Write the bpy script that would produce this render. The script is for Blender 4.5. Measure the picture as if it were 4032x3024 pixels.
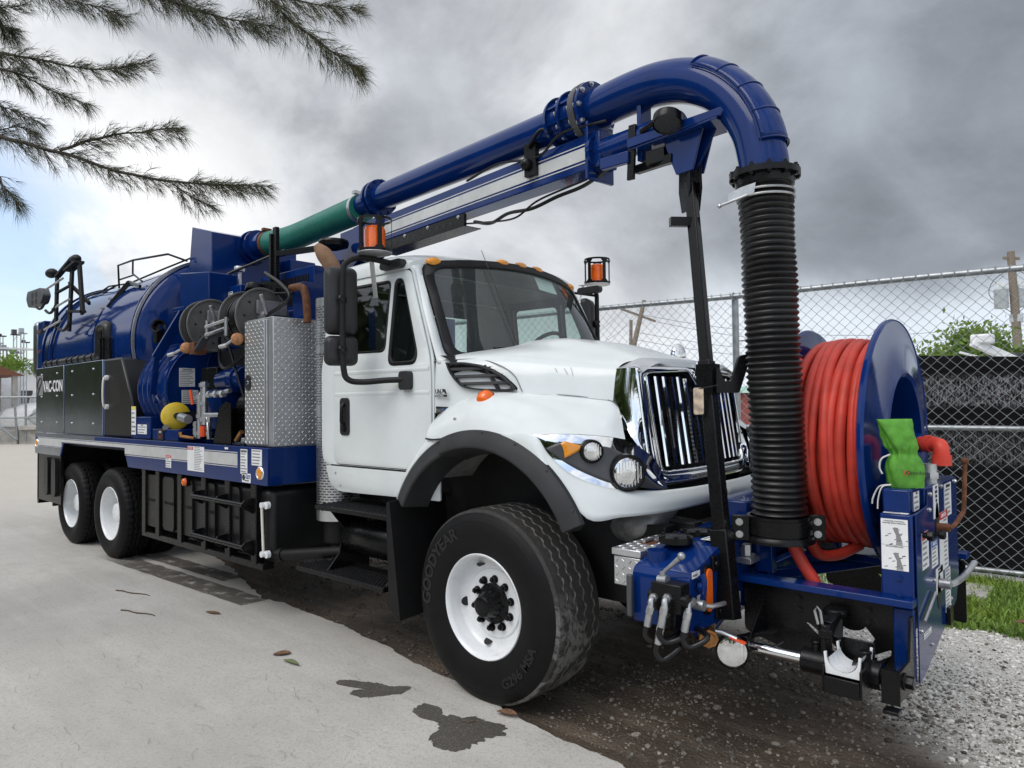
import bpy, bmesh, math, random
from mathutils import Vector as V, Matrix as MX, noise, geometry
R = math.radians
random.seed(7)
for o in list(bpy.data.objects): bpy.data.objects.remove(o)
SC = bpy.context.scene
COL = SC.collection

# ------------------------------------------------------------------ camera
cam = bpy.data.cameras.new('camera'); camo = bpy.data.objects.new('camera', cam); COL.objects.link(camo)
YAW, PITCH, ROLL = R(131.889), R(1.472), R(-0.688)
dv = V((math.cos(YAW)*math.cos(PITCH), math.sin(YAW)*math.cos(PITCH), math.sin(PITCH)))
rv = V((math.sin(YAW), -math.cos(YAW), 0)); uv = rv.cross(dv)
r2 = rv*math.cos(ROLL)+uv*math.sin(ROLL); u2 = -rv*math.sin(ROLL)+uv*math.cos(ROLL)
m = MX((r2, u2, -dv)).transposed().to_4x4(); m.translation = (2.8905, -4.0913, 1.7265)
camo.matrix_world = m
cam.sensor_fit = 'HORIZONTAL'; cam.sensor_width = 36; cam.lens = 24.825
cam.clip_start = .05; cam.clip_end = 2000
SC.camera = camo

# ------------------------------------------------------------------ light
SUN_AZ, SUN_EL = R(262), R(52)
W = bpy.data.worlds.new('World'); SC.world = W; W.use_nodes = True
class NT:
    """small node-tree writer"""
    def __init__(s, tree): s.t = tree; tree.nodes.clear()
    def n(s, typ, ins=None, **kw):
        nd = s.t.nodes.new(typ)
        for k, v in kw.items(): setattr(nd, k, v)
        for k, v in (ins or {}).items():
            sk = nd.inputs[k]
            if isinstance(v, bpy.types.NodeSocket): s.t.links.new(v, sk)
            elif isinstance(v, bpy.types.Node): s.t.links.new(v.outputs[0], sk)
            else: sk.default_value = v
        return nd
    def math(s, op, a, b=0., c=0., clamp=False):
        return s.n('ShaderNodeMath', {0: a, 1: b, 2: c}, operation=op, use_clamp=clamp).outputs[0]
    def mr(s, v, a, b, c=0., d=1., smooth=True):
        return s.n('ShaderNodeMapRange', {0: v, 1: a, 2: b, 3: c, 4: d}, interpolation_type='SMOOTHSTEP' if smooth else 'LINEAR').outputs[0]
    def noise(s, vec, scale, detail=4., rough=.55, dist=0.):
        return s.n('ShaderNodeTexNoise', {'Vector': vec, 'Scale': scale, 'Detail': detail, 'Roughness': rough, 'Distortion': dist}).outputs[0]
    def mix(s, f, a, b, blend='MIX'):
        nd = s.t.nodes.new('ShaderNodeMix'); nd.data_type = 'RGBA'; nd.blend_type = blend
        for i, v in ((0, f), (6, a), (7, b)):
            if isinstance(v, bpy.types.NodeSocket): s.t.links.new(v, nd.inputs[i])
            else: nd.inputs[i].default_value = v if i == 0 else (tuple(v)+(1,))[:4]
        return nd.outputs[2]
    def dot(s, vec, d):
        return s.n('ShaderNodeVectorMath', {0: vec, 1: d}, operation='DOT_PRODUCT').outputs['Value']

w = NT(W.node_tree)
tc = w.n('ShaderNodeTexCoord').outputs['Generated']
sky = w.n('ShaderNodeTexSky', sky_type='NISHITA', sun_disc=False, sun_elevation=SUN_EL, sun_rotation=R(90)-SUN_AZ, air_density=1.0, dust_density=1.5).outputs[0]
sx = w.n('ShaderNodeSeparateXYZ', {0: tc}); dz = sx.outputs[2]
def vadd(v, o): return w.n('ShaderNodeVectorMath', {0: v, 1: o}).outputs[0]
sq = w.n('ShaderNodeVectorMath', {0: tc, 1: (1., 1., 1.5)}, operation='MULTIPLY').outputs[0]
n1 = w.noise(vadd(sq, (3.1, 1.7, .4)), 2.1, 10., .56, .55)
n2 = w.noise(vadd(sq, (7.3, 2.1, 4.)), 2.6, 8., .55, .4)
n3 = w.noise(vadd(sq, (1.3, 8.1, 3.)), 4.6, 10., .60, .20)
def azel(a, e): a, e = R(a), R(e); return (math.cos(a)*math.cos(e), math.sin(a)*math.cos(e), math.sin(e))
# a storm bank stands to the north-east, the rest of the sky is thinner, broken cloud
storm = w.mr(w.math('MULTIPLY_ADD', w.math('SUBTRACT', n1, .5), .10, w.dot(tc, azel(92, 14))), .86, .985)
lum = w.math('MULTIPLY_ADD', w.mr(n1, .42, .60), .22, .48)
lum = w.math('MULTIPLY_ADD', w.math('SUBTRACT', n3, .5), .64, lum)
lum = w.math('MULTIPLY', lum, w.math('MULTIPLY_ADD', storm, -.43, 1.))
lum = w.math('MULTIPLY', lum, w.math('MULTIPLY_ADD', w.mr(w.dot(tc, azel(100, 32)), .75, .98), -.05, 1.))
hor = w.math('MULTIPLY', w.mr(w.math('MULTIPLY_ADD', w.math('SUBTRACT', n3, .5), .16, w.math('MULTIPLY_ADD', w.math('SUBTRACT', n1, .5), .30, dz)), .15, .04), .92)
lum = w.mix(hor, w.n('ShaderNodeCombineXYZ', {0: lum, 1: lum, 2: lum}).outputs[0], (.86, .86, .84))
west = w.mr(w.dot(tc, azel(164, 8)), .945, .998)
lum = w.mix(w.math('MULTIPLY', west, w.mr(w.math('MULTIPLY_ADD', n3, .5, n1), .56, .84)), lum, (1.02, 1.0, .97))
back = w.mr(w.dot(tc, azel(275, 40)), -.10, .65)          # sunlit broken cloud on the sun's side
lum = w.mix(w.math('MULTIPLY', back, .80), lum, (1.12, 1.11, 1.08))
tint = w.mix(w.mr(n1, .3, .75), (.92, .975, 1.07), (.99, 1., 1.01))
tint = w.mix(storm, tint, (.88, .97, 1.10)); cl = w.mix(1., lum, tint, 'MULTIPLY')
cl = w.n('ShaderNodeVectorMath', {0: cl, 'Scale': 7.6}, operation='SCALE').outputs[0]
hole_w = w.math('MULTIPLY', w.mr(w.dot(tc, azel(174, 6)), .955, .990), w.mr(n2, .58, .47))
hole_b = w.math('MULTIPLY', w.mr(w.dot(tc, azel(285, 35)), .2, .8), w.mr(n2, .56, .44))
hole = w.math('MAXIMUM', hole_w, hole_b)
bluesky = w.n('ShaderNodeVectorMath', {0: sky, 'Scale': 1.5}, operation='SCALE').outputs[0]
col = w.mix(w.math('MULTIPLY', hole, .85), cl, bluesky)
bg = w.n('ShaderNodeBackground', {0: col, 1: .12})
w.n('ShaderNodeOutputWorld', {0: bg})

sl = bpy.data.lights.new('sun', 'SUN'); sl.energy = 1.15; sl.angle = R(38); sl.color = (1., .96, .9)
so = bpy.data.objects.new('sun', sl); COL.objects.link(so)
so.rotation_euler = V((math.cos(SUN_AZ)*math.cos(SUN_EL), math.sin(SUN_AZ)*math.cos(SUN_EL), math.sin(SUN_EL))).to_track_quat('Z', 'Y').to_euler()
SC.view_settings.view_transform = 'Standard'; SC.view_settings.look = 'None'
SC.view_settings.gamma = 1; SC.view_settings.exposure = .32; SC.view_settings.use_curve_mapping = False
SC.render.engine = 'CYCLES'; SC.cycles.max_bounces = 8; SC.cycles.transparent_max_bounces = 16

# ------------------------------------------------------------------ materials
MATS = {}
def mat(name, col, rough=.5, metal=0., coat=0., var=.08, vs=9., bump=0., bs=60., spec=.5, trans=0., alpha=1., dirt=0., dcol=(.10, .085, .065), emis=None, aniso=None, rvar=.12, ior=1.45):
    m = bpy.data.materials.new(name); m.use_nodes = True; t = NT(m.node_tree)
    ob = t.n('ShaderNodeTexCoord').outputs['Object']
    if aniso: ob2 = t.n('ShaderNodeMapping', {0: ob, 3: aniso}).outputs[0]
    else: ob2 = ob
    nz = t.noise(ob2, vs, 6., .6)
    c = t.mix(t.mr(nz, .3, .7), tuple(x*(1-var) for x in col), tuple(min(1, x*(1+var)) for x in col))
    if dirt:
        dn = t.noise(ob, 2.3, 8., .68)
        c = t.mix(t.math('MULTIPLY', t.mr(dn, .46, .72), dirt), c, dcol)
    fine = t.noise(ob2, vs*7, 3., .6)
    rg = t.math('MULTIPLY_ADD', t.math('SUBTRACT', fine, .5), rvar*2, rough, clamp=True)
    p = t.n('ShaderNodeBsdfPrincipled', {'Base Color': c, 'Roughness': rg, 'Metallic': metal, 'Coat Weight': coat, 'Coat Roughness': .04, 'Specular IOR Level': spec, 'Transmission Weight': trans, 'Alpha': alpha, 'IOR': ior})
    if emis: p.inputs['Emission Color'].default_value = emis[:3]+(1,); p.inputs['Emission Strength'].default_value = emis[3]
    if bump:
        b = t.n('ShaderNodeBump', {'Height': t.noise(ob2, bs, 3., .6), 'Strength': bump, 'Distance': .004})
        t.t.links.new(b.outputs[0], p.inputs['Normal'])
    t.n('ShaderNodeOutputMaterial', {0: p})
    MATS[name] = m; return m
mat('blue', (.0022, .0215, .125), .10, 0, 0., .10, 5, .03, 7, spec=.34, dirt=.06, dcol=(.03, .035, .05), rvar=.06)
mat('white', (.67, .71, .705), .16, 0, 0., .03, 3, .02, 5, dirt=.16, dcol=(.52, .51, .47))
mat('white_wheel', (.76, .78, .79), .28, 0, .5, .03, 4, dirt=.12, dcol=(.4, .38, .34))
mat('chrome', (.82, .83, .84), .05, 1., 0, .04, 6, .015, 14, rvar=.03)
mat('satin', (.68, .695, .71), .36, 1., 0, .06, 10, .03, 40)
mat('alu', (.58, .59, .60), .36, .8, 0, .05, 5, .05, 90, rvar=.06)
mat('alu_dark', (.33, .34, .36), .30, 1., 0, .12, 5, .05, 90, aniso=(1, 1, .15))
mat('polished', (.40, .45, .52), .19, 1., 0, .10, 3, .03, 3.5, aniso=(1, 1, .3), rvar=.06)
mat('zinc', (.50, .51, .52), .38, .9, 0, .15, 14, .10, 60)
mat('galv', (.34, .36, .37), .42, .75, 0, .16, 12, .08, 60)
mat('black', (.005, .005, .0055), .28, 0, 0, .2, 8, .06, 30, spec=.28, dirt=.10, dcol=(.03, .027, .024))
mat('black_matte', (.008, .008, .0085), .55, 0, 0, .2, 8, .10, 50, spec=.35, dirt=.12, dcol=(.03, .028, .025))
mat('plastic', (.024, .025, .027), .48, 0, 0, .18, 5, .12, 120, spec=.4, dirt=.2, dcol=(.06, .06, .06))
mat('poly', (.007, .007, .0075), .40, 0, 0, .25, 6, .12, 60)
mat('rubber', (.006, .006, .0065), .55, 0, 0, .15, 6, .12, 80, spec=.22, dirt=.05, dcol=(.03, .028, .025))
mat('hose_black', (.007, .007, .0075), .36, 0, 0, .2, 6, .08, 60, dirt=.12, dcol=(.05, .05, .045))
mat('hose_red', (.54, .047, .028), .50, 0, 0, .18, 5, .10, 60, dirt=.40, dcol=(.17, .035, .022))
mat('hose_green', (.012, .155, .115), .5, 0, .1, .12, 8, .05, 60)
mat('orange_lens', (.80, .13, .006), .12, 0, .6, .10, 20, .1, 40)
mat('amber', (.72, .27, .015), .14, 0, .6, .10, 30, .2, 60)
mat('glass_lamp', (.74, .75, .75), .10, .92, .9, .15, 20, .35, 30); mat('tyre_text', (.0105, .0105, .011), .38)
mat('reflector', (.86, .87, .88), .16, 1., .6, .05, 8)
mat('darkgrey', (.055, .057, .062), .42, 0, .1, .12, 6, .05, 60)
mat('rust', (.14, .055, .025), .75, .2, 0, .35, 20, .3, 60)
mat('reel_grey', (.135, .133, .128), .55, .35, 0, .18, 9, .10, 60, dirt=.3, dcol=(.09, .075, .06))
mat('brass', (.42, .21, .08), .40, .9, 0, .2, 20, .2, 60)
mat('cork', (.42, .20, .09), .78, 0, 0, .3, 26, .4, 70)
mat('tan_pipe', (.26, .155, .095), .72, .3, 0, .2, 10, .2, 60)
mat('yellow', (.74, .52, .03), .38, 0, .2, .06, 10)
mat('valve_orange', (.80, .09, .02), .45)
mat('sticker', (.78, .79, .79), .42, 0, 0, .04, 20)
mat('sticker_red', (.55, .02, .025), .42); mat('sticker_blue', (.02, .10, .38), .42); mat('sticker_yellow', (.72, .62, .12), .42)
mat('ink', (.015, .015, .017), .5); mat('ink_grey', (.22, .225, .23), .5); mat('stripe', (.52, .53, .52), .40, dirt=.25, dcol=(.34, .33, .30))
mat('ink_blue', (.02, .10, .34), .4)
mat('bag', (.085, .29, .026), .62, 0, 0, .25, 14, .3, 26, dirt=.45, dcol=(.05, .12, .03))
mat('cord', (.72, .71, .68), .7)
mat('seat', (.03, .031, .034), .8, 0, 0, .15, 20)
mat('dash', (.16, .165, .17), .7)
mat('interior', (.16, .165, .17), .7); mat('tread_groove', (.15, .145, .135), .9, 0, 0, .3, 30, .3, 60); mat('chip', (.30, .295, .285), .8, 0, 0, .6, 60)
mat('emblem_red', (.52, .035, .02), .3, 0, .6)
mat('wood_pole', (.19, .155, .12), .85, 0, 0, .2, 20, .4, 60, aniso=(4, 4, .4))
mat('transformer', (.40, .44, .46), .4, .2)
mat('bark', (.055, .045, .036), .9, 0, 0, .3, 30, .6, 50)
mat('concrete', (.40, .385, .35), .85, 0, 0, .18, 3, .4, 25, dirt=.4, dcol=(.22, .2, .17))
mat('white_far', (.74, .75, .76), .4); mat('steel_far', (.42, .45, .48), .5, .3); mat('roof_brown', (.20, .085, .05), .8)
mat('red_wall', (.20, .055, .045), .8); mat('green_roof', (.35, .55, .46), .6); mat('glass_far', (.03, .035, .04), .1)
mat('leaf_brown', (.16, .085, .045), .7, 0, 0, .35, 40); mat('leaf_green', (.12, .15, .06), .6, 0, 0, .3, 40); mat('twig', (.10, .07, .05), .85)
mat('frame', (.012, .012, .013), .6, 0, 0, .2, 6, .1, 30, dirt=.3, dcol=(.05, .043, .035))
mat('engine', (.34, .345, .35), .45, .6, 0, .25, 18, .3, 40, dirt=.3)
mat('wet_dark', (.045, .040, .035), .45, 0, 0, .2, 30, .3, 90)
mat('grime_white', (.35, .36, .355), .6, 0, 0, .2, 7, dirt=.55, dcol=(.10, .095, .085))
mat('gauge_white', (.72, .70, .62), .5); mat('tag_tan', (.50, .40, .30), .6, 0, 0, .35, 30)

def mat_glass(name, tint, rough=.0, clear=.6, haze=.08):
    m = bpy.data.materials.new(name); m.use_nodes = True; t = NT(m.node_tree)
    g = t.n('ShaderNodeBsdfGlossy', {'Color': (1, 1, 1, 1), 'Roughness': .02})
    tr = t.n('ShaderNodeBsdfTransparent', {'Color': tint+(1,)})
    ge = t.n('ShaderNodeNewGeometry'); cs_ = t.math('ABSOLUTE', t.n('ShaderNodeVectorMath', {0: ge.outputs['Normal'], 1: ge.outputs['Incoming']}, operation='DOT_PRODUCT').outputs['Value'])
    f = t.math('MULTIPLY_ADD', t.math('POWER', t.math('SUBTRACT', 1., cs_), 5.), .92, .065)      # both faces of the pane
    dn = t.noise(t.n('ShaderNodeTexCoord').outputs['Object'], 3., 5., .6)
    df = t.n('ShaderNodeBsdfDiffuse', {'Color': (.55, .6, .58, 1)})
    a = t.n('ShaderNodeMixShader', {0: t.math('MULTIPLY_ADD', dn, haze, clear), 1: tr, 2: df})
    b = t.n('ShaderNodeMixShader', {0: f, 1: a, 2: g}); t.n('ShaderNodeOutputMaterial', {0: b}); MATS[name] = m
mat_glass('windshield', (.74, .87, .82), clear=.02, haze=.07)  # pale diffuse haze mixed into the pane, brightening it like reflected sky
mat_glass('lens_glass', (.86, .88, .88), clear=.06)
mat_glass('side_glass', (.60, .68, .66), clear=.0, haze=.0)
def mat_leaf(name, col, var=.35, trans=.35):
    m = bpy.data.materials.new(name); m.use_nodes = True; t = NT(m.node_tree)
    rnd = t.n('ShaderNodeNewGeometry').outputs['Random Per Island']
    nz = t.noise(t.n('ShaderNodeTexCoord').outputs['Object'], 1.1, 3.)
    c = t.mix(rnd, tuple(x*(1-var) for x in col), tuple(x*(1+var) for x in col))
    c = t.mix(t.mr(nz, .35, .65), c, tuple((col[0]*1.25, col[1]*1.1, col[2]*.8)))
    d = t.n('ShaderNodeBsdfPrincipled', {'Base Color': c, 'Roughness': .55, 'Specular IOR Level': .3})
    tl = t.n('ShaderNodeBsdfTranslucent', {'Color': c})
    a = t.n('ShaderNodeMixShader', {0: trans, 1: d, 2: tl}); t.n('ShaderNodeOutputMaterial', {0: a}); MATS[name] = m
mat_leaf('needles', (.060, .068, .036), .35, .15); mat_leaf('leaves', (.15, .25, .055)); mat_leaf('leaves_dark', (.075, .12, .04)); mat_leaf('grass', (.19, .30, .06), .4, .3)
def mat_island(name, a, b, rough=.85, bump=.3):
    m = bpy.data.materials.new(name); m.use_nodes = True; t = NT(m.node_tree)
    rnd = t.n('ShaderNodeNewGeometry').outputs['Random Per Island']; ob = t.n('ShaderNodeTexCoord').outputs['Object']
    c = t.mix(rnd, a, b); c = t.mix(t.math('MULTIPLY', t.mr(t.noise(ob, 60., 3.), .4, .7), .45), c, tuple(x*.45 for x in a))
    d = t.n('ShaderNodeBsdfPrincipled', {'Base Color': c, 'Roughness': rough})
    t.n('ShaderNodeOutputMaterial', {0: d}); MATS[name] = m
mat_island('stone_dark', (.045, .037, .03), (.20, .18, .155)); mat_island('stone_pale', (.50, .475, .43), (.86, .84, .79)); mat_island('stone_mid', (.10, .086, .070), (.34, .305, .26))
mat_island('litter', (.12, .085, .055), (.28, .22, .16))

# ------------------------------------------------------------------ mesh helpers
class MB:
    def __init__(s): s.v = []; s.f = []
    def add(s, vs, fs):
        k = len(s.v); s.v += [V(p) for p in vs]; s.f += [tuple(i+k for i in f) for f in fs]; return s
    def box(s, c, d, rot=None):
        h = V(d)/2; vs = [V((x*h.x, y*h.y, z*h.z)) for x in (-1, 1) for y in (-1, 1) for z in (-1, 1)]
        if rot is not None: vs = [rot @ p for p in vs]
        return s.add([V(c)+p for p in vs], [(0, 1, 3, 2), (4, 6, 7, 5), (0, 4, 5, 1), (2, 3, 7, 6), (0, 2, 6, 4), (1, 5, 7, 3)])
    def bb(s, a, b):
        a, b = V(a), V(b); return s.box((a+b)/2, [abs(x) for x in (b-a)])
    def frame(s, d):
        d = V(d).normalized(); u = d.orthogonal() if abs(d.z) > .95 else V((0, 0, 1)).cross(d)
        u.normalize(); return u, d.cross(u)
    def cyl(s, a, b, r0, r1=None, n=20, caps=True):
        a, b = V(a), V(b); r1 = r0 if r1 is None else r1; u, w_ = s.frame(b-a)
        vs = []
        for p, r in ((a, r0), (b, r1)): vs += [p+u*math.cos(6.28319*i/n)*r+w_*math.sin(6.28319*i/n)*r for i in range(n)]
        fs = [(i, (i+1) % n, n+(i+1) % n, n+i) for i in range(n)]
        if caps: fs += [tuple(range(n-1, -1, -1)), tuple(range(n, 2*n))]
        return s.add(vs, fs)
    def lathe(s, a, ax, prof, n=32, closed=False, ang=6.28319, off=0.):
        """prof: list of (t along axis, radius)"""
        a = V(a); ax = V(ax).normalized(); u, w_ = s.frame(ax); full = ang > 6.28; k = n if full else n+1
        vs = [a+ax*t+(u*math.cos(off+ang*i/n)+w_*math.sin(off+ang*i/n))*r for t, r in prof for i in range(k)]
        P = len(prof); fs = []
        for j in range(P if closed else P-1):
            j2 = (j+1) % P
            for i in range(n):
                i2 = (i+1) % k; fs.append((j*k+i, j*k+i2, j2*k+i2, j2*k+i))
        return s.add(vs, fs)
    def tube(s, pts, r, n=8, caps=True, rs=None):
        pts = [V(p) for p in pts]; L = len(pts); vs = []; u = None
        for i, p in enumerate(pts):
            t = (pts[min(i+1, L-1)]-pts[max(i-1, 0)]).normalized()
            if u is None: u, _ = s.frame(t)
            u = (u-t*u.dot(t)); u.normalize(); w_ = t.cross(u); rr = rs[i] if rs else r
            vs += [p+(u*math.cos(6.28319*k/n)+w_*math.sin(6.28319*k/n))*rr for k in range(n)]
        fs = [(i*n+k, i*n+(k+1) % n, (i+1)*n+(k+1) % n, (i+1)*n+k) for i in range(L-1) for k in range(n)]
        if caps: fs += [tuple(range(n-1, -1, -1)), tuple(range((L-1)*n, L*n))]
        return s.add(vs, fs)
    def beam(s, a, b, w_, h, up=(0, 0, 1)):
        a, b = V(a), V(b); d = (b-a).normalized(); sd = d.cross(V(up)).normalized(); up = sd.cross(d)
        vs = [p+sd*x*w_/2+up*z*h/2 for p in (a, b) for x, z in ((-1, -1), (1, -1), (1, 1), (-1, 1))]
        return s.add(vs, [(3, 2, 1, 0), (4, 5, 6, 7), (0, 1, 5, 4), (1, 2, 6, 5), (2, 3, 7, 6), (3, 0, 4, 7)])
    def prism(s, pts, off, holes=()):
        """planar 3-D polygon pts (with holes) pushed by vector off"""
        loops = [[V(p) for p in pts]]+[[V(p) for p in h] for h in holes]; off = V(off)
        tri = geometry.tessellate_polygon(loops); al = [p for l in loops for p in l]; n = len(al)
        s.add(al+[p+off for p in al], [tuple(t) for t in tri]+[tuple(i+n for i in reversed(t)) for t in tri])
        k = len(s.v)-2*n; b = 0
        for l in loops:
            m_ = len(l)
            for i in range(m_): s.f.append((k+b+i, k+b+(i+1) % m_, k+n+b+(i+1) % m_, k+n+b+i))
            b += m_
        return s
    def grid(s, rows, close=False):
        m_ = len(rows[0]); vs = [p for r in rows for p in r]; fs = []
        for i in range(len(rows)-1):
            for j in range(m_ if close else m_-1):
                j2 = (j+1) % m_; fs.append((i*m_+j, i*m_+j2, (i+1)*m_+j2, (i+1)*m_+j))
        return s.add(vs, fs)
    def ball(s, c, r, n=12, sc=(1, 1, 1)):
        c = V(c); k = n//2; vs = []
        for i in range(k+1):
            a = math.pi*i/k
            for j in range(n): b = 6.28319*j/n; vs.append(c+V((math.sin(a)*math.cos(b)*r*sc[0], math.sin(a)*math.sin(b)*r*sc[1], math.cos(a)*r*sc[2])))
        return s.add(vs, [(i*n+j, (i+1)*n+j, (i+1)*n+(j+1) % n, i*n+(j+1) % n) for i in range(k) for j in range(n)])
    def torus(s, c, ax, Rr, r, n=32, k=8):
        return s.lathe(c, ax, [(r*math.sin(6.28319*i/k), Rr+r*math.cos(6.28319*i/k)) for i in range(k)], n, True)
    def data(s, name, m, smooth=35, merge=1e-5):
        me = bpy.data.meshes.new(name); bm = bmesh.new(); bv = [bm.verts.new(p) for p in s.v]
        for f in s.f:
            try: bm.faces.new([bv[i] for i in f])
            except ValueError: pass
        if merge: bmesh.ops.remove_doubles(bm, verts=bm.verts, dist=merge)
        bmesh.ops.recalc_face_normals(bm, faces=bm.faces)
        bm.to_mesh(me); bm.free()
        me.materials.append(MATS[m] if isinstance(m, str) else m)
        if smooth:
            me.polygons.foreach_set('use_smooth', [True]*len(me.polygons)); me.set_sharp_from_angle(angle=R(smooth))
        return me
    def build(s, name, m, parent=None, bev=0., seg=2, smooth=35, solid=0., sub=0, label=None, kind=None, merge=1e-5):
        o = bpy.data.objects.new(name, s.data(name, m, smooth, merge)); COL.objects.link(o)
        if parent: o.parent = parent
        if solid: q = o.modifiers.new('thick', 'SOLIDIFY'); q.thickness = solid; q.offset = 0
        if sub: q = o.modifiers.new('sub', 'SUBSURF'); q.levels = sub; q.render_levels = sub
        if bev:
            q = o.modifiers.new('bevel', 'BEVEL'); q.width = bev; q.segments = seg; q.limit_method = 'ANGLE'; q.angle_limit = R(40); q.harden_normals = False
        if label: o['label'] = label
        if kind: o['kind'] = kind
        return o
def tag(o, label, cat, group=None):
    o['label'] = label; o['category'] = cat
    if group: o['group'] = group
    return o
def empty(name, loc=(0, 0, 0)):
    o = bpy.data.objects.new(name, None); COL.objects.link(o); o.location = loc; o.empty_display_size = .2; return o
def copy_tree(o, parent=None, first=True):
    c = o.copy(); COL.objects.link(c)
    if parent: c.parent = parent
    for ch in list(o.children): copy_tree(ch, c)
    return c
def inst(me, name, parent, loc=(0, 0, 0), rot=None, sc=None):
    o = bpy.data.objects.new(name, me); COL.objects.link(o); o.parent = parent
    mt = MX.Translation(V(loc))
    if rot is not None: mt = mt @ rot.to_4x4()
    if sc: mt = mt @ MX.Diagonal(V(tuple(sc)+(1,)))
    o.matrix_local = mt; return o
def cr(p, t):
    """Catmull-Rom through list p, t in 0..len-1"""
    i = min(int(t), len(p)-2); f = t-i; a = V(p[i-1]) if i > 0 else 2*V(p[0])-V(p[1]); b = V(p[i]); c = V(p[i+1]); d = V(p[i+2]) if i+2 < len(p) else 2*V(p[-1])-V(p[-2])
    return .5*((2*b)+(c-a)*f+(2*a-5*b+4*c-d)*f*f+(3*b-a-3*c+d)*f**3)
def curve(p, n): return [cr(p, (len(p)-1)*i/n) for i in range(n+1)]
def net(pts, nu, nv):
    rows = [curve(r, nv) for r in pts]
    return [[cr([r[j] for r in rows], (len(rows)-1)*i/nu) for j in range(nv+1)] for i in range(nu+1)]
def rrect(w_, h, r, n=5):
    """rounded rectangle, 2-D, counter-clockwise"""
    out = []
    for cx, cy, a0 in ((w_/2-r, h/2-r, 0), (-w_/2+r, h/2-r, 90), (-w_/2+r, -h/2+r, 180), (w_/2-r, -h/2+r, 270)):
        for i in range(n+1): a = R(a0+90*i/n); out.append((cx+r*math.cos(a), cy+r*math.sin(a)))
    return out
def rpoly(pts, r, n=4):
    """round the corners of a 2-D polygon"""
    out = []; L = len(pts)
    for i in range(L):
        p0, p1, p2 = (V(pts[(i+k) % L]) for k in (-1, 0, 1)); rr = r[i] if isinstance(r, (list, tuple)) else r
        a = p1+(p0-p1).normalized()*min(rr, (p0-p1).length*.49); b = p1+(p2-p1).normalized()*min(rr, (p2-p1).length*.49)
        for k in range(n+1): t = k/n; out.append(tuple(a*(1-t)**2+p1*2*t*(1-t)+b*t*t))
    return out
def panel(outline, holes, cuts, fn):
    """flat 2-D outline with holes, cut along lines (axis, value), mapped by fn(u,v)->xyz; returns MB"""
    loops = [[V((a, b, 0)) for a, b in outline]]+[[V((a, b, 0)) for a, b in h] for h in holes]
    al = [p for l in loops for p in l]; bm = bmesh.new(); bv = [bm.verts.new(p) for p in al]
    for t in geometry.tessellate_polygon(loops):
        try: bm.faces.new([bv[i] for i in t])
        except ValueError: pass
    for ax, val in cuts:
        no = V((1, 0, 0)) if ax == 0 else V((0, 1, 0))
        bmesh.ops.bisect_plane(bm, geom=bm.verts[:]+bm.edges[:]+bm.faces[:], plane_co=no*val, plane_no=no)
    bm.verts.index_update(); k = MB(); k.add([fn(p.co.x, p.co.y) for p in bm.verts], [tuple(q.index for q in f.verts) for f in bm.faces]); bm.free(); return k
_fc = {}
def text_mesh(s, size, ext=.0006, align='LEFT', bold=0., sx=1.):
    c = bpy.data.curves.new('t', 'FONT'); c.body = s; c.size = size; c.extrude = ext; c.align_x = align; c.align_y = 'CENTER'; c.offset = bold; c.resolution_u = 3
    o = bpy.data.objects.new('t', c); COL.objects.link(o); dg = bpy.context.evaluated_depsgraph_get()
    me = o.evaluated_get(dg).to_mesh(); k = MB(); k.add([V((v.co.x*sx, v.co.y, v.co.z)) for v in me.vertices], [tuple(p.vertices) for p in me.polygons])
    o.evaluated_get(dg).to_mesh_clear(); bpy.data.objects.remove(o); bpy.data.curves.remove(c); return k
def place(k, o, u, v_):
    """map mesh builder local x,y,z onto origin o and axes u,v_ (normal = u x v)"""
    u, v_, o = V(u).normalized(), V(v_).normalized(), V(o); n = u.cross(v_); k.v = [o+u*p.x+v_*p.y+n*p.z for p in k.v]; return k
def text(s, size, m, parent, o, u, v_, align='LEFT', name='lettering', **kw):
    return place(text_mesh(s, size, align=align, **kw), o, u, v_).build(name, m, parent, smooth=0, merge=0)
def sticker(parent, o, u, v_, w_, h, head=None, lines=6, hm='sticker_red', base='sticker', icon=None, title=None, name='warning_label', heads=.16, tcol='ink', lsz=None):
    """printed label: thin plate centred on o, heading band, title text, rows of small print"""
    u, v_, o = V(u).normalized(), V(v_).normalized(), V(o); n = u.cross(v_)
    P = lambda a, b, c=0.: o+u*a+v_*b+n*c
    k = MB(); k.prism([P(-w_/2, -h/2), P(w_/2, -h/2), P(w_/2, h/2), P(-w_/2, h/2)], n*.0015); st = k.build(name, base, parent, smooth=0)
    top = h/2
    if head:
        hh = h*heads; k = MB(); k.prism([P(-w_/2, top-hh, .0016), P(w_/2, top-hh, .0016), P(w_/2, top, .0016), P(-w_/2, top, .0016)], n*.0006); k.build('heading', hm, st, smooth=0)
        text(head, hh*.85, 'sticker', st, P(0, top-hh/2, .003), u, v_, 'CENTER'); top -= hh
    if title:
        ts = title if isinstance(title, (list, tuple)) else [title]; sz = lsz or min(h*.12, w_*1.5/max(len(x) for x in ts))
        for x in ts: text(x, sz, tcol, st, P(0, top-sz*.7, .003), u, v_, 'CENTER', bold=sz*.02); top -= sz*1.1
    if lines:
        k = MB(); step = (top+h/2-h*.04)/lines; random.seed(lines*31+int(w_*1e4))
        for i in range(lines):
            y = top-step*(i+.7); x0 = -w_*.44 if not icon else -w_*.44+w_*icon; L = (w_*.44-x0)*random.uniform(.6, 1.)
            k.prism([P(x0, y, .0016), P(x0+L, y, .0016), P(x0+L, y+step*.38, .0016), P(x0, y+step*.38, .0016)], n*.0003)
        k.build('small_print', 'ink_grey', st, smooth=0)
    return st
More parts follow.
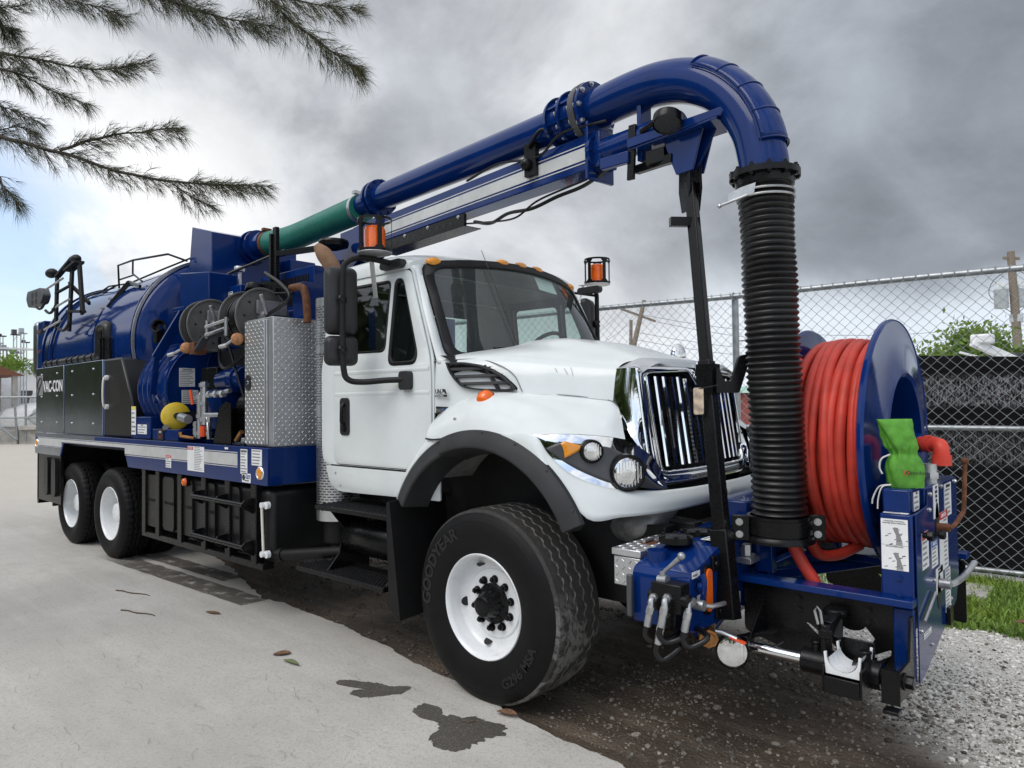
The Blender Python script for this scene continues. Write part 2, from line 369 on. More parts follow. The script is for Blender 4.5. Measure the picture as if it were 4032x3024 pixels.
def bolts(k, pts, d, r=.012, h=.010):
    d = V(d).normalized()
    for p in pts: k.cyl(V(p), V(p)+d*h, r, r, 6); k.cyl(V(p)-d*.002, V(p)+d*h*.35, r*1.5, r*1.5, 12)
    return k
X, Y, Z = V((1, 0, 0)), V((0, 1, 0)), V((0, 0, 1))
# ================================================================== ground
def pos_nodes(t):
    ob = t.n('ShaderNodeTexCoord').outputs['Object']; s = t.n('ShaderNodeSeparateXYZ', {0: ob}); return ob, s.outputs[0], s.outputs[1]
def bump_out(t, col, rough, h, strength=.6, dist=.01, spec=.4):
    p = t.n('ShaderNodeBsdfPrincipled', {'Base Color': col, 'Roughness': rough, 'Specular IOR Level': spec})
    b = t.n('ShaderNodeBump', {'Height': h, 'Strength': strength, 'Distance': dist}); t.t.links.new(b.outputs[0], p.inputs['Normal'])
    t.n('ShaderNodeOutputMaterial', {0: p})
def m_dirt():
    m = bpy.data.materials.new('dirt'); m.use_nodes = True; t = NT(m.node_tree); ob, x, y = pos_nodes(t)
    big = t.noise(ob, .9, 6., .6, .3); mid = t.noise(ob, 6., 8., .65); fine = t.noise(ob, 55., 6., .7)
    vor = t.n('ShaderNodeTexVoronoi', {'Vector': ob, 'Scale': 46.}); cellc = t.n('ShaderNodeSeparateXYZ', {0: vor.outputs['Color']}).outputs[0]
    # damp brown earth along the pavement edge, pale limestone gravel towards the fence
    edge = t.math('MULTIPLY_ADD', x, -.42, y); pale = t.mr(t.math('ADD', edge, t.math('MULTIPLY', t.math('SUBTRACT', big, .5), 1.6)), -1.25, -.15)
    pale = t.math('MULTIPLY', t.mr(t.math('ADD', t.math('MULTIPLY_ADD', x, 1.2, t.math('SUBTRACT', y, 2.9)), t.math('MULTIPLY', t.math('SUBTRACT', big, .5), 1.1)), -.75, -.10), t.mr(x, 1.1, 1.7)); pale = t.math('MAXIMUM', pale, t.math('MULTIPLY', t.mr(y, .7, 1.6), .9))
    pale = t.math('MAXIMUM', pale, t.mr(t.math('ADD', x, t.math('MULTIPLY', t.math('SUBTRACT', big, .5), 1.2)), 1.95, 2.7)); pale = t.math('MAXIMUM', pale, t.mr(x, -11., -16.))
    brown = t.mix(mid, (.042, .029, .020), (.155, .110, .074)); brown = t.mix(t.mr(fine, .48, .80), brown, (.205, .16, .115))
    rut = t.noise(t.n('ShaderNodeMapping', {0: ob, 2: (0, 0, R(3)), 3: (.30, 2.6, 1.)}).outputs[0], 2.2, 7., .62); brown = t.mix(t.math('MULTIPLY', t.mr(rut, .46, .62), .65), brown, t.mix(fine, (.15, .112, .078), (.28, .222, .165)))
    grav = t.mix(cellc, (.50, .475, .43), (.88, .86, .81)); grav = t.mix(t.mr(fine, .40, .62), grav, (.66, .635, .585))
    c = t.mix(pale, brown, grav); dn = t.mr(big, .42, .6)
    c = t.mix(t.math('MULTIPLY', t.math('MULTIPLY', t.math('SUBTRACT', 1., dn), t.math('SUBTRACT', 1., pale)), .35), c, (.04, .034, .028))
    h = t.math('ADD', t.math('MULTIPLY', vor.outputs['Distance'], -.5), t.math('ADD', fine, t.math('MULTIPLY', mid, .6)))
    bump_out(t, c, t.math('MULTIPLY_ADD', fine, .25, .62), h, 1., .022); MATS['dirt'] = m
def m_pave():
    m = bpy.data.materials.new('pavement'); m.use_nodes = True; t = NT(m.node_tree); ob, x, y = pos_nodes(t)
    big = t.noise(ob, .55, 6., .6, .3); mid = t.noise(ob, 5., 7., .7); sp = t.noise(ob, 140., 3., .7); sp2 = t.noise(ob, 70., 4., .7)
    vor = t.n('ShaderNodeTexVoronoi', {'Vector': ob, 'Scale': 95.}).outputs['Distance']
    c = t.mix(t.mr(big, .3, .7), (.43, .412, .378), (.53, .508, .468))
    c = t.mix(t.math('MULTIPLY', t.mr(mid, .42, .75), .35), c, (.33, .315, .29))
    c = t.mix(t.math('MULTIPLY', t.mr(sp, .54, .68), .75), c, (.15, .14, .125)); c = t.mix(t.math('MULTIPLY', t.mr(vor, .20, .06), t.mr(sp2, .48, .58)), c, (.66, .65, .61)); c = t.mix(t.math('MULTIPLY', t.mr(t.noise(ob, 28., 5., .7), .55, .72), .35), c, (.30, .285, .26))
    sp3 = t.noise(ob, 42., 5., .75); c = t.mix(t.math('MULTIPLY', t.mr(sp3, .50, .66), .55), c, (.25, .238, .215)); c = t.mix(t.math('MULTIPLY', t.mr(t.noise(ob, 58., 4., .7), .60, .68), .6), c, (.60, .585, .55))
    strk = t.noise(t.n('ShaderNodeMapping', {0: ob, 3: (.35, 3.2, 1.)}).outputs[0], 1.6, 7., .65); c = t.mix(t.math('MULTIPLY', t.mr(strk, .46, .70), .28), c, (.33, .312, .285)); c = t.mix(t.math('MULTIPLY', t.mr(strk, .48, .32), .20), c, (.60, .58, .545))
    # driven lanes a little darker, spotted old stains
    lane = t.math('MULTIPLY', t.mr(t.math('ABSOLUTE', t.math('ADD', t.math('MULTIPLY_ADD', x, .04, y), 2.62)), .42, .10), .22)
    c = t.mix(lane, c, (.30, .288, .265))
    spot = t.n('ShaderNodeTexVoronoi', {'Vector': ob, 'Scale': 3.3, 'Randomness': 1.}).outputs['Distance']
    c = t.mix(t.math('MULTIPLY', t.mr(t.math('MULTIPLY_ADD', sp2, .08, spot), .10, .065), t.mr(mid, .5, .6)), c, (.12, .112, .10))
    far = t.mr(x, -9., -14.); c = t.mix(t.math('MULTIPLY', far, .8), c, t.mix(mid, (.42, .385, .33), (.56, .52, .46)))
    bump_out(t, c, t.math('MULTIPLY_ADD', sp, .2, .68), t.math('ADD', t.math('MULTIPLY', sp, .6), sp2), .35, .004); MATS['pavement'] = m
m_dirt(); m_pave()
mat('far_ground', (.33, .30, .25), .9, 0, 0, .25, .3)
g = MB(); g.add([(-260, -200, -.06), (200, -200, -.06), (200, 260, -.06), (-260, 260, -.06)], [(0, 1, 2, 3)])
o = g.build('ground', 'dirt', smooth=0); o['kind'] = 'structure'
# near earth with ruts
rows = []
x0, x1, y0, y1, st = -7.5, 6.0, -1.75, 4.4, .045
nx = int((x1-x0)/st); ny = int((y1-y0)/st)
def dirt_z(x, y):
    z = -.020+.022*noise.noise(V((x*.9, y*.9, 1)))+.010*noise.noise(V((x*4, y*4, 5)))+.005*noise.noise(V((x*13, y*13, 9)))
    e = abs(y+1.05+.12*math.sin(x*1.1))     # wheel rut behind and ahead of the front tyre
    z -= .016*math.exp(-(e/.22)**2)
    z += .03*max(0, min(1, (y-2.2)/1.5))
    b = min(x-x0, x1-x, y1-y, .8)/.8; 
    return z*max(0, b)-.05*(1-max(0, b))
for j in range(ny+1):
    y = y0+j*st; rows.append([V((x0+i*st, y, dirt_z(x0+i*st, y))) for i in range(nx+1)])
g = MB(); g.grid(rows); o = g.build('earth_shoulder', 'dirt', smooth=180, merge=0); o['kind'] = 'structure'
# pavement with a ragged edge
E0 = [(40, -1.6), (9, -1.38), (5, -1.32), (2.4, -1.27), (1.02, -1.24), (.58, -1.21), (.15, -1.13), (-.29, -1.03), (-.75, -1.01), (-1.4, -.90), (-2.1, -.84), (-2.7, -.82), (-3.07, -.86), (-3.3, -.78), (-3.87, -.62), (-4.5, -.45), (-5., -.34), (-5.83, -.15), (-7, .25), (-9, .9), (-12, 2.2), (-20, 6), (-60, 30)]
edge = []
for i in range(len(E0)-1):
    a, b = V(E0[i]+(0,)), V(E0[i+1]+(0,)); L = (b-a).length; n_ = max(1, int(min(L, 3.5)/.03)) if 1 < i < 19 else 4
    for k in range(n_):
        p = a.lerp(b, k/n_); q = .035*noise.noise(p*3.)+.022*noise.noise(p*11)+.010*noise.noise(p*33); edge.append((p.x+q*.3, p.y+q, 0))
poly = edge+[(-60, 30, 0), (-200, 30, 0), (-200, -60, 0), (60, -60, 0), (60, -1.6, 0)]
g = MB(); g.prism(poly, (0, 0, -.03)); o = g.build('road_pavement', 'pavement', smooth=0, merge=0); o['kind'] = 'structure'

def blotch(name, cx, cy, pts, m, z=.003, jag=.02, seed=0):
    ps = []; L = len(pts)
    for i in range(L*24):
        t = i/24; a = V(pts[int(t)] + (0,)); 
        q = [V(pts[(int(t)+k) % L]+(0,)) for k in (-1, 0, 1, 2)]; f = t-int(t)
        p = .5*((2*q[1])+(q[2]-q[0])*f+(2*q[0]-5*q[1]+4*q[2]-q[3])*f*f+(3*q[1]-q[0]-3*q[2]+q[3])*f**3)
        d = (p-V((cx, cy, 0))).normalized(); p += d*jag*(noise.noise(p*14+V((seed, 0, 0)))+.6*noise.noise(p*40)+.35*noise.noise(p*95)); ps.append((p.x, p.y, z))
    g = MB(); g.prism(ps, (0, 0, -.002)); o = g.build(name, m, smooth=0, merge=0); o['kind'] = 'structure'; return o
def m_stain():
    m = bpy.data.materials.new('stain'); m.use_nodes = True; t = NT(m.node_tree); ob, x, y = pos_nodes(t)
    f = t.noise(ob, 90., 4., .7); c = t.mix(t.mr(f, .45, .7), (.060, .054, .046), (.150, .138, .118)); c = t.mix(t.mr(t.noise(ob, 120., 2., .5), .66, .72), c, (.34, .27, .15))
    bump_out(t, c, .5, f, .4, .004); MATS['stain'] = m
m_stain()
blotch('wet_patch', -.60, -1.47, [(-.88, -1.55), (-.86, -1.47), (-.72, -1.40), (-.58, -1.34), (-.47, -1.28), (-.45, -1.36), (-.50, -1.46), (-.56, -1.55), (-.66, -1.58), (-.70, -1.52), (-.66, -1.48), (-.76, -1.52)], 'stain', seed=3, jag=.032)
blotch('wet_patch', .12, -1.46, [(-.24, -1.48), (-.22, -1.40), (-.12, -1.37), (-.06, -1.42), (.03, -1.38), (.15, -1.32), (.30, -1.30), (.36, -1.36), (.32, -1.48), (.33, -1.60), (.24, -1.68), (.12, -1.66), (.06, -1.56), (0, -1.50), (-.12, -1.52)], 'stain', seed=9, jag=.036)
# damp tyre prints left by the rear wheels on the pavement
def m_print():
    m = bpy.data.materials.new('tyre_print'); m.use_nodes = True; t = NT(m.node_tree); ob, x, y = pos_nodes(t)
    nz = t.noise(ob, 7., 6., .7); f = t.noise(ob, 60., 3., .6)
    w1 = t.math('SINE', t.math('MULTIPLY_ADD', x, 150., t.math('MULTIPLY', t.math('ABSOLUTE', t.math('SINE', t.math('MULTIPLY', y, 60.))), 2.))); 
    k = t.mr(w1, -.2, .5); a = t.math('MULTIPLY', t.math('MULTIPLY_ADD', k, .55, .40), t.mr(nz, .30, .52)); a = t.math('MULTIPLY', a, t.mr(x, -6.4, -5.2))
    p = t.n('ShaderNodeBsdfPrincipled', {'Base Color': t.mix(f, (.05, .043, .035), (.12, .105, .088)), 'Roughness': .7, 'Alpha': a}); t.n('ShaderNodeOutputMaterial', {0: p}); MATS['tyre_print'] = m
m_print()
for ya, yb, s_ in ((-1.17, -.92, 0), (-.84, -.62, 1)):
    g = MB(); rows = []
    for i in range(40):
        x = -6.4+i*(3.45 if s_ == 0 else 2.5)/39; q = .012*noise.noise(V((x*5, s_, 3))); rows.append([V((x, ya+q+.035*(x+5), .0035)), V((x, yb+q+.035*(x+5)-.02*noise.noise(V((x*6, 4, 1))), .0035))])
    g.grid(rows); o = g.build('tyre_print', 'tyre_print', smooth=0, merge=0); o['kind'] = 'structure'

# stones -----------------------------------------------------------------
ICO = []
def ico():
    bm = bmesh.new(); bmesh.ops.create_icosphere(bm, subdivisions=1, radius=1); bm.verts.index_update()
    r = ([v.co.copy() for v in bm.verts], [tuple(v.index for v in f.verts) for f in bm.faces]); bm.free(); return r
IV, IF = ico()
def edge_y(x):
    for i in range(len(E0)-1):
        a, b = E0[i], E0[i+1]
        if b[0] <= x <= a[0]: return a[1]+(b[1]-a[1])*(x-a[0])/(b[0]-a[0])
    return -1.3
def stones(name, m, n, fn, label):
    vs = []; fs = []; rnd = random.Random(n)
    c = 0; tries = 0
    while c < n and tries < n*30:
        tries += 1; q = fn(rnd)
        if not q: continue
        x, y, r = q; a = rnd.uniform(0, 6.28); sx, sy, sz = rnd.uniform(.7, 1.25), rnd.uniform(.7, 1.2), rnd.uniform(.45, .8); z = dirt_z(x, y)+r*sz*.35
        ca, sa = math.cos(a), math.sin(a); k = len(vs)
        for p in IV:
            q = rnd.uniform(.8, 1.15)*r; px, py, pz = p.x*sx*q, p.y*sy*q, p.z*sz*q; vs.append((x+px*ca-py*sa, y+px*sa+py*ca, z+pz))
        fs += [(f[0]+k, f[1]+k, f[2]+k) for f in IF]; c += 1
    me = bpy.data.meshes.new(name); me.from_pydata(vs, [], fs); me.materials.append(MATS[m]); o = bpy.data.objects.new(name, me); COL.objects.link(o)
    o['kind'] = 'stuff'; o['label'] = label; o['category'] = 'gravel'; return o
def f_dark(r):
    x = r.uniform(-4.5, 3.4); y = r.uniform(-1.3, 2.2)
    if y < edge_y(x)+.02: return None
    if noise.noise(V((x*.8, y*1.2, 2)))+.35*noise.noise(V((x*3, y*3, 7))) < r.uniform(-.55, .3): return None
    if y < -.85 and r.random() < .6: return None
    if (x > 2.0 or y > .9) and r.random() < .75: return None
    return x, y, min(.022, .004+r.expovariate(1/.0032))
def f_pale(r):
    x = r.uniform(.6, 4.2); y = r.uniform(-1.1, 2.6)
    pal = max(min(1, (1.2*x+y-2.9+.70)/.6) if x > 1.3 else 0, min(1, (y-.5)/1.2))
    if y < edge_y(x)+.25 or r.random() > max(0, pal)**1.5: return None
    return x, y, min(.022, .005+r.expovariate(1/.0030))
stones('dark_gravel', 'stone_dark', 9500, f_dark, 'dark damp gravel scattered over the earth under the truck')
stones('pale_gravel', 'stone_pale', 20000, f_pale, 'pale limestone gravel in front of the hose reel')
def f_big(r):
    x = r.uniform(.2, 3.2); y = r.uniform(-1.2, .9)
    if y < edge_y(x)+.12 or r.random() > .3+.5*noise.noise(V((x*1.5, y*1.5, 4))): return None
    return x, y, r.uniform(.008, .024)
def f_mid(r):
    x = r.uniform(.35, 2.5); y = r.uniform(-1.1, 1.6)
    if y < edge_y(x)+.10 or r.random() > .35+.9*noise.noise(V((x*1.3, y*1.7, 8))): return None
    return x, y, min(.016, .004+r.expovariate(1/.0026))
stones('fine_gravel', 'stone_mid', 3800, f_mid, 'grey chippings trodden into the earth ahead of the front axle')
stones('loose_stones', 'stone_mid', 260, f_big, 'loose pale stones lying on the dark earth near the front tyre')

# litter on the pavement ---------------------------------------------------
vs = []; fs = []; rnd = random.Random(5)
for i in range(430):
    x = rnd.uniform(-6.5, 1.6); y = rnd.uniform(-4.0, -1.0)
    if y > edge_y(x)-.02: continue
    a = rnd.uniform(-.6, .6)+(1.57 if rnd.random() < .25 else 0); L = rnd.uniform(.04, .15); cv = rnd.uniform(-.8, .8); w_ = .0008; k = len(vs)
    for j in range(6):
        t = j/5; an = a+cv*(t-.5); px = x+L*(t-.5)*math.cos(an); py = y+L*(t-.5)*math.sin(an); nx_, ny_ = -math.sin(an)*w_, math.cos(an)*w_
        z = .004+.004*math.sin(t*3.1)*rnd.random(); vs += [(px+nx_, py+ny_, z), (px-nx_, py-ny_, z)]
    fs += [(k+2*j, k+2*j+1, k+2*j+3, k+2*j+2) for j in range(5)]
me = bpy.data.meshes.new('fallen_needles'); me.from_pydata(vs, [], fs); me.materials.append(MATS['litter']); o = bpy.data.objects.new('fallen_needles', me); COL.objects.link(o)
o['kind'] = 'stuff'; o['label'] = 'thin brown pine needles fallen across the pavement'; o['category'] = 'needles'
def leaf(name, x, y, L, w_, ang, m, label, cat, curl=.02, z=.006):
    rows = []; ca, sa = math.cos(ang), math.sin(ang)
    for i in range(9):
        t = i/8; hw = w_*math.sin(math.pi*min(1, t*.94+.04))**.8/2; r_ = []
        for s_ in (-1, -.5, 0, .5, 1):
            lx = (t-.5)*L; ly = hw*s_; lz = z+curl*(abs(s_)**2)*math.sin(t*2.7)+curl*.4*abs(t-.5); r_.append(V((x+lx*ca-ly*sa, y+lx*sa+ly*ca, lz)))
        rows.append(r_)
    g = MB(); g.grid(rows); return tag(g.build(name, m, smooth=60, solid=.0015), label, cat)
leaf('fallen_leaf', -1.40, -1.55, .17, .035, .05, 'leaf_green', 'narrow greenish curled leaf lying on the pavement', 'leaf', .018)
leaf('fallen_leaf', -1.60, -1.50, .12, .07, .9, 'leaf_brown', 'crumpled pale brown leaf beside the green one on the pavement', 'leaf', .012)
leaf('fallen_leaf', .23, -1.20, .13, .05, .2, 'leaf_brown', 'curled brown leaf at the pavement edge before the front tyre', 'leaf', .02, .012)
leaf('bark_piece', -2.93, -1.36, .17, .05, .25, 'leaf_brown', 'flat piece of brown bark on the pavement', 'bark', .006)
leaf('fallen_leaf', 2.25, 2.15, .22, .09, .4, 'leaf_brown', 'large dry brown leaf lying on the grass by the fence', 'leaf', .03, .10)
for nm, a, b, lb in (('twig', (-4.35, -1.62), (-3.90, -1.48), 'long thin dark twig on the pavement behind the bark piece'), ('twig', (-3.62, -1.83), (-3.22, -1.70), 'short pale twig nearer the camera than the bark piece'), ('twig', (.10, -1.42), (.16, -1.36), 'tiny reddish twig on the larger wet patch')):
    g = MB(); pts = [V(a+(.006,)).lerp(V(b+(.006,)), t/6)+V((0, .012*math.sin(t*1.7), 0)) for t in range(7)]; g.tube(pts, .005, 6, rs=[.006, .0065, .005, .006, .005, .004, .003]); tag(g.build(nm, 'twig'), lb, 'twig')
# grass verge -----------------------------------------------------------
def grass(name, n, fn, hmin, hmax, label, wd=.006, seed=1):
    vs = []; fs = []; r = random.Random(seed); c = 0; tries = 0
    while c < n and tries < n*20:
        tries += 1; q = fn(r)
        if not q: continue
        x, y, sc = q; c += 1; h = r.uniform(hmin, hmax)*sc; a = r.uniform(0, 6.28); b = r.uniform(.2, 1.1); z0 = dirt_z(x, y)-.005 if y < 4.3 else -.05; k = len(vs); ww = wd*r.uniform(.6, 1.5)
        dx, dy = math.cos(a), math.sin(a)
        for j in range(4):
            t = j/3; w2 = ww*(1-t*.85); px = x+dx*h*b*t*t*.8; py = y+dy*h*b*t*t*.8; pz = z0+h*(t-.28*b*t*t); vs += [(px-dy*w2, py+dx*w2, pz), (px+dy*w2, py-dx*w2, pz)]
        fs += [(k+2*j, k+2*j+1, k+2*j+3, k+2*j+2) for j in range(3)]
    me = bpy.data.meshes.new(name); me.from_pydata(vs, [], fs); me.materials.append(MATS['grass']); o = bpy.data.objects.new(name, me); COL.objects.link(o)
    o['kind'] = 'stuff'; o['label'] = label; o['category'] = 'grass'
def f_grass(r):
    x = r.uniform(-1.5, 4.5); y = r.uniform(1.55, 3.75); b = 2.05-.10*(x-1.8)+.18*noise.noise(V((x*2.2, 1, 3)))
    if x < 1.1 and r.random() > .35: return None
    if y < b or (1.2 < x < 1.75 and 2.9 < y < 3.5 and r.random() < .9): return None
    if noise.noise(V((x*2.5, y*2.5, 6))) < -.35 and r.random() < .7: return None
    return x, y, .55+.6*min(1, (y-b)/1.)
grass('grass_verge', 21000, f_grass, .035, .12, 'bright green grass and weeds growing along the fence')
def f_bl(r):
    x = r.uniform(.9, 4.2); y = r.uniform(2.1, 3.7)
    return (x, y, 1) if y > 2.1-.1*(x-1.8)+.2*noise.noise(V((x*2.2, 1, 3))) else None
grass('weed_leaves', 9000, f_bl, .04, .11, 'broad leafy weeds among the grass at the fence', .014, 4)
# ================================================================== truck
T = tag(empty('vacuum_truck'), 'white and dark blue vacuum truck with overhead suction boom and red hose reel', 'truck')
def mir(pts): return [V((p[0], -p[1], p[2])) for p in pts]

# ---- wheels (local axis: +Y is inboard, origin at outer flange centre)
def tyre(Ro, Wd, n, grooves, zig, lug, name, r_in=.295, bulge=.035):
    """one tyre as a swept ring; grooves: positions across the tread"""
    side = [(.0, r_in), (-.014, r_in+.03), (-bulge, r_in+(Ro-r_in)*.42), (-bulge*.9, r_in+(Ro-r_in)*.62), (-.012, Ro-.05), (.006, Ro-.022), (.022, Ro-.006)]
    rows = []
    for i in range(n):
        a = 6.28319*i/n; z = zig*(1 if (i//2) % 2 else -1); row = []
        prof = list(side)
        # shoulder ring marks
        prof.insert(5, (-.020, Ro-.068)); prof.insert(6, (-.017, Ro-.060))
        mid = []
        for g_ in grooves:
            c = g_+z; mid += [(c-.008, Ro), (c-.005, Ro-.014), (c+.005, Ro-.014), (c+.008, Ro)]
        prof = prof+mid+[(Wd-t, r) for t, r in reversed(side)]
        cut = lug and (i % lug == 0)
        for t, r in prof:
            if cut and Ro-.016 < r and (t < Wd*.33 or t > Wd*.67): r -= .014
            row.append(V((math.cos(a)*r, t, math.sin(a)*r)))
        rows.append(row)
    rows.append(rows[0]); k = MB(); k.grid(rows); return k
def m_tread():
    m = bpy.data.materials.new('tread_mud'); m.use_nodes = True; t = NT(m.node_tree); ob = t.n('ShaderNodeTexCoord').outputs['Object']
    a = t.noise(ob, 5., 8., .68, .4); f = t.noise(ob, 45., 4., .6); k = t.math('ADD', t.math('MULTIPLY', t.mr(a, .46, .54), t.mr(t.n('ShaderNodeSeparateXYZ', {0: ob}).outputs[2], .22, -.05)), t.math('MULTIPLY', t.math('SUBTRACT', f, .5), .35), clamp=True)
    c = t.mix(k, t.mix(f, (.014, .0135, .013), (.050, .047, .044)), (.165, .160, .15)); p = t.n('ShaderNodeBsdfPrincipled', {'Base Color': c, 'Roughness': .8})
    b = t.n('ShaderNodeBump', {'Height': t.math('ADD', f, t.math('MULTIPLY', k, 1.2)), 'Strength': .6, 'Distance': .004}); t.t.links.new(b.outputs[0], p.inputs['Normal']); t.n('ShaderNodeOutputMaterial', {0: p}); MATS['tread_mud'] = m
m_tread()
def tread_slot(me, rmin, m):
    me.materials.append(MATS[m])
    for p in me.polygons:
        c = p.center
        if math.hypot(c.x, c.z) > rmin: p.material_index = 1
def arc_text(s, size, r, a0, clockwise=True, y=0., sx=1.):
    """letters wrapped round a circle of radius r in the XZ plane, facing -Y"""
    k = text_mesh(s, size, .003, 'CENTER', size*.03, sx); out = []
    for p in k.v:
        rr = r+(p.y if clockwise else -p.y); a = a0+(-p.x/r if clockwise else p.x/r); out.append(V((math.cos(a)*rr, y-p.z, math.sin(a)*rr)))
    k.v = out; return k
ft = tyre(.562, .40, 168, (.085, .155, .235, .315), .009, 0, 'tyre').data('tyre', 'rubber'); tread_slot(ft, .543, 'tread_mud'); ft.materials.append(MATS['tread_groove'])
for p_ in ft.polygons:
    if .540 < math.hypot(p_.center.x, p_.center.z) < .5585 and .04 < p_.center.y < .36: p_.material_index = 2
rt = tyre(.520, .275, 132, (.070, .112, .163, .205), .007, 3, 'tyre').data('tyre', 'rubber'); 
def rim(front):
    k = MB()
    if front: pr = [(.02, .305), (-.004, .306), (-.010, .300), (-.006, .290), (.020, .280), (.075, .272), (.090, .262), (.105, .225), (.108, .205), (.098, .198), (.098, .118)]
    else: pr = [(.02, .305), (-.004, .306), (-.010, .300), (-.006, .290), (.020, .280), (.10, .272), (.150, .262), (.168, .225), (.170, .20), (.165, .118)]
    k.lathe((0, 0, 0), Y, pr, 64); return k
frm = rim(True).data('front_wheel', 'white_wheel', 50); rrm = rim(False).data('rear_wheel', 'white_wheel', 50)
nut = MB(); nut.cyl((0, 0, 0), (0, -.030, 0), .0185, .0185, 6); nut.cyl((0, 0, 0), (0, -.008, 0), .024, .024, 16); nut.cyl((0, -.03, 0), (0, -.040, 0), .010, .010, 10); nut = nut.data('lug_nut', 'black')
fh = MB(); fh.lathe((0, 0, 0), -Y, [(-.10, .118), (-.085, .118), (-.080, .108), (-.075, .085), (-.030, .072), (-.02, .068), (.005, .060), (.012, .050), (.014, .025), (.014, 0)], 32)
bolts(fh, [(.095*math.cos(6.283*i/8), .083, .095*math.sin(6.283*i/8)) for i in range(8)], -Y, .008, .010); fh = fh.data('hub', 'black')
rh = MB(); rh.lathe((0, 0, 0), -Y, [(-.165, .118), (-.10, .112), (-.06, .105), (-.05, .09), (-.045, 0)], 28); rh = rh.data('hub', 'white_wheel')
hole = MB(); hole.lathe((0, 0, 0), -Y, [(0, .030), (.003, .030), (.003, 0)], 20); hole = hole.data('hand_hole', 'ink')
def wheel(front, loc, flip=False, full=True):
    p = inst(frm if front else rrm, 'front_wheel' if front else 'rear_wheel', T, loc, MX.Rotation(math.pi if flip else 0, 3, 'Z'))
    inst(ft if front else rt, 'tyre', p); 
    if full:
        inst(fh if front else rh, 'hub', p); d = .098 if front else .165
        for i in range(10):
            a = 6.283*(i+.35)/10; inst(nut, 'lug_nut', p, (.1425*math.cos(a), d, .1425*math.sin(a)), MX.Rotation(-a, 3, 'Y'))
        for i in range(5):
            a = 6.283*i/5+.75; inst(hole, 'hand_hole', p, (.232*math.cos(a), d+.002, .232*math.sin(a)), MX.Rotation(-a, 3, 'Y') @ MX.Rotation(R(-62 if front else -20), 3, 'Z'), (1.15, 1, .9))
    return p
W1 = wheel(True, (0, -1.15, .545)); W1['label'] = 'white front wheel with muddy wide tyre and black hub'
wheel(True, (0, 1.15, .545), True, False)
arc_text('GOODYEAR', .098, .440, R(150), True, -.0335, 1.05).build('lettering', 'tyre_text', W1, smooth=0, merge=0)
arc_text('G296 MSA', .072, .436, R(-42), False, -.0335, 1.1).build('lettering', 'tyre_text', W1, smooth=0, merge=0)
XR = (-5.98, -7.335)
for x in XR:
    wheel(False, (x, -1.125, .505)); wheel(False, (x, 1.125, .505), True)
    for y_, fl in ((-.50, True), (.50, False)):
        p = inst(rrm, 'rear_wheel', T, (x, y_-.01, .505), MX.Rotation(math.pi if fl else 0, 3, 'Z')); inst(rt, 'tyre', p)
k = MB()
for x in XR: k.cyl((x, -.8, .505), (x, .8, .505), .09, n=16); k.ball((x, 0, .52), .26, 16, (.9, .9, 1))
k.build('rear_axle', 'frame', T)
k = MB(); k.cyl((0, -.8, .53), (0, .8, .53), .065, n=14); k.beam((-.6, -.45, .62), (.6, -.45, .62), .09, .05); k.beam((-.6, .45, .62), (.6, .45, .62), .09, .05); k.build('front_axle', 'frame', T)
k = MB()
for s in (-1, 1): k.bb((-9.0, s*.43-.05, .78), (1.0, s*.43+.05, 1.04))
for x in (-8.5, -6.65, -4.4, -2.6, -.8, .9): k.bb((x-.05, -.40, .82), (x+.05, .40, 1.0))
k.build('chassis_frame', 'frame', T, .004)

# ---- cab
def ys(z): return 1.02-.085*max(0, min(1, (z-1.97)/.70))-.02*max(0, (1.30-z)/.2)
def sidef(sg, off=0.): return lambda x, z: V((x, sg*(ys(z)+off), z))
CUT = [(1, z) for z in (1.15, 1.3, 1.97, 2.1, 2.25, 2.4, 2.55)]
door_o = rpoly([(-.565, 1.285), (-.565, 1.99), (-.865, 2.655), (-1.655, 2.665), (-1.665, 1.285)], [.02, .10, .05, .06, .07])
win_o = rpoly([(-1.055, 2.085), (-1.055, 2.60), (-1.585, 2.605), (-1.585, 2.095)], .05)
qw_o = rpoly([(-1.015, 1.985), (-.725, 1.985), (-.70, 2.05), (-.925, 2.60), (-1.015, 2.60)], [.07, .05, .05, .05, .05])
cab_o = rpoly([(-.545, 1.275), (-.545, 2.0), (-.845, 2.675), (-1.83, 2.68), (-1.83, 1.36), (-1.80, 1.275)], [.01, .05, .03, .05, .05, .05])
cs = MB()
for sg in (-1, 1):
    q = panel(cab_o, [[(x+(.007 if x > -1.1 else -.007), z+(.007 if z > 1.95 else -.007)) for x, z in door_o]], CUT, sidef(sg, -.004)); cs.add(q.v, q.f)
# sill under the door, rounded at the rear
for sg in (-1, 1):
    q = panel(rpoly([(-.50, 1.262), (-1.785, 1.262), (-1.74, 1.12), (-1.62, 1.075), (-.50, 1.095)], [.01, .02, .08, .06, .01]), [], [], lambda x, z: V((x, sg*(1.012-.02*(1.262-z)), z))); cs.add(q.v, q.f)
CAB = cs.build('cab', 'white', T, .0025, 2, solid=.012)
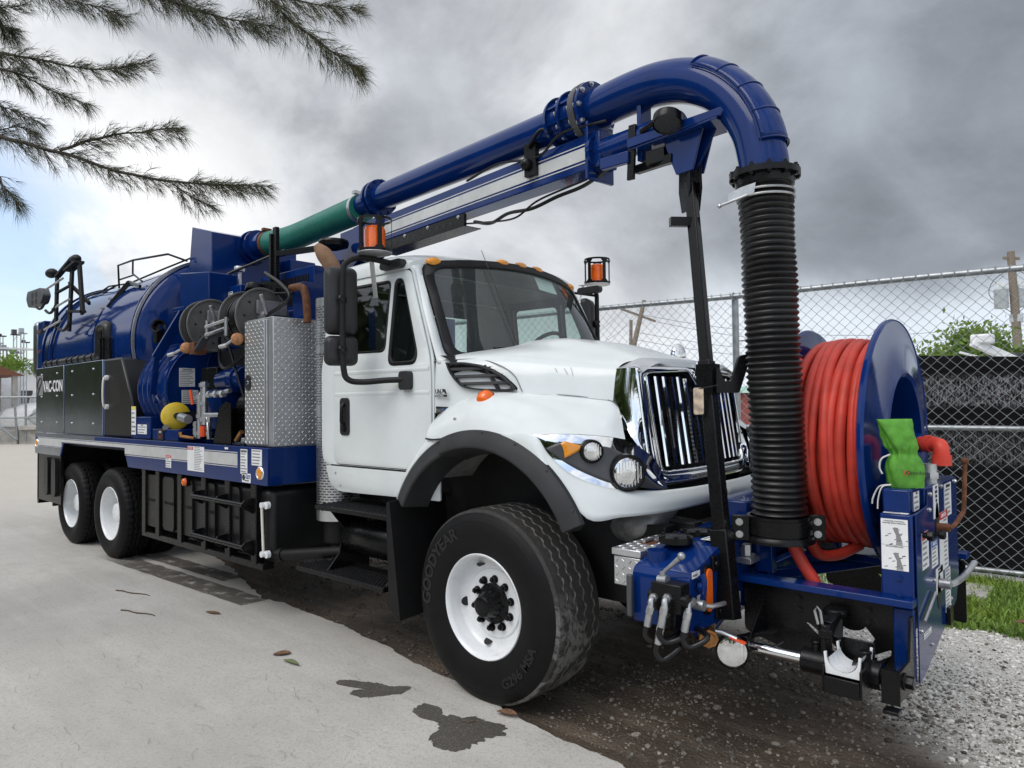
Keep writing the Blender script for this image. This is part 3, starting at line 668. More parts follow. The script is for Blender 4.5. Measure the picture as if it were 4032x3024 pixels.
# rear wall with window
rw = panel([(-.94, 1.1), (.94, 1.1), (1.0, 1.97), (.92, 2.66), (-.92, 2.66), (-1.0, 1.97)], [rrect(1.1, .36, .05) and [(a, b+2.33) for a, b in rrect(1.25, .36, .05)]], [], lambda y, z: V((-1.835, y, z)))
rw.build('rear_wall', 'white', CAB, .004, solid=.02)
panel([(a, b+2.33) for a, b in rrect(1.25, .36, .05)], [], [], lambda y, z: V((-1.835, y, z))).build('rear_window', 'side_glass', CAB, smooth=0)
panel([(-.92, 1.3), (.92, 1.3), (.98, 1.97), (.90, 2.64), (-.90, 2.64), (-.98, 1.97)], [[(a, b+2.33) for a, b in rrect(1.20, .34, .05)]], [], lambda y, z: V((-1.80, y, z))).build('rear_liner', 'seat', CAB, smooth=0)
DOOR = None
for sg in (-1, 1):
    d = panel(door_o, [[(x, z) for x, z in win_o], qw_o], CUT, sidef(sg)).build('door', 'white', T, .006, 2, solid=.018)
    panel([(-.552, 1.27), (-.552, 2.0), (-.85, 2.668), (-1.675, 2.672), (-1.68, 1.27)], [[(-1.05, 2.09), (-1.05, 2.595), (-1.58, 2.60), (-1.58, 2.10)], [(-1.01, 1.99), (-.73, 1.99), (-.71, 2.05), (-.93, 2.595), (-1.01, 2.595)]], CUT, sidef(sg, -.030)).build('door_frame', 'ink', CAB, smooth=0)
    # raised waist crease and lower press line
    k = MB()
    for z, h in ((1.955, .010), (1.80, .006)):
        k.grid([[V((x, sg*(ys(z+dz)+.0105+b), z+dz)) for x in (-1.64, -.58)] for dz, b in ((.018, -.006), (.006, h*.55), (-.01, h*.2), (-.03, -.006))])
    k.build('press_line', 'white', d, smooth=60)
    f = 1.05
    def ring(o_, w_):
        cx = sum(p[0] for p in o_)/len(o_); cz = sum(p[1] for p in o_)/len(o_)
        return [(cx+(x-cx)*(1-w_/max(.08, abs(x-cx)+.12)), cz+(z-cz)*(1-w_/max(.08, abs(z-cz)+.12))) for x, z in o_]
    panel(win_o, [ring(win_o, .022)], CUT, sidef(sg, .003)).build('window_seal', 'black_matte', d, solid=.016)
    panel(qw_o, [ring(qw_o, .040)], CUT, sidef(sg, .004)).build('window_seal', 'black_matte', d, solid=.018)
    panel(win_o, [], CUT, sidef(sg, -.004)).build('door_window', 'side_glass', d)
    panel(qw_o, [], CUT, sidef(sg, -.003)).build('vent_window', 'side_glass', d)
    hb = MB(); hb.prism([(-1.515+a, sg*1.026, 1.635+b) for a, b in rrect(.115, .275, .03)], (0, sg*.012, 0)); hb.build('handle_recess', 'ink', d, .004)
    hd = MB(); hd.tube([(-1.515, sg*1.040, 1.73), (-1.515, sg*1.062, 1.70), (-1.515, sg*1.064, 1.60), (-1.515, sg*1.040, 1.565)], .013, 8); hd.cyl((-1.515, sg*1.036, 1.545), (-1.515, sg*1.046, 1.545), .022, n=16); hd.build('door_handle', 'black', d, smooth=60)
    if sg < 0: DOOR = d
k = bolts(MB(), [(-1.735, -1.012, z) for z in (1.86, 1.45)]+[(-1.66, -1.012, 1.21), (-1.60, -1.010, 1.12)], -Y, .010, .006); k.build('screw', 'zinc', CAB)
# windshield and front pillars
def wsx(y, z, off=0.):
    t = (z-2.03)/.64; return V((-.285-.36*t-.215*(abs(y)/.93)**2.2+off, y, z+.065*(1-min(1, (y/.90)**2))*max(0, t)))
ws = rpoly([(-.885, 2.055), (.885, 2.055), (.815, 2.655), (-.815, 2.655)], [.07, .07, .09, .09])
wso = rpoly([(-.95, 2.005), (.95, 2.005), (.868, 2.705), (-.868, 2.705)], [.08, .08, .10, .10])
CY = [(0, y/10) for y in range(-9, 10)]+[(1, z) for z in (2.15, 2.3, 2.45, 2.6)]
panel(ws, [], CY, lambda y, z: wsx(y, z)).build('windshield', 'windshield', CAB, smooth=180)
panel(wso, [ws], CY, lambda y, z: wsx(y, z, .006)).build('windshield_seal', 'black_matte', CAB, smooth=60, solid=.014)
pil = rpoly([(-1.005, 1.98), (1.005, 1.98), (.925, 2.70), (-.925, 2.70)], .02)
panel(pil, [wso], CY, lambda y, z: wsx(y, z, -.012)).build('front_pillar', 'white', CAB, smooth=60, solid=.02)
# roof
rows = []
for i in range(13):
    v_ = i/12; h = .115+.105*math.sin(min(1, v_*1.9)*math.pi/2)-.05*max(0, v_-.55); row = []
    for j in range(37):
        th = R(-90+180*j/36); y = .955*math.copysign(abs(math.sin(th))**.9, math.sin(th)); z = 2.655+h*abs(math.cos(th))**.55
        xf = -.655-.205*(abs(y)/.93)**2.2; row.append(V((xf*(1-v_)+(-1.845)*v_, y, z)))
    rows.append(row)
k = MB(); k.grid(rows); k.grid([[V((-1.845, p.y, 2.64)) for p in rows[-1]], rows[-1]]); k.grid([[wsx(p.y*.93, 2.688, .0) for p in rows[0]], rows[0]])
ROOF = k.build('roof', 'white', CAB, smooth=60)
for y, z in ((-.78, 2.722), (-.20, 2.772), (0, 2.777), (.20, 2.772), (.78, 2.722)):
    c = V((-.672-.19*(abs(y)/.93)**2.2, y, z)); nrm = V((.62, y*.18, .78)).normalized(); u_ = Y; w_ = nrm.cross(u_)
    k = MB(); k.lathe(c, nrm, [(-.012, .058), (.006, .058), (.014, .048), (.022, .028), (.024, 0)], 24); 
    k.v = [c+(p-c)-w_*((p-c).dot(w_))*.45+Y*((p-c).dot(Y))*.10 for p in k.v]
    k.build('marker_light', 'amber', CAB, smooth=60)
k = MB(); k.tube([wsx(-.45, 2.07, .03), wsx(-.15, 2.09, .03), wsx(.02, 2.07, .04)], .008, 6); k.beam(wsx(-.62, 2.085, .02), wsx(-.12, 2.105, .03), .012, .022); k.build('wiper', 'black', CAB)
k = MB(); k.tube([wsx(.60, 2.07, .03), wsx(.30, 2.09, .03), wsx(.10, 2.07, .04)], .008, 6); k.beam(wsx(.15, 2.105, .02), wsx(.70, 2.085, .03), .012, .022); k.build('wiper', 'black', CAB)
k = MB(); k.tube([wsx(-.42, 2.06, .02), wsx(-.40, 2.78, .035)], .0025, 5); k.build('antenna', 'black', CAB)
k = MB(); k.grid([[wsx(-1+.1*j, 2.0, o_)+V((0, 0, dz)) for j in range(21)] for o_, dz in ((.015, .035), (.10, .0), (.14, -.06))]); k.build('cowl', 'black_matte', CAB, smooth=60)
# interior
k = MB(); k.bb((-1.0, -.93, 1.72), (-.60, .93, 2.02)); k.build('dashboard', 'dash', CAB, .04, 3)
for y in (-.50, .48):
    k = MB(); k.prism([(-1.46+a*.25, y-.25, 2.14+b) for a, b in ((-.30, -.5), (.30, -.5), (.18, .30), (.05, .42), (-.12, .42), (-.25, .3))], (0, .50, 0)); k.bb((-1.5, y-.25, 1.5), (-.98, y+.25, 1.68)); k.build('seat', 'seat', CAB, .04, 3)
k = MB(); ax = V((-.75, 0, .66)).normalized(); k.torus((-.86, .48, 2.13), ax, .215, .016, 36, 8); k.cyl((-.86, .48, 2.13), (-.70, .48, 1.98), .04, .05, 12)
for a in (.5, 2.6, 4.7): u_, w_ = k.frame(ax); k.beam(V((-.86, .48, 2.13)), V((-.86, .48, 2.13))+(u_*math.cos(a)+w_*math.sin(a))*.21, .03, .012)
k.build('steering_wheel', 'ink', CAB)
k = MB(); k.bb((-1.80, -.90, 1.25), (-.62, .90, 1.30)); k.bb((-1.80, -.9, 2.655), (-.95, .9, 2.67)); k.build('cab_liner', 'interior', CAB)
k = MB(); k.prism([wsx(.28+a*.13, 2.60+b*.05, -.03) for a, b in ((-1, -1), (1, -1), (1, 1), (-1, 1))], (-.004, 0, 0)); k.build('paper_slip', 'sticker', CAB)

# ---- hood
H = [[(-.24, 0, 2.165), (-.26, -.33, 2.155), (-.30, -.52, 2.105), (-.42, -.78, 2.062), (-.548, -.965, 2.020), (-.552, -1.005, 1.95), (-.552, -1.015, 1.66)],
     [(-.02, 0, 2.160), (-.02, -.34, 2.150), (-.06, -.53, 2.095), (-.12, -.75, 2.050), (-.20, -.885, 2.005), (-.22, -.94, 1.92), (-.22, -.965, 1.75)],
     [(.22, 0, 2.115), (.22, -.33, 2.105), (.20, -.50, 2.060), (.16, -.67, 2.018), (.12, -.775, 1.975), (.12, -.82, 1.90), (.12, -.85, 1.775)],
     [(.42, 0, 2.055), (.42, -.32, 2.045), (.40, -.47, 2.015), (.38, -.59, 1.985), (.36, -.672, 1.945), (.36, -.71, 1.88), (.36, -.735, 1.755)],
     [(.66, 0, 1.990), (.655, -.32, 1.984), (.635, -.46, 1.968), (.615, -.56, 1.950), (.600, -.615, 1.912), (.600, -.640, 1.855), (.595, -.658, 1.728)]]
Hs = net(H, 24, 30); full = [list(reversed(r))+mir(r[1:]) for r in Hs]
k = MB(); k.grid(full); HOOD = k.build('hood', 'white', T, smooth=50)
# fenders
F = [[(-.50, -1.00, 1.68), (-.50, -1.035, 1.64), (-.49, -1.09, 1.60), (-.47, -1.14, 1.56), (-.455, -1.165, 1.50)],
     [(-.30, -.972, 1.745), (-.31, -1.03, 1.735), (-.31, -1.09, 1.695), (-.30, -1.15, 1.62), (-.29, -1.18, 1.507)],
     [(-.05, -.905, 1.782), (-.05, -.985, 1.785), (-.05, -1.07, 1.750), (-.05, -1.15, 1.67), (-.05, -1.185, 1.560)],
     [(.20, -.80, 1.772), (.20, -.91, 1.765), (.20, -1.03, 1.715), (.20, -1.14, 1.63), (.20, -1.185, 1.537)],
     [(.36, -.735, 1.757), (.38, -.84, 1.735), (.40, -.97, 1.680), (.41, -1.10, 1.60), (.41, -1.165, 1.548)],
     [(.47, -.69, 1.743), (.52, -.78, 1.695), (.56, -.90, 1.635), (.58, -1.0, 1.585), (.59, -1.055, 1.552)],
     [(.575, -.660, 1.728), (.63, -.73, 1.655), (.67, -.81, 1.595), (.70, -.87, 1.555), (.71, -.90, 1.535)],
     [(.63, -.655, 1.69), (.675, -.69, 1.61), (.71, -.73, 1.56), (.74, -.765, 1.53), (.755, -.785, 1.515)]]
for sg in (1, -1):
    n_ = net(F, 35, 14); n_ = n_ if sg == 1 else [mir(r) for r in n_]
    k = MB(); k.grid(n_); FEN = k.build('fender', 'white', T, smooth=60)
    fa = [[(.20, -1.185, 1.545), (.41, -1.165, 1.552), (.50, -1.142, 1.445), (.62, -1.085, 1.335), (.76, -.955, 1.265), (.86, -.74, 1.235), (.905, -.57, 1.228), (.935, -.3, 1.225), (.945, 0, 1.225)],
          [(.20, -1.186, 1.540), (.42, -1.178, 1.50), (.53, -1.160, 1.375), (.66, -1.115, 1.260), (.80, -.975, 1.200), (.895, -.76, 1.178), (.94, -.57, 1.175), (.965, -.3, 1.172), (.975, 0, 1.172)],
          [(.20, -1.187, 1.535), (.42, -1.184, 1.447), (.58, -1.175, 1.320), (.745, -1.135, 1.125), (.835, -.96, 1.118), (.905, -.76, 1.118), (.945, -.57, 1.12), (.965, -.3, 1.125), (.972, 0, 1.13)]]
    n_ = net(fa, 8, 40); n_ = n_ if sg == 1 else [mir(r) for r in n_]; k = MB(); k.grid(n_); k.build('front_fascia', 'white', T, smooth=60, solid=.006)
    # headlight: chrome bowl, grey inset, two lamps, amber signal
    up = [(.412, -1.166, 1.550), (.59, -1.056, 1.550), (.71, -.902, 1.533), (.765, -.775, 1.505), (.83, -.66, 1.43), (.862, -.60, 1.35), (.895, -.575, 1.232)]
    lo = [(.412, -1.166, 1.546), (.47, -1.152, 1.47), (.545, -1.122, 1.390), (.64, -1.068, 1.322), (.76, -.955, 1.262), (.855, -.74, 1.237), (.895, -.577, 1.231)]
    md = [V(a).lerp(V(b), .5)+V((.02, -.016, 0))*(math.sin(math.pi*i/6)) for i, (a, b) in enumerate(zip(up, lo))]
    hn = net([up, md, lo], 14, 36); HN = hn if sg == 1 else [mir(r) for r in hn]
    k = MB(); k.grid(HN); HL = k.build('headlight', 'chrome', T, smooth=60)
    def hp(u_, v_, off=0.):
        u_ *= 14; v_ *= 36; i, j = min(13, int(u_)), min(35, int(v_)); a, b = u_-i, v_-j
        p = (hn[i][j]*(1-a)+hn[i+1][j]*a)*(1-b)+(hn[i][j+1]*(1-a)+hn[i+1][j+1]*a)*b
        nn = (hn[i+1][j]-hn[i][j]).cross(hn[i][j+1]-hn[i][j]).normalized()
        if nn.x-nn.y < 0: nn = -nn
        q = p+nn*off; return q if sg == 1 else V((q.x, -q.y, q.z))
    rows = []
    for a in range(11):
        rw_ = []
        for b in range(27):
            t = b/26; lo_u = .90-.03*math.sin(math.pi*t); hi_u = .46-.26*math.sin(math.pi*min(1, t*1.1))+.30*t*t; u_ = hi_u+(lo_u-hi_u)*a/10; v_ = .17+.79*t; dep = .004+.004*math.sin(math.pi*a/10)
            rw_.append(hp(u_, v_, dep))
        rows.append(rw_)
    k = MB(); k.grid(rows); k.build('headlight_inset', 'darkgrey', HL, smooth=60, solid=.004)
    fw = V((.84, -.54*sg, .02)).normalized()
    for u0, v0, r in ((.58, .655, .088), (.46, .375, .056)):
        c = hp(u0, v0, .022); 
        k = MB(); k.lathe(c, fw, [(-.06, r*1.15), (.012, r*1.12), (.016, r*1.04), (.0, r*.99)], 36); k.build('lamp_ring', 'black', HL, smooth=50)
        k = MB(); k.lathe(c, fw, [(-.05, r*.2), (-.03, r*.7), (.0, r)], 32); k.build('lamp_reflector', 'reflector', HL, smooth=60)
        k = MB(); k.lathe(c, fw, [(.0, r), (.008, r*.9), (.014, r*.6), (.017, 0)], 32)
        u_, w_ = k.frame(fw)
        for q in range(-4, 5): h = math.sqrt(max(.01, .8-(q/5)**2))*r*.95; k.beam(c+u_*q*r*.2-w_*h+fw*.014, c+u_*q*r*.2+w_*h+fw*.014, .004, .003, fw)
        k.build('lamp_lens', 'glass_lamp', HL, smooth=50)
    k = MB(); k.grid([[hp(.40+(.12+.30*b/6)*a/6+.0*b, .19+.125*b/6, .014) for b in range(7)] for a in range(7)]); k.build('turn_signal', 'amber', HL, smooth=60, solid=.006)
    k = MB(); c = V((-.06, -1.04*sg, 1.748)); nrm = V((0, -.55*sg, .83)).normalized(); k.lathe(c, nrm, [(-.03, .060), (.01, .060), (.012, .056)], 28); k.build('lamp_base', 'chrome', FEN)
    k = MB(); k.lathe(c, nrm, [(.010, .056), (.026, .050), (.044, .034), (.052, .015), (.053, 0)], 28); k.build('marker_light', 'orange_lens', FEN, smooth=60)
    # flares
    def sweep(prof, a0, a1, n, name, m, par, yoff=0.):
        rows = [[V((rad*math.cos(R(a0+(a1-a0)*i/n)), sg*(y+yoff), .734+rad*math.sin(R(a0+(a1-a0)*i/n)))) for rad, y in prof] for i in range(n+1)]
        k = MB(); k.grid(rows); k.f.append(tuple(len(k.v)-len(prof)+q for q in range(len(prof)))); k.f.append(tuple(range(len(prof)))); return k.build(name, m, par, .004, 2, 40)
    FP = [(.838, -1.165), (.834, -1.192), (.815, -1.200), (.748, -1.236), (.736, -1.236), (.728, -1.225), (.690, -1.05), (.685, -1.02)]
    sweep(FP, 26, 111.5, 40, 'fender_flare', 'plastic', T)
    bolts(MB(), [(.822*math.cos(R(a)), sg*-1.199, .734+.822*math.sin(R(a))) for a in (32, 50, 68, 86, 104)], Y*-sg, .006, .004).build('flare_screw', 'darkgrey', T)
    FR = [(.838, -1.145), (.832, -1.170), (.815, -1.175), (.742, -1.205), (.730, -1.200), (.700, -1.05), (.69, -1.02)]
    sweep(FR, 113, 153, 20, 'fender_flare', 'plastic', T)
    k = MB(); rows = []
    for i in range(17):
        a = R(112.5+41*i/16); t = i/16; ro = .835+.095*(1-t)**.8+.012; rows.append([V((rr*math.cos(a), sg*y, .734+rr*math.sin(a))) for rr, y in ((.80, -1.10), (.836, -1.172), (.5*(.836+ro), -1.165), (ro, -1.12), (ro+.005, -.98))])
    k.grid(rows); k.build('rear_fender', 'white', T, smooth=50)
    # liner, splash wall and mud flap
    rows = [[V((rr*math.cos(R(a)), sg*y, .734+rr*math.sin(R(a)))) for rr, y in ((.79, -1.14), (.80, -.9), (.79, -.60))] for a in range(34, 151, 9)]
    k = MB(); k.grid(rows); k.build('wheel_liner', 'grime_white', T, smooth=60)
    k = MB(); k.bb((-.85, sg*.58, .55), (.80, sg*.55, 1.5)); k.build('splash_wall', 'frame', T)
    k = MB(); k.add([(-.80, sg*-1.19, 1.09), (-.78, sg*-.72, 1.09), (-.70, sg*-.72, .36), (-.70, sg*-1.19, .335)], [(0, 1, 2, 3)]); k.add([(-.80, sg*-1.19, 1.09), (-.70, sg*-1.19, .335), (-.80, sg*-1.195, .40), (-.82, sg*-1.195, 1.08)], [(0, 1, 2, 3)]); k.build('mud_flap', 'black_matte', T, solid=.012, smooth=0)
# hood side details (right): vent, badge lettering
def hside(x, z, off=.012):
    """point on the right hood side wall"""
    best = None
    for r in Hs:
        for p in r[16:]:
            d = (p.x-x)**2+(p.z-z)**2
            if best is None or d < best[0]: best = (d, p)
    y = best[1].y
    return V((x, y-off, z))
vo = [(-.43, 1.985), (-.30, 1.98), (-.17, 1.955), (-.07, 1.91), (0, 1.86), (.045, 1.80), (-.12, 1.798), (-.27, 1.815), (-.34, 1.85), (-.40, 1.92)]
vo = [tuple(p.xy) for p in curve([V(q+(0,)) for q in vo+vo[:1]], 60)][:-1]
def vside(x, z, off): return V((x, -1.005+.26*max(0, (x+.45))**1.15-off, z))
vc = (-.2, 1.88); vi = [(vc[0]+(x-vc[0])*.92, vc[1]+(z-vc[1])*.86) for x, z in vo]
panel(vo, [vi], [], lambda x, z: vside(x, z, .012)).build('vent_frame', 'plastic', HOOD, .003, solid=.030)
panel(vo, [], [], lambda x, z: vside(x, z, -.015)).build('vent_recess', 'ink', HOOD, smooth=0)
k = MB()
for i in range(1, 4):
    z = 1.80+.185*i/4; xs = [x for x, zz in vi if abs(zz-z) < .02]
    if xs: k.grid([[vside(min(xs)+(max(xs)-min(xs))*j/8, z+dz, of) for j in range(9)] for dz, of in ((.008, -.012), (.010, .012), (-.006, .016), (-.010, -.010))])
k.beam(vside(-.16, 1.955, .004), vside(-.06, 1.80, .004), .02, .012, Y); k.build('vent_slat', 'plastic', HOOD, smooth=40)
k = MB(); k.prism([vside(-.515, 1.655+.0, .022), vside(-.375, 1.648, .035), vside(-.375, 1.700, .035), vside(-.515, 1.705, .022)], (0, -.004, 0)); BD = k.build('badge', 'ink', HOOD)
text('MAXX', .036, 'ink_grey', BD, vside(-.508, 1.678, .031), (1, -.09, -.03), Z, sx=.8); text('FORCE', .044, 'ink_blue', BD, vside(-.447, 1.676, .0345), (1, -.09, -.03), Z, sx=.62, bold=.001)
text('Uhl', .040, 'ink', HOOD, vside(-.530, 1.800, .018), (1, .0, 0), Z, bold=.001)
k = MB(); k.prism([vside(-.472+a, 1.800+b, .019) for a, b in ((.0, -.015), (.016, .002), (.01, .017), (.036, .014), (.05, -.015), (.036, -.015), (.026, .0))], (0, -.002, 0)); k.prism([vside(-.53+a, 1.774+b, .0185) for a, b in ((0, -.009), (.108, -.009), (.108, .006), (0, .006))], (0, -.0015, 0)); k.build('dealer_mark', 'ink', HOOD)
text('Truck Sales', .015, 'sticker', HOOD, vside(-.527, 1.7725, .021), (1, 0, 0), Z, sx=1.15)
k = MB(); sm = curve([hside(-.46, 2.005), hside(-.25, 2.000), hside(-.08, 1.955), hside(.02, 1.89), hside(.08, 1.79)], 24); k.tube([p+V((0, .010, 0)) for p in sm], .0035, 5); k.build('hood_seam', 'ink_grey', HOOD)
k = MB(); k.tube([V(r[0])+V((0, -.002, .003)) for r in net(F, 35, 2)[12:]], .0035, 5); k.build('hood_seam', 'ink_grey', HOOD)
k = MB(); k.tube(curve([V((-.455, -1.172, 1.506)), V((-.38, -1.182, 1.502)), V((-.30, -1.188, 1.508))], 6), .006, 6); k.build('fender_gap', 'ink', HOOD)
k = MB(); k.bb((-.562, -1.012, 1.62), (-.548, -.97, 2.0)); k.build('door_gap_seal', 'ink', HOOD)
for q_, (px_, pz_, sz_) in enumerate(((-.20, 1.625, .013),)):
    k = MB(); fs_ = net(F, 35, 14); b_ = min((p for r in fs_ for p in r), key=lambda p: (p.x-px_)**2+(p.z-pz_)**2); nn = V((0, -.86, .5)).normalized(); u_ = X; w2_ = nn.cross(u_)
    k.prism([b_+nn*.003+u_*sz_*(1+.45*noise.noise(V((i*.9, q_, 2))))*math.cos(6.283*i/14)+w2_*sz_*.6*(1+.5*noise.noise(V((i*.7, q_, 7))))*math.sin(6.283*i/14) for i in range(14)], nn*.0015); k.build('paint_chip', 'chip', HOOD, smooth=0)
k = MB()
for x_, z_, L_ in ((.245, 1.93, .05), (.30, 1.925, .035), (.33, 1.93, .055)): a_ = hside(x_, z_, .004); b_ = hside(x_+.022, z_-L_, .004); k.tube([a_, a_.lerp(b_, .5)+V((.003, 0, 0)), b_], .0016, 4)
k.build('paint_scratch', 'ink_grey', HOOD)
# ---- grille
def gx(y, z, off=0.): return V((.775+(1.93-z)*.14-.05*(abs(y)/.6)**3+off, y, z))
go = rpoly([(-.590, 1.240), (.590, 1.240), (.632, 1.40), (.628, 1.935), (-.628, 1.935), (-.632, 1.40)], [.05, .05, .05, .06, .06, .05])
gh = rpoly([(-.525, 1.325), (.525, 1.325), (.562, 1.40), (.562, 1.880), (.12, 1.900), (0, 1.79), (-.12, 1.900), (-.562, 1.880)], [.03, .03, .04, .04, .02, .01, .02, .04])
CG = [(0, y/10) for y in range(-5, 6)]
def ray_out(poly, a, c=(0., 1.60)):
    """distance from c to the polygon's edge in direction a"""
    dx, dy = math.cos(a), math.sin(a); best = None
    for i in range(len(poly)):
        (x0_, y0_), (x1_, y1_) = poly[i], poly[(i+1) % len(poly)]; ex, ey = x1_-x0_, y1_-y0_; den = dx*ey-dy*ex
        if abs(den) < 1e-9: continue
        t = ((x0_-c[0])*ey-(y0_-c[1])*ex)/den; s_ = ((x0_-c[0])*dy-(y0_-c[1])*dx)/den
        if t > 0 and -1e-6 <= s_ <= 1+1e-6 and (best is None or t > best): best = t
    return best
def frame_ring(prof, n=180):
    """prof: (fraction from outer to inner outline, offset along x) -> rows for a rounded frame"""
    rows = []
    for i in range(n):
        a = 6.28319*i/n; ro, ri = ray_out(go, a), ray_out(gh, a); rows.append([gx(math.cos(a)*(ro+(ri-ro)*t), 1.60+math.sin(a)*(ro+(ri-ro)*t), o_) for t, o_ in prof])
    rows.append(rows[0]); return rows
k = MB(); k.grid(frame_ring([(0, -.05), (0, -.012), (.08, .004), (.25, .012), (.55, .013), (.72, .010), (.80, -.004)])); GR = k.build('grille_surround', 'chrome', T, smooth=60)
k = MB(); k.grid(frame_ring([(.80, -.004), (.82, .016), (.88, .020), (.95, .018), (1.0, .006), (1.0, -.06)])); k.build('grille_lip', 'chrome', GR, smooth=60)
for sg in (1, -1):
    A = [(.605, -.632, 1.915), (.605, -.655, 1.76), (.635, -.662, 1.69), (.69, -.670, 1.58), (.755, -.69, 1.50), (.84, -.632, 1.37), (.885, -.588, 1.245)]; B = [gx(-.622, z, .004) for z in (1.915, 1.82, 1.72, 1.60, 1.48, 1.36, 1.245)]
    mdl = [V(a).lerp(b, .5)+V((.012, -.012, 0)) for a, b in zip(A, B)]; n_ = net([A, mdl, B], 6, 24); n_ = n_ if sg == 1 else [mir(r) for r in n_]; k = MB(); k.grid(n_); k.build('grille_cheek', 'chrome', GR, smooth=60)
cap = [[V((.655, y, 1.990-.04*(abs(y)/.6)**4)) if abs(y) < .4 else V((.655-.055*((abs(y)-.4)/.22), y, 1.99-.075*((abs(y)-.4)/.22)**1.3)) for y in [-.62+.062*j for j in range(21)]]]
cap.append([V((.715, p.y*.995, p.z-.010)) for p in cap[0]]); cap.append([V((.77, p.y*.99, p.z-.030)) for p in cap[0]]); cap.append([gx(p.y*.99, 1.928, .012) for p in cap[0]])
k = MB(); k.grid(net(cap, 10, 40)); k.build('grille_cap', 'satin', GR, smooth=60)
for i in range(14):
    y = -.51+1.02*i/13; zt = 1.868-max(0, .13-abs(y))*.75
    k = MB(); a, b = gx(y, 1.345, -.030), gx(y, zt, -.030); rows = []
    for p in (a, b): rows.append([p+V((q, r_, 0)) for q, r_ in ((-.03, -.010), (.006, -.016), (.016, -.008), (.019, .004), (.014, .014), (-.03, .010))])
    k.grid(rows, True); k.f += [(0, 1, 2, 3, 4, 5), (11, 10, 9, 8, 7, 6)]; k.build('grille_bar', 'chrome', GR, smooth=30)
k = MB(); k.add([gx(-.59, 1.3, -.09), gx(.59, 1.3, -.09), gx(.59, 1.92, -.09), gx(-.59, 1.92, -.09)], [(0, 1, 2, 3)]); k.build('radiator', 'ink', GR, smooth=0)
for z in (1.38, 1.62, 1.84):
    k = MB(); k.beam(gx(-.53, z, -.065), gx(.53, z, -.065), .012, .02); k.build('grille_rail', 'black', GR)
dm = lambda s_, off: [gx(0, 1.868, off)+V((-(.14)*b*s_, a*s_, b*s_)) for a, b in ((0, -.098), (.058, 0), (0, .098), (-.058, 0))]
k = MB(); k.prism(dm(1, .012), (.02, 0, .003)); EM = k.build('emblem', 'chrome', GR, .003)
k = MB(); k.prism(dm(.80, .033), (.003, 0, 0)); k.build('emblem_field', 'ink', EM)
k = MB(); q = dm(.62, .037); k.prism([q[0], q[1], q[3]], (.002, 0, 0)); k.prism([q[2], q[3], q[1]], (.0025, 0, 0)); k.build('emblem_red', 'emblem_red', EM)
k = MB(); k.box(gx(0, 1.868, .042), (.004, .075, .022)); k.build('emblem_bar', 'chrome', EM)
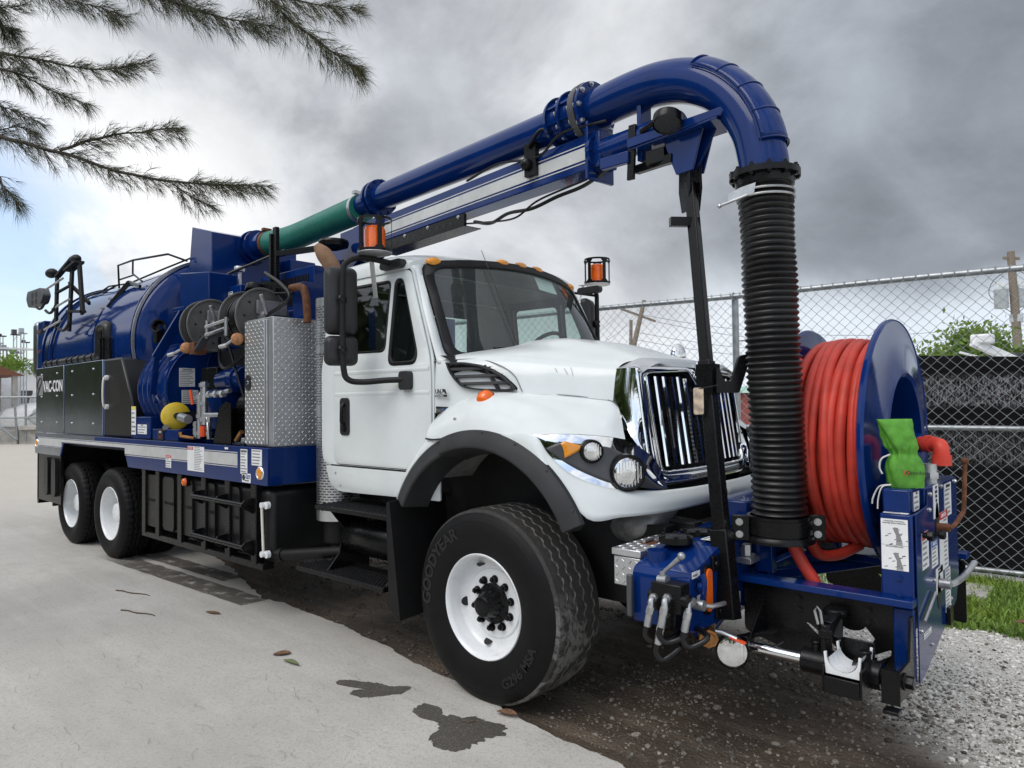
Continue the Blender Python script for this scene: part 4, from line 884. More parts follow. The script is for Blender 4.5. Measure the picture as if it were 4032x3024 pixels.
# ---- mirrors and beacons
def mirror(sg, beacon_c, mx=0.):
    k = MB(); P = lambda x, y, z: V((x+mx, sg*y, z))
    path = [P(-.80, 1.055, 1.885), P(-.93, 1.10, 1.885), P(-1.06, 1.20, 1.875), P(-1.13, 1.265, 1.89), P(-1.16, 1.285, 1.96), P(-1.165, 1.29, 2.2), P(-1.165, 1.285, 2.60), P(-1.15, 1.26, 2.70), P(-1.10, 1.16, 2.735), P(-1.04, .98, 2.715)]
    k.tube(curve(path, 40), .021, 10); k.tube([P(-1.165, 1.285, 2.70), P(-1.35, 1.12, 2.735)], .012, 8)
    MR = k.build('mirror_arm', 'black_matte', T, smooth=60)
    rot = MX.Rotation(R(18*sg), 3, 'Z')
    for z, h, wd in ((2.44, .455, .22), (2.095, .20, .225)):
        k = MB(); rows = []
        for dx, s_ in ((-.045, 1.), (-.03, 1.03), (.0, 1.03), (.025, .95), (.04, .80), (.045, .5)):
            rows.append([V((-1.235+mx, sg*1.25, z))+rot @ V((dx, a*s_, b*s_)) for a, b in rrect(wd, h, .045)])
        k.grid(rows, True); k.f.append(tuple(range(len(k.v)-24, len(k.v)))); k.build('mirror_shell', 'plastic', MR, smooth=50)
        k = MB(); k.prism([V((-1.235+mx, sg*1.25, z))+rot @ V((-.046, a*.93, b*.96)) for a, b in rrect(wd, h, .04)], rot @ V((-.003, 0, 0))); k.build('mirror_glass', 'chrome', MR)
        k = MB(); k.ball((-1.175+mx, sg*1.285, z+(.0 if h > .3 else -.0)), .036, 12, (.8, 1, 1.2)); bolts(k, [(-1.150+mx, sg*1.30, z+d) for d in (-.02, .02)], (1, -sg*.3, 0), .006, .004); k.build('mirror_clamp', 'black', MR, smooth=60)
    k = MB(); k.prism([P(-.79+a, 1.03, 1.88+b) for a, b in rrect(.10, .125, .025)], (0, sg*.045, 0)); k.build('arm_bracket', 'plastic', MR, .012, 3)
    k = MB(); k.prism([P(-1.02+a, .945, 2.70+b) for a, b in rrect(.24, .06, .028)], (0, sg*.05, 0)); k.build('roof_bracket', 'plastic', MR, .012, 3)
    c = V(beacon_c)
    k = MB(); k.lathe(c-Z*.105, Z, [(0, 0), (0, .118), (.006, .118), (.006, 0)], 32); k.bb(c+V((-.15, -.06*sg-.03, -.106)), c+V((-.02, -.06*sg+.03, -.100))); k.beam(c+V((-.12, -.06*sg, -.11)), c+V((-.15, -.12*sg, -.38)), .035, .006); BK = k.build('beacon_bracket', 'alu', MR, .002)
    B_ = MB(); B_.lathe(c-Z*.098, Z, [(0, .080), (.018, .080), (.022, .074)], 32); B_.build('beacon_base', 'black', MR)
    pr = [(-.076, .073)]
    for q in range(11): pr += [(-.070+q*.0125, .0735), (-.066+q*.0125, .0715)]
    k = MB(); k.lathe(c, Z, pr+[(.075, .066), (.085, .04), (.087, 0)], 36); k.build('beacon_lens', 'orange_lens', MR, smooth=40)
    k = MB()
    for z in (-.097, .118): k.lathe(c+Z*z, Z, [(0, .112), (.016, .112), (.016, .117), (0, .117)], 36, True)
    for q in range(5):
        a = .9+6.283*q/5; dr = V((math.cos(a), math.sin(a), 0)); tn = V((-dr.y, dr.x, 0))
        for z0, z1, w0, w1 in ((-.085, -.06, .040, .016), (-.06, .095, .016, .016), (.095, .120, .016, .040)):
            k.prism([c+dr*.112+tn*w0+Z*z0, c+dr*.112-tn*w0+Z*z0, c+dr*.112-tn*w1+Z*z1, c+dr*.112+tn*w1+Z*z1][:4], dr*.004)
    k.build('beacon_cage', 'black', MR, smooth=40)
mirror(-1, (-1.0, -1.14, 2.855)); mirror(1, (-.84, 1.26, 2.90), .30)
k = MB(); k.ball((.05, 1.12, 2.09), .10, 16, (.5, 1, 1)); k.tube([(.05, 1.12, 2.05), (-.10, 1.05, 2.0)], .010, 6); k.build('convex_mirror', 'chrome', T, smooth=60)
# ---- steps
for (xa, xb, ya, yb, z) in ((-1.72, -.86, -1.16, -.90, .985), (-1.96, -.90, -1.17, -.92, .505)):
    k = MB(); k.bb((xa, ya, z-.035), (xb, yb, z)); S = k.build('step', 'black', T, .006)
    k = MB(); rnd = random.Random(3)
    for i in range(int((xb-xa)/.034)):
        for j in range(6):
            x = xa+.02+i*.034; y = ya+.025+j*.042; k.lathe((x, y, z), Z, [(0, .012), (.005, .011), (.005, .007), (.0, .006)], 8)
    q = k.build('step_tread', 'zinc' if False else 'black_matte', S); q['kind'] = 'stuff'
    k = MB(); k.bb((xa+.1, yb, z-.02), (xb, yb+.012, z+.035)); k.build('step_riser', 'black', S)
k = MB()
for x in (-1.62, -.93): k.prism([(x, -1.12, .97), (x, -.75, .97), (x, -.75, .45), (x, -1.0, .45), (x, -1.13, .50), (x, -1.02, .62), (x, -.98, .80)], (.012, 0, 0))
k.build('step_bracket', 'black', T)
k = MB(); k.lathe((-1.62, -.86, .74), X, [(0, 0), (0, .12), (.03, .15), (.55, .15), (.58, .12), (.58, 0)], 28); k.build('air_tank', 'black', T, smooth=50)
k = MB(); k.tube([(-2.35, -1.08, .515), (-1.60, -.78, .60)], .045, 14); k.cyl((-2.38, -1.09, .512), (-2.32, -1.068, .519), .055, n=18); k.build('drain_pipe', 'black_matte', T, smooth=50)
# ---- exhaust with slotted heat shield
k = MB(); nA = 48; rows_ = 78; C = V((-2.02, -.75, 0)); z0, z1 = .80, 2.58; Rr = .17
def ep(i, z): a = 6.28319*i/(nA*2); return C+V((Rr*math.cos(a), Rr*math.sin(a), z))
dz = (z1-z0-.14)/rows_
zz = [z0, z0+.07]
for i in range(rows_): zz += [zz[-1]+dz*.62, zz[-1]+dz]
zz.append(z1); solid_rows = set(range(36, 40)) | set(range(60, 63))
vs = [ep(i, z) for z in zz for i in range(nA*2)]; fs = []; n2_ = nA*2
for j in range(len(zz)-1):
    sr = (j-1)//2
    slotrow = (j >= 2 and j % 2 == 0 and j < len(zz)-2 and sr not in solid_rows)
    for i in range(n2_):
        if slotrow and (i+(sr % 2)*2) % 4 != 0: continue
        i2 = (i+1) % n2_; fs.append((j*n2_+i, j*n2_+i2, (j+1)*n2_+i2, (j+1)*n2_+i))
k.add(vs, fs); EX = k.build('exhaust_shield', 'satin', T, smooth=50, merge=0)
k = MB(); k.cyl((-2.02, -.75, .62), (-2.02, -.75, 2.56), .115, n=24); k.cyl((-2.02, -.75, .55), (-2.02, -.75, .84), .06, n=20); k.build('exhaust_pipe', 'black_matte', EX)
k = MB(); k.tube(curve([V((-2.02, -.75, 2.52)), V((-2.02, -.75, 2.70)), V((-2.03, -.77, 2.82)), V((-2.08, -.82, 2.94)), V((-2.13, -.87, 3.03))], 14), .066, 20, rs=[.066]*12+[.058, .045, .03]); k.build('exhaust_tip', 'tan_pipe', EX, smooth=60)
# radiator pipe and bits under the hood
k = MB(); k.tube(curve([V((.30, -.30, 1.05)), V((.50, -.47, .99)), V((.66, -.56, .99)), V((.76, -.52, 1.04)), V((.74, -.32, 1.12))], 20), .085, 16); k.build('intake_pipe', 'engine', T, smooth=60)
k = MB(); k.bb((-.5, -.38, .70), (.7, .38, 1.45)); k.build('engine_block', 'frame', T, .05, 3)
# ================================================================== body behind the cab
k = MB(); k.bb((-8.55, -1.19, 1.30), (-2.31, 1.19, 1.375)); DECK = k.build('deck', 'blue', T, .004)
fo = [(-8.55, 1.385), (-2.29, 1.385), (-2.29, 1.085), (-5.19, 1.085), (-5.30, 1.275), (-7.33, 1.275), (-7.46, 1.105), (-8.55, 1.105)]
for sg in (-1, 1):
    k = MB(); k.prism([(x, sg*1.22, z) for x, z in fo], (0, -sg*.02, 0)); FS = k.build('side_skirt', 'blue', T, .005)
    if sg < 0: SK = FS
k = MB(); k.bb((-2.31, -1.199, 1.085), (-2.29, 1.199, 1.385)); k.build('front_skirt', 'blue', T, .003)
k = MB()
for z0, z1 in ((1.222, 1.322), (1.330, 1.337), (1.207, 1.214)):
    k.prism([(-7.30 if z0 < 1.29 and z0 != 1.222 else -8.45, -1.2215, z0), (-2.78, -1.2215, z0), (-2.78, -1.2215, z1), (-8.45, -1.2215, z1)], (0, .002, 0))
k.v = [V((p.x, p.y, max(p.z, 1.285) if p.x < -5.3 else p.z)) for p in k.v]
k = MB()
def strip(z0, z1, xa, xb): k.prism([(xa, -1.2225, z0), (xb, -1.2225, z0), (xb, -1.2225, z1), (xa, -1.2225, z1)], (0, .0025, 0))
strip(1.222, 1.322, -5.27, -2.78); strip(1.329, 1.336, -8.45, -2.78); strip(1.207, 1.214, -5.26, -2.78); strip(1.287, 1.322, -7.40, -5.27); strip(1.222, 1.322, -8.40, -7.40); strip(1.208, 1.214, -8.40, -7.42)
k.build('reflective_stripe', 'stripe', SK, smooth=0)
k = MB(); k.prism([(x, -1.2213, z) for x, z in ((-8.55, 1.203), (-7.42, 1.203), (-7.47, 1.108), (-8.55, 1.108))], (0, .0012, 0)); k.prism([(x, -1.2213, z) for x, z in ((-8.55, 1.34), (-6.2, 1.34), (-6.2, 1.383), (-8.55, 1.383))], (0, .0012, 0)); k.build('polished_strip', 'polished', SK, smooth=0)
# labels on the skirt
U, Vz = X, Z
ys_ = -1.2228
sticker(SK, (-3.56, ys_, 1.245), U, Vz, .34, .225, None, 14, icon=.36, title=None, name='warning_label')
k = MB(); k.prism([(-3.73, ys_-.0018, 1.325), (-3.61, ys_-.0018, 1.325), (-3.61, ys_-.0018, 1.352), (-3.73, ys_-.0018, 1.352)], (0, -.0006, 0)); k.build('label_heading', 'sticker_red', SK); text('DANGER', .022, 'sticker', SK, (-3.67, ys_-.003, 1.3385), X, Z, 'CENTER')
sticker(SK, (-4.15, ys_, 1.195), U, Vz, .125, .12, 'DANGER', 4, heads=.22)
sticker(SK, (-2.665, ys_, 1.262), U, Vz, .115, .205, None, 7, title='DANGER')
q = sticker(SK, (-2.625, ys_, 1.130), U, Vz, .145, .075, None, 0, name='dealer_label'); text('GST', .042, 'ink_blue', q, (-2.635, ys_-.003, 1.137), X, Z, bold=.001); text('EQUIPMENT', .013, 'ink', q, (-2.65, ys_-.003, 1.108), X, Z)
k = MB(); k.lathe((-2.668, ys_-.0016, 1.133), -Y, [(0, .026), (.0012, .026), (.0012, 0)], 6); k.build('dealer_mark', 'ink', q)
sticker(SK, (-2.455, ys_, 1.305), U, Vz, .165, .13, None, 5)
sticker(SK, (-2.97, ys_, 1.362), U, Vz, .06, .018, None, 0)
for x, z in ((-2.405, 1.180), (-8.45, 1.245)):
    k = MB(); k.lathe((x, -1.221, z), -Y, [(0, .058), (.008, .056), (.012, .048), (.006, .045)], 32); q = k.build('lamp_bezel', 'chrome', SK, smooth=50)
    k = MB(); k.lathe((x, -1.224, z), -Y, [(.002, .046), (.008, .042), (.012, .02), (.013, 0)], 28); k.build('marker_light', 'amber', q, smooth=60)
# under-deck water tanks
k = MB(); k.bb((-4.82, -1.17, .47), (-2.36, -.50, 1.06)); k.build('water_tank', 'poly', T, .07, 4)
for x in (-4.50, -4.10, -3.70, -2.80, -3.25):
    k = MB(); k.prism([(x-.13+a, -1.165, .775+b) for a, b in rrect(.26, .52, .05)], (0, -.030, 0)); q = k.build('tank_panel', 'poly', T, .018, 3)
    text('VAC-CON', .042, 'poly', q, (x-.21, -1.197, .78), X, Z, ext=.003)
for x in (-4.78, -4.44, -3.93, -3.43, -2.98, -2.53):
    k = MB(); k.bb((x-.045, -1.215, .44), (x+.045, -1.14, 1.085)); k.build('tank_rib', 'black', T, .006)
k = MB(); k.bb((-4.85, -1.205, .40), (-2.40, -1.10, .455)); k.build('tank_sill', 'black', T, .005)
for z in (.925, .585):
    k = MB(); k.cyl((-3.47, -1.30, z), (-2.52, -1.30, z), .020, n=12)
    for x in (-3.46, -3.0, -2.54): k.prism([(x, -1.20, z-.09), (x, -1.20, z+.05), (x, -1.29, z+.035), (x, -1.325, z), (x, -1.30, z-.03)], (.012, 0, 0))
    k.build('ladder_rung', 'black', T)
k = MB(); k.tube([(-2.395, -1.20, .53), (-2.395, -1.215, .93)], .011, 8); q = k.build('sight_tube', 'gauge_white', T, smooth=60)
k = MB()
for z in (.535, .925): k.cyl((-2.395, -1.17, z), (-2.395, -1.222, z), .024, n=14); k.cyl((-2.36, -1.17, z), (-2.36, -1.20, z), .030, n=16)
k.build('sight_fitting', 'white_wheel', q)
k = MB(); k.cyl((-3.78, -1.20, 1.02), (-3.78, -1.225, 1.02), .042, n=20); q = k.build('lamp_base', 'black', T); k = MB(); k.lathe((-3.78, -1.225, 1.02), -Y, [(0, .036), (.02, .032), (.028, .015), (.029, 0)], 20); k.build('marker_light', 'orange_lens', q, smooth=60)
k = MB(); k.bb((-8.52, -1.20, .48), (-7.50, -1.17, 1.10)); k.bb((-8.52, -1.20, .42), (-8.46, -.6, 1.10)); MG = k.build('rear_guard', 'black', T)
for x in (-8.0, -7.68):
    k = MB(); k.prism([(x+a, -1.195, .82+b) for a, b in rrect(.17, .50, .08)], (0, -.045, 0)); k.build('guard_canister', 'poly', MG, .02, 3)
k = MB(); k.bb((-7.44, -1.12, 1.24), (-5.21, 1.12, 1.298)); k.bb((-7.96, -.30, .60), (-5.21, -.28, 1.24)); k.bb((-7.98, -1.165, .42), (-7.94, 1.165, 1.298)); k.build('wheel_house', 'frame', T)
# cabinets and the black side tank
for xa, xb in ((-8.70, -7.50), (-7.46, -6.09)):
    k = MB(); k.bb((xa, -1.175, 1.392), (xb, -.70, 2.275)); CB = k.build('side_cabinet', 'polished', T, .006)
    k = MB()
    for i in (.22, .78):
        for z in (1.53, 1.88, 2.18): k.lathe((xa+(xb-xa)*i, -1.175, z), -Y, [(0, .013), (.006, .012), (.011, .006), (.012, 0)], 12)
    k.build('screw', 'zinc', CB, smooth=60)
    k = MB(); k.bb((xb+.004, -1.16, 1.39), (xb+.034, -.72, 2.26)); k.build('cabinet_post', 'blue', CB)
    if xa < -8:
        k = MB(); k.prism([(x, -1.1765, z) for x, z in ((-8.64, 1.90), (-8.38, 1.90), (-8.38, 2.17), (-8.64, 2.17))], (0, .001, 0)); EMB = k.build('logo_field', 'ink_grey', CB)
        k = MB(); k.tube(curve([V((-8.60, -1.180, 1.91)), V((-8.52, -1.180, 1.99)), V((-8.43, -1.180, 2.08)), V((-8.46, -1.180, 2.14)), V((-8.55, -1.180, 2.11)), V((-8.60, -1.180, 2.03)), V((-8.55, -1.180, 1.97)), V((-8.48, -1.180, 2.03))], 30), .009, 5); k.build('logo_swirl', 'darkgrey', EMB)
        text('VAC-CON', .21, 'sticker', CB, (-8.36, -1.178, 2.005), X, Z, bold=.004, sx=.86)
k = MB(); k.prism([(-6.05, -1.17, 1.39), (-5.20, -1.17, 1.39), (-5.24, -1.17, 1.80), (-5.52, -1.17, 2.25), (-5.60, -1.17, 2.28), (-6.05, -1.17, 2.28)], (0, .5, 0)); q = k.build('side_tank', 'poly', T, .03, 3)
k = MB(); k.tube(curve([V((-5.93, -1.18, 2.06)), V((-5.93, -1.215, 2.05)), V((-5.93, -1.225, 1.88)), V((-5.93, -1.215, 1.74)), V((-5.93, -1.18, 1.73))], 14), .012, 8); k.build('sight_tube', 'gauge_white', q, smooth=60)
k = MB()
for z in (2.06, 1.73): k.cyl((-5.93, -1.165, z), (-5.93, -1.20, z), .030, n=14)
k.build('sight_fitting', 'white_wheel', q)
# debris tank
k = MB(); tc_ = (0, 0, 2.47); k.lathe((0, 0, 2.47), X, [(-9.15, 0), (-9.15, .85), (-9.05, 1.02), (-5.66, 1.03), (-5.60, 1.03), (-5.52, .98), (-5.46, .80), (-5.44, 0)], 96); TK = k.build('debris_tank', 'blue', T, smooth=50)
for x, r, w_, m_ in ((-5.62, 1.055, .030, 'blue'), (-5.575, 1.050, .02, 'zinc'), (-8.55, 1.06, .05, 'blue'), (-8.85, 1.075, .06, 'blue')):
    k = MB(); k.lathe((x, 0, 2.47), X, [(-w_/2, r-.03), (-w_/2, r), (w_/2, r), (w_/2, r-.03)], 96); k.build('tank_flange', m_, TK, smooth=40)
k = MB(); k.lathe((-7.0, 0, 2.47), X, [(-.09, 1.03), (-.09, 1.036), (.09, 1.036), (.09, 1.03)], 24, False, R(58), R(152)); k.build('tank_band', 'blue', TK, smooth=60)
k = MB()
for a in (158, 170, 182, 194, 205):
    for dx in (-.055, .055): nrm = V((0, math.sin(R(a))*0, 0))
for a in range(12, 64, 9):
    n_ = V((0, -math.cos(R(a)), math.sin(R(a)))); bolts(k, [V((-6.98, 0, 2.47))+n_*1.036], n_, .016, .014)
k.build('tank_bolt', 'zinc', TK)
k = MB(); k.bb((-9.55, -1.02, 2.16), (-9.33, .98, 3.02)); k.build('rear_shroud', 'alu_dark', TK, .08, 4)
k = MB(); k.bb((-9.33, -1.0, 2.10), (-9.05, .96, 3.0)); q = k.build('rear_door', 'blue', TK, .02); bolts(MB(), [(-9.2, -1.0, z) for z in (2.25, 2.55, 2.85)], -Y, .022, .015).build('door_bolt', 'rust', TK)
# handrail and cables on the tank
k = MB(); k.tube([(-6.9, -.72, 3.25), (-6.88, -.74, 3.54), (-6.5, -.70, 3.56), (-5.55, -.66, 3.50), (-5.3, -.55, 3.40)], .013, 8); k.tube([(-6.5, -.70, 3.56), (-6.45, -.72, 3.38), (-6.1, -.74, 3.24)], .012, 8); k.tube([(-6.9, -.72, 3.36), (-6.4, -.72, 3.36)], .011, 8); k.beam((-6.75, -.90, 2.97), (-6.62, -.70, 3.30), .03, .05); k.beam((-6.62, -.70, 3.30), (-6.0, -.80, 3.16), .03, .04); k.build('hand_rail', 'black', TK)
k = MB()
for j in range(2): k.tube([V((-8.4+.3*i, -.60-.012*j+.03*math.sin(i*1.3+j), 3.33+.014*j+.015*math.sin(i*2.1+j))) for i in range(6)]+[V((-6.8, -.62, 3.32)), V((-6.0, -.50, 3.42)), V((-5.5, -.42, 3.48)), V((-5.0, -.40, 3.62))], .011, 6)
k.build('cable', 'black_matte', TK)
# vacuum pipe run on the cabinets
k = MB(); y = -1.02; k.tube([(-8.80, y, 2.345), (-6.72, y, 2.345)], .050, 16)
for x in (-8.70, -8.45, -8.2, -7.8, -7.6, -7.35, -7.1, -6.85): k.cyl((x-.03, y, 2.345), (x+.03, y, 2.345), .060, n=18)
k.tube(curve([V((-6.74, y, 2.345)), V((-6.66, y, 2.36)), V((-6.63, y, 2.44)), V((-6.63, y, 2.60)), V((-6.60, y, 2.68)), V((-6.50, y, 2.71)), V((-6.40, y, 2.69)), V((-6.36, y, 2.62)), V((-6.36, y, 2.30))], 30), .066, 18)
k.cyl((-6.36, y, 2.42), (-6.36, y, 2.56), .085, n=20); PR = k.build('overflow_pipe', 'poly', TK, smooth=50)
k = MB()
for a in range(8): dx, dy = .12*math.cos(R(45*a+22)), .10*math.sin(R(45*a+22)); k.bb((-6.30+dx-.012, y+dy-.012, 2.28), (-6.30+dx+.012, y+dy+.012, 2.54))
k.lathe((-6.30, y, 2.53), Z, [(0, .10), (0, .135), (.015, .135), (.015, .10)], 8, True); k.build('pipe_cage', 'black', TK)
# pipe-carrier linkage on the tank side
k = MB()
def bar(a, b, w_=.05, h=.05): k.beam(V(a), V(b), w_, h, Y if abs(V(b).z-V(a).z) < .5*(V(b)-V(a)).length else X)
bar((-7.42, -1.10, 3.62), (-7.55, -1.10, 2.72), .03, .09); bar((-7.16, -1.10, 3.56), (-7.02, -1.10, 2.90), .03, .10); bar((-7.16, -1.10, 3.58), (-7.60, -1.10, 3.52), .03, .12); bar((-8.05, -1.10, 3.52), (-8.10, -1.10, 2.80), .03, .09); bar((-8.05, -1.10, 3.50), (-7.40, -1.10, 3.66), .03, .07); bar((-7.55, -1.10, 2.98), (-7.02, -1.10, 2.93), .03, .08); bar((-8.1, -1.10, 3.28), (-7.45, -1.10, 3.32), .02, .04); bar((-7.55, -1.10, 3.35), (-7.10, -1.0, 3.05), .03, .05)
LK = k.build('pipe_rack', 'black_matte', TK)
k = MB(); k.prism([(-8.95+a, -1.14, 3.30+b) for a, b in rpoly([(-.42, .02), (-.36, .13), (.30, .12), (.42, .0), (.30, -.10), (-.30, -.11)], .05)], (0, .10, 0)); q = k.build('rack_plate', 'darkgrey', LK, .012)
k = MB()
for a, b in ((-.10, .05), (.08, .05), (-.10, -.05), (.08, -.05)): k.lathe((-8.95+a, -1.141, 3.30+b), -Y, [(0, .045), (.002, .044), (.002, 0)], 18)
k.build('plate_hole', 'ink', q)
k = MB(); k.ball((-7.30, -1.10, 3.63), .10, 14, (1.2, .6, .6)); k.ball((-8.30, -1.10, 3.58), .12, 14, (1.2, .6, .55)); k.build('rack_knuckle', 'black_matte', LK, smooth=60)
k = MB()
for x0_, z0_ in ((-8.75, 2.82), (-8.3, 3.06), (-8.75, 3.16), (-7.75, 2.78)):
    k.tube([(x0_+.45*t/8, -1.17, z0_-.07*math.sin(math.pi*t/8)+.03*t/8) for t in range(9)], .018, 8)
k.build('rack_saddle', 'black_matte', LK)
k = MB()
for x0_, z0_ in ((-8.35, 2.80), (-8.0, 3.05), (-8.25, 3.35)): k.cyl((x0_, -1.17, z0_), (x0_+.62, -1.15, z0_+.07), .014, n=8)
k.build('rack_rod', 'zinc', LK)
# plenum box over the tank front
k = MB(); pts = [(-4.78, 3.66), (-5.28, 3.80), (-5.40, 3.10), (-5.40, 2.95), (-4.78, 2.95)]
k.prism([(x, -.50, z) for x, z in pts], (0, 1.05, 0)); PL = k.build('plenum', 'blue', T, .01)
k = MB(); k.bb((-4.775, .36, 2.9), (-4.60, .70, 3.45)); k.build('plenum_side', 'blue', PL, .01)
k = MB(); k.lathe((-4.78, 0, 3.55), (1, 0, .05), [(0, 0), (0, .20), (.03, .20), (.03, .16), (.10, .16), (.10, .185), (.13, .185), (.13, .14), (.30, .14), (.30, 0)], 40); bolts(k, [V((-4.75, .183*math.cos(6.283*i/12), 3.55+.183*math.sin(6.283*i/12))) for i in range(12)], X, .012, .012); k.build('hose_flange', 'blue', PL, smooth=40)
k = MB(); k.prism([(x, -.92, z) for x, z in ((-4.62, 3.12), (-3.95, 3.05), (-3.95, 2.50), (-4.60, 2.58))], (0, .30, 0)); k.build('chute_box', 'blue', T, .01)
# ribbed cyclone drum
dc = V((0, -.66, 1.90)); k = MB(); pr = [(-5.18, 0), (-5.18, .42), (-5.12, .49)]
for q in range(5): x = -5.08+q*.125; pr += [(x, .50), (x+.04, .505), (x+.05, .522), (x+.062, .524), (x+.074, .505)]
pr += [(-4.46, .50), (-4.43, .495), (-4.42, .46), (-4.42, 0)]
k.lathe(dc, X, pr, 72); DR = k.build('cyclone_drum', 'blue', T, smooth=40)
k = MB(); k.torus(V((-4.42, 0, 0))+dc, X, .47, .014, 60, 6); k.torus(V((-4.42, .15, .25))+dc, X, .20, .010, 40, 6); k.build('drum_weld', 'blue', DR, smooth=60)
k = MB(); k.beam((-4.28, -1.0, 2.70), (-4.58, -1.165, 2.22), .10, .03, X); k.beam((-4.58, -1.165, 2.22), (-4.62, -1.19, 1.85), .06, .02, X); k.bb((-4.45, -1.06, 2.68), (-4.2, -.9, 2.72)); k.build('drum_strap', 'blue', DR, .004)
k = MB(); k.lathe((-4.88, -1.02, 2.57), (.6, -.8, .35), [(-.04, .03), (-.03, .06), (.02, .075), (.04, .075), (.03, .06)], 24); k.bb((-4.93, -1.06, 2.40), (-4.85, -.98, 2.52)); k.build('work_lamp', 'black', TK, smooth=40)
k = MB(); k.tube([(-4.60, -1.13, 1.78), (-4.58, -1.19, 1.77), (-4.50, -1.20, 1.83), (-4.44, -1.19, 1.77), (-4.42, -1.13, 1.78)], .010, 6); k.build('drum_handle', 'blue', DR)
XF = -4.418
q = sticker(DR, (XF, -.93, 2.02), Y, Z, .16, .19, None, 9, title='CAUTION', name='caution_label'); sticker(DR, (XF, -.90, 1.82), Y, Z, .17, .14, None, 7)
sticker(T, (-5.15, -1.176, 1.58), X, Z, .12, .30, None, 6, name='instruction_label'); k = MB(); k.prism([(-5.21, -1.1785, 1.70), (-5.09, -1.1785, 1.70), (-5.09, -1.1785, 1.73), (-5.21, -1.1785, 1.73)], (0, -.0005, 0)); k.build('label_heading', 'sticker_yellow', T)
k = MB(); k.bb((-5.22, -1.174, 1.39), (-4.72, -.80, 1.62)); k.build('drum_base', 'blue', T, .008); sticker(T, (-4.92, -1.176, 1.49), X, Z, .24, .10, None, 3, title='CAUTION', name='caution_label')
# hose rack reels
def disc(c, r, name, par, m_, holes=True):
    k = MB(); k.lathe(c, X, [(-.012, 0), (-.012, r), (.012, r+.006), (.016, r+.002), (.016, r-.012), (.004, r-.02), (.004, .04), (.03, .04), (.03, 0)], 48); o = k.build(name, m_, par, smooth=40)
    k = MB()
    for i in range(8): a = 6.283*i/8; k.lathe(V(c)+V((.005, .17*math.cos(a), .17*math.sin(a))), X, [(0, .012), (.002, .012), (.002, 0)], 10)
    k.build('disc_bolt', 'ink', o); return o
for cx, cz, r, cl_ in ((-3.80, 2.50, .25, .16), (-2.86, 2.50, .25, .30)):
    k = MB(); k.cyl((cx-cl_, -.95, cz), (cx, -.95, cz), .10, n=24); RL = k.build('hose_rack_reel', 'reel_grey', T)
    disc((cx, -.95, cz), r, 'reel_disc', RL, 'reel_grey'); disc((cx-cl_, -.95, cz), r, 'reel_disc', RL, 'reel_grey')
    k = MB()
    for q in range(int(cl_/.024)-1): k.torus((cx-cl_+.03+q*.024, -.95, cz), X, .19+.012*math.sin(q*2.3), .013, 40, 6)
    k.build('hose_coil', 'hose_black', RL, smooth=60)
    k = MB(); k.bb((cx+.02, -1.02, cz+.02), (cx+.05, -.74, cz+.14)); k.cyl((cx, -.95, cz), (cx+.10, -.95, cz), .05, n=18); k.tube(curve([V((cx+.08, -.95, cz)), V((cx+.13, -.98, cz+.02)), V((cx+.15, -1.02, cz+.10)), V((cx+.16, -1.05, cz+.17))], 10), .018, 8); k.build('swivel', 'engine', RL, .003)
for x, y, z, L in ((-3.72, -1.24, 2.265, .16), (-2.78, -1.22, 2.285, .13)):
    k = MB(); k.ball((x, y, z), .052, 16); CK = k.build('hose_stop_ball', 'cork', T, smooth=60)
    k = MB(); k.cyl((x-.03, y-.03, z-.012), (x-L, y-L*.35, z-.05), .012, n=10); k.cyl((x-L+.02, y-L*.35+.01, z-.046), (x-L-.05, y-L*.35-.02, z-.06), .018, n=10); k.build('hose_nozzle', 'zinc', CK)
k = MB(); k.bb((-3.66, -1.24, 2.20), (-3.56, -1.12, 2.31)); k.build('roller_bracket', 'rust', T, .006)
k = MB(); k.beam((-3.56, -1.20, 2.24), (-3.40, -1.20, 2.35), .02, .07, Y); k.beam((-3.42, -1.20, 2.34), (-3.05, -1.20, 2.38), .02, .05, Y); k.build('guide_arm', 'darkgrey', T)
k = MB()
for dz_ in (0, .07): k.cyl((-3.36, -1.22, 2.36+dz_), (-2.99, -1.20, 2.40+dz_), .016, n=12)
for x in (-3.36, -3.0): k.cyl((x, -1.21, 2.33), (x, -1.21, 2.49), .016, n=10)
k.build('guide_roller', 'zinc', T)
k = MB(); k.tube(curve([V((-3.35, -1.10, 2.35)), V((-3.30, -1.12, 2.12)), V((-3.15, -1.12, 2.06)), V((-2.85, -1.08, 2.20)), V((-2.8, -1.05, 2.3))], 16), .014, 8); k.tube([(-3.2, -1.1, 2.3), (-2.95, -1.05, 1.72)], .012, 6); k.build('guide_frame', 'black', T)
# engine and machinery block
k = MB(); k.bb((-4.40, -.62, 1.40), (-2.46, 1.0, 2.60)); k.build('machine_housing', 'blue', T, .01)
k = MB(); k.bb((-3.68, -.52, 2.60), (-2.72, .7, 3.00)); q = k.build('cooler', 'blue', T, .006)
k = MB()
for i in range(30): x = -3.60+i*.027; k.bb((x, -.528, 2.66), (x+.010, -.52, 2.93))
q2 = k.build('cooler_fin', 'black_matte', q); q2['kind'] = 'stuff'
k = MB(); k.bb((-4.28, -.72, 2.55), (-3.70, -.30, 2.92)); q = k.build('oil_reservoir', 'blue', T, .008); sticker(q, (-3.90, -.722, 2.78), X, Z, .09, .17, None, 5, title='OIL LEVEL', name='level_label')
k = MB(); k.cyl((-4.05, -.55, 2.92), (-4.05, -.55, 3.12), .018, n=10); k.lathe((-4.05, -.55, 3.10), Z, [(0, .02), (.01, .05), (.05, .055), (.06, .05), (.06, 0)], 20); k.build('breather_cap', 'zinc', q, smooth=40)
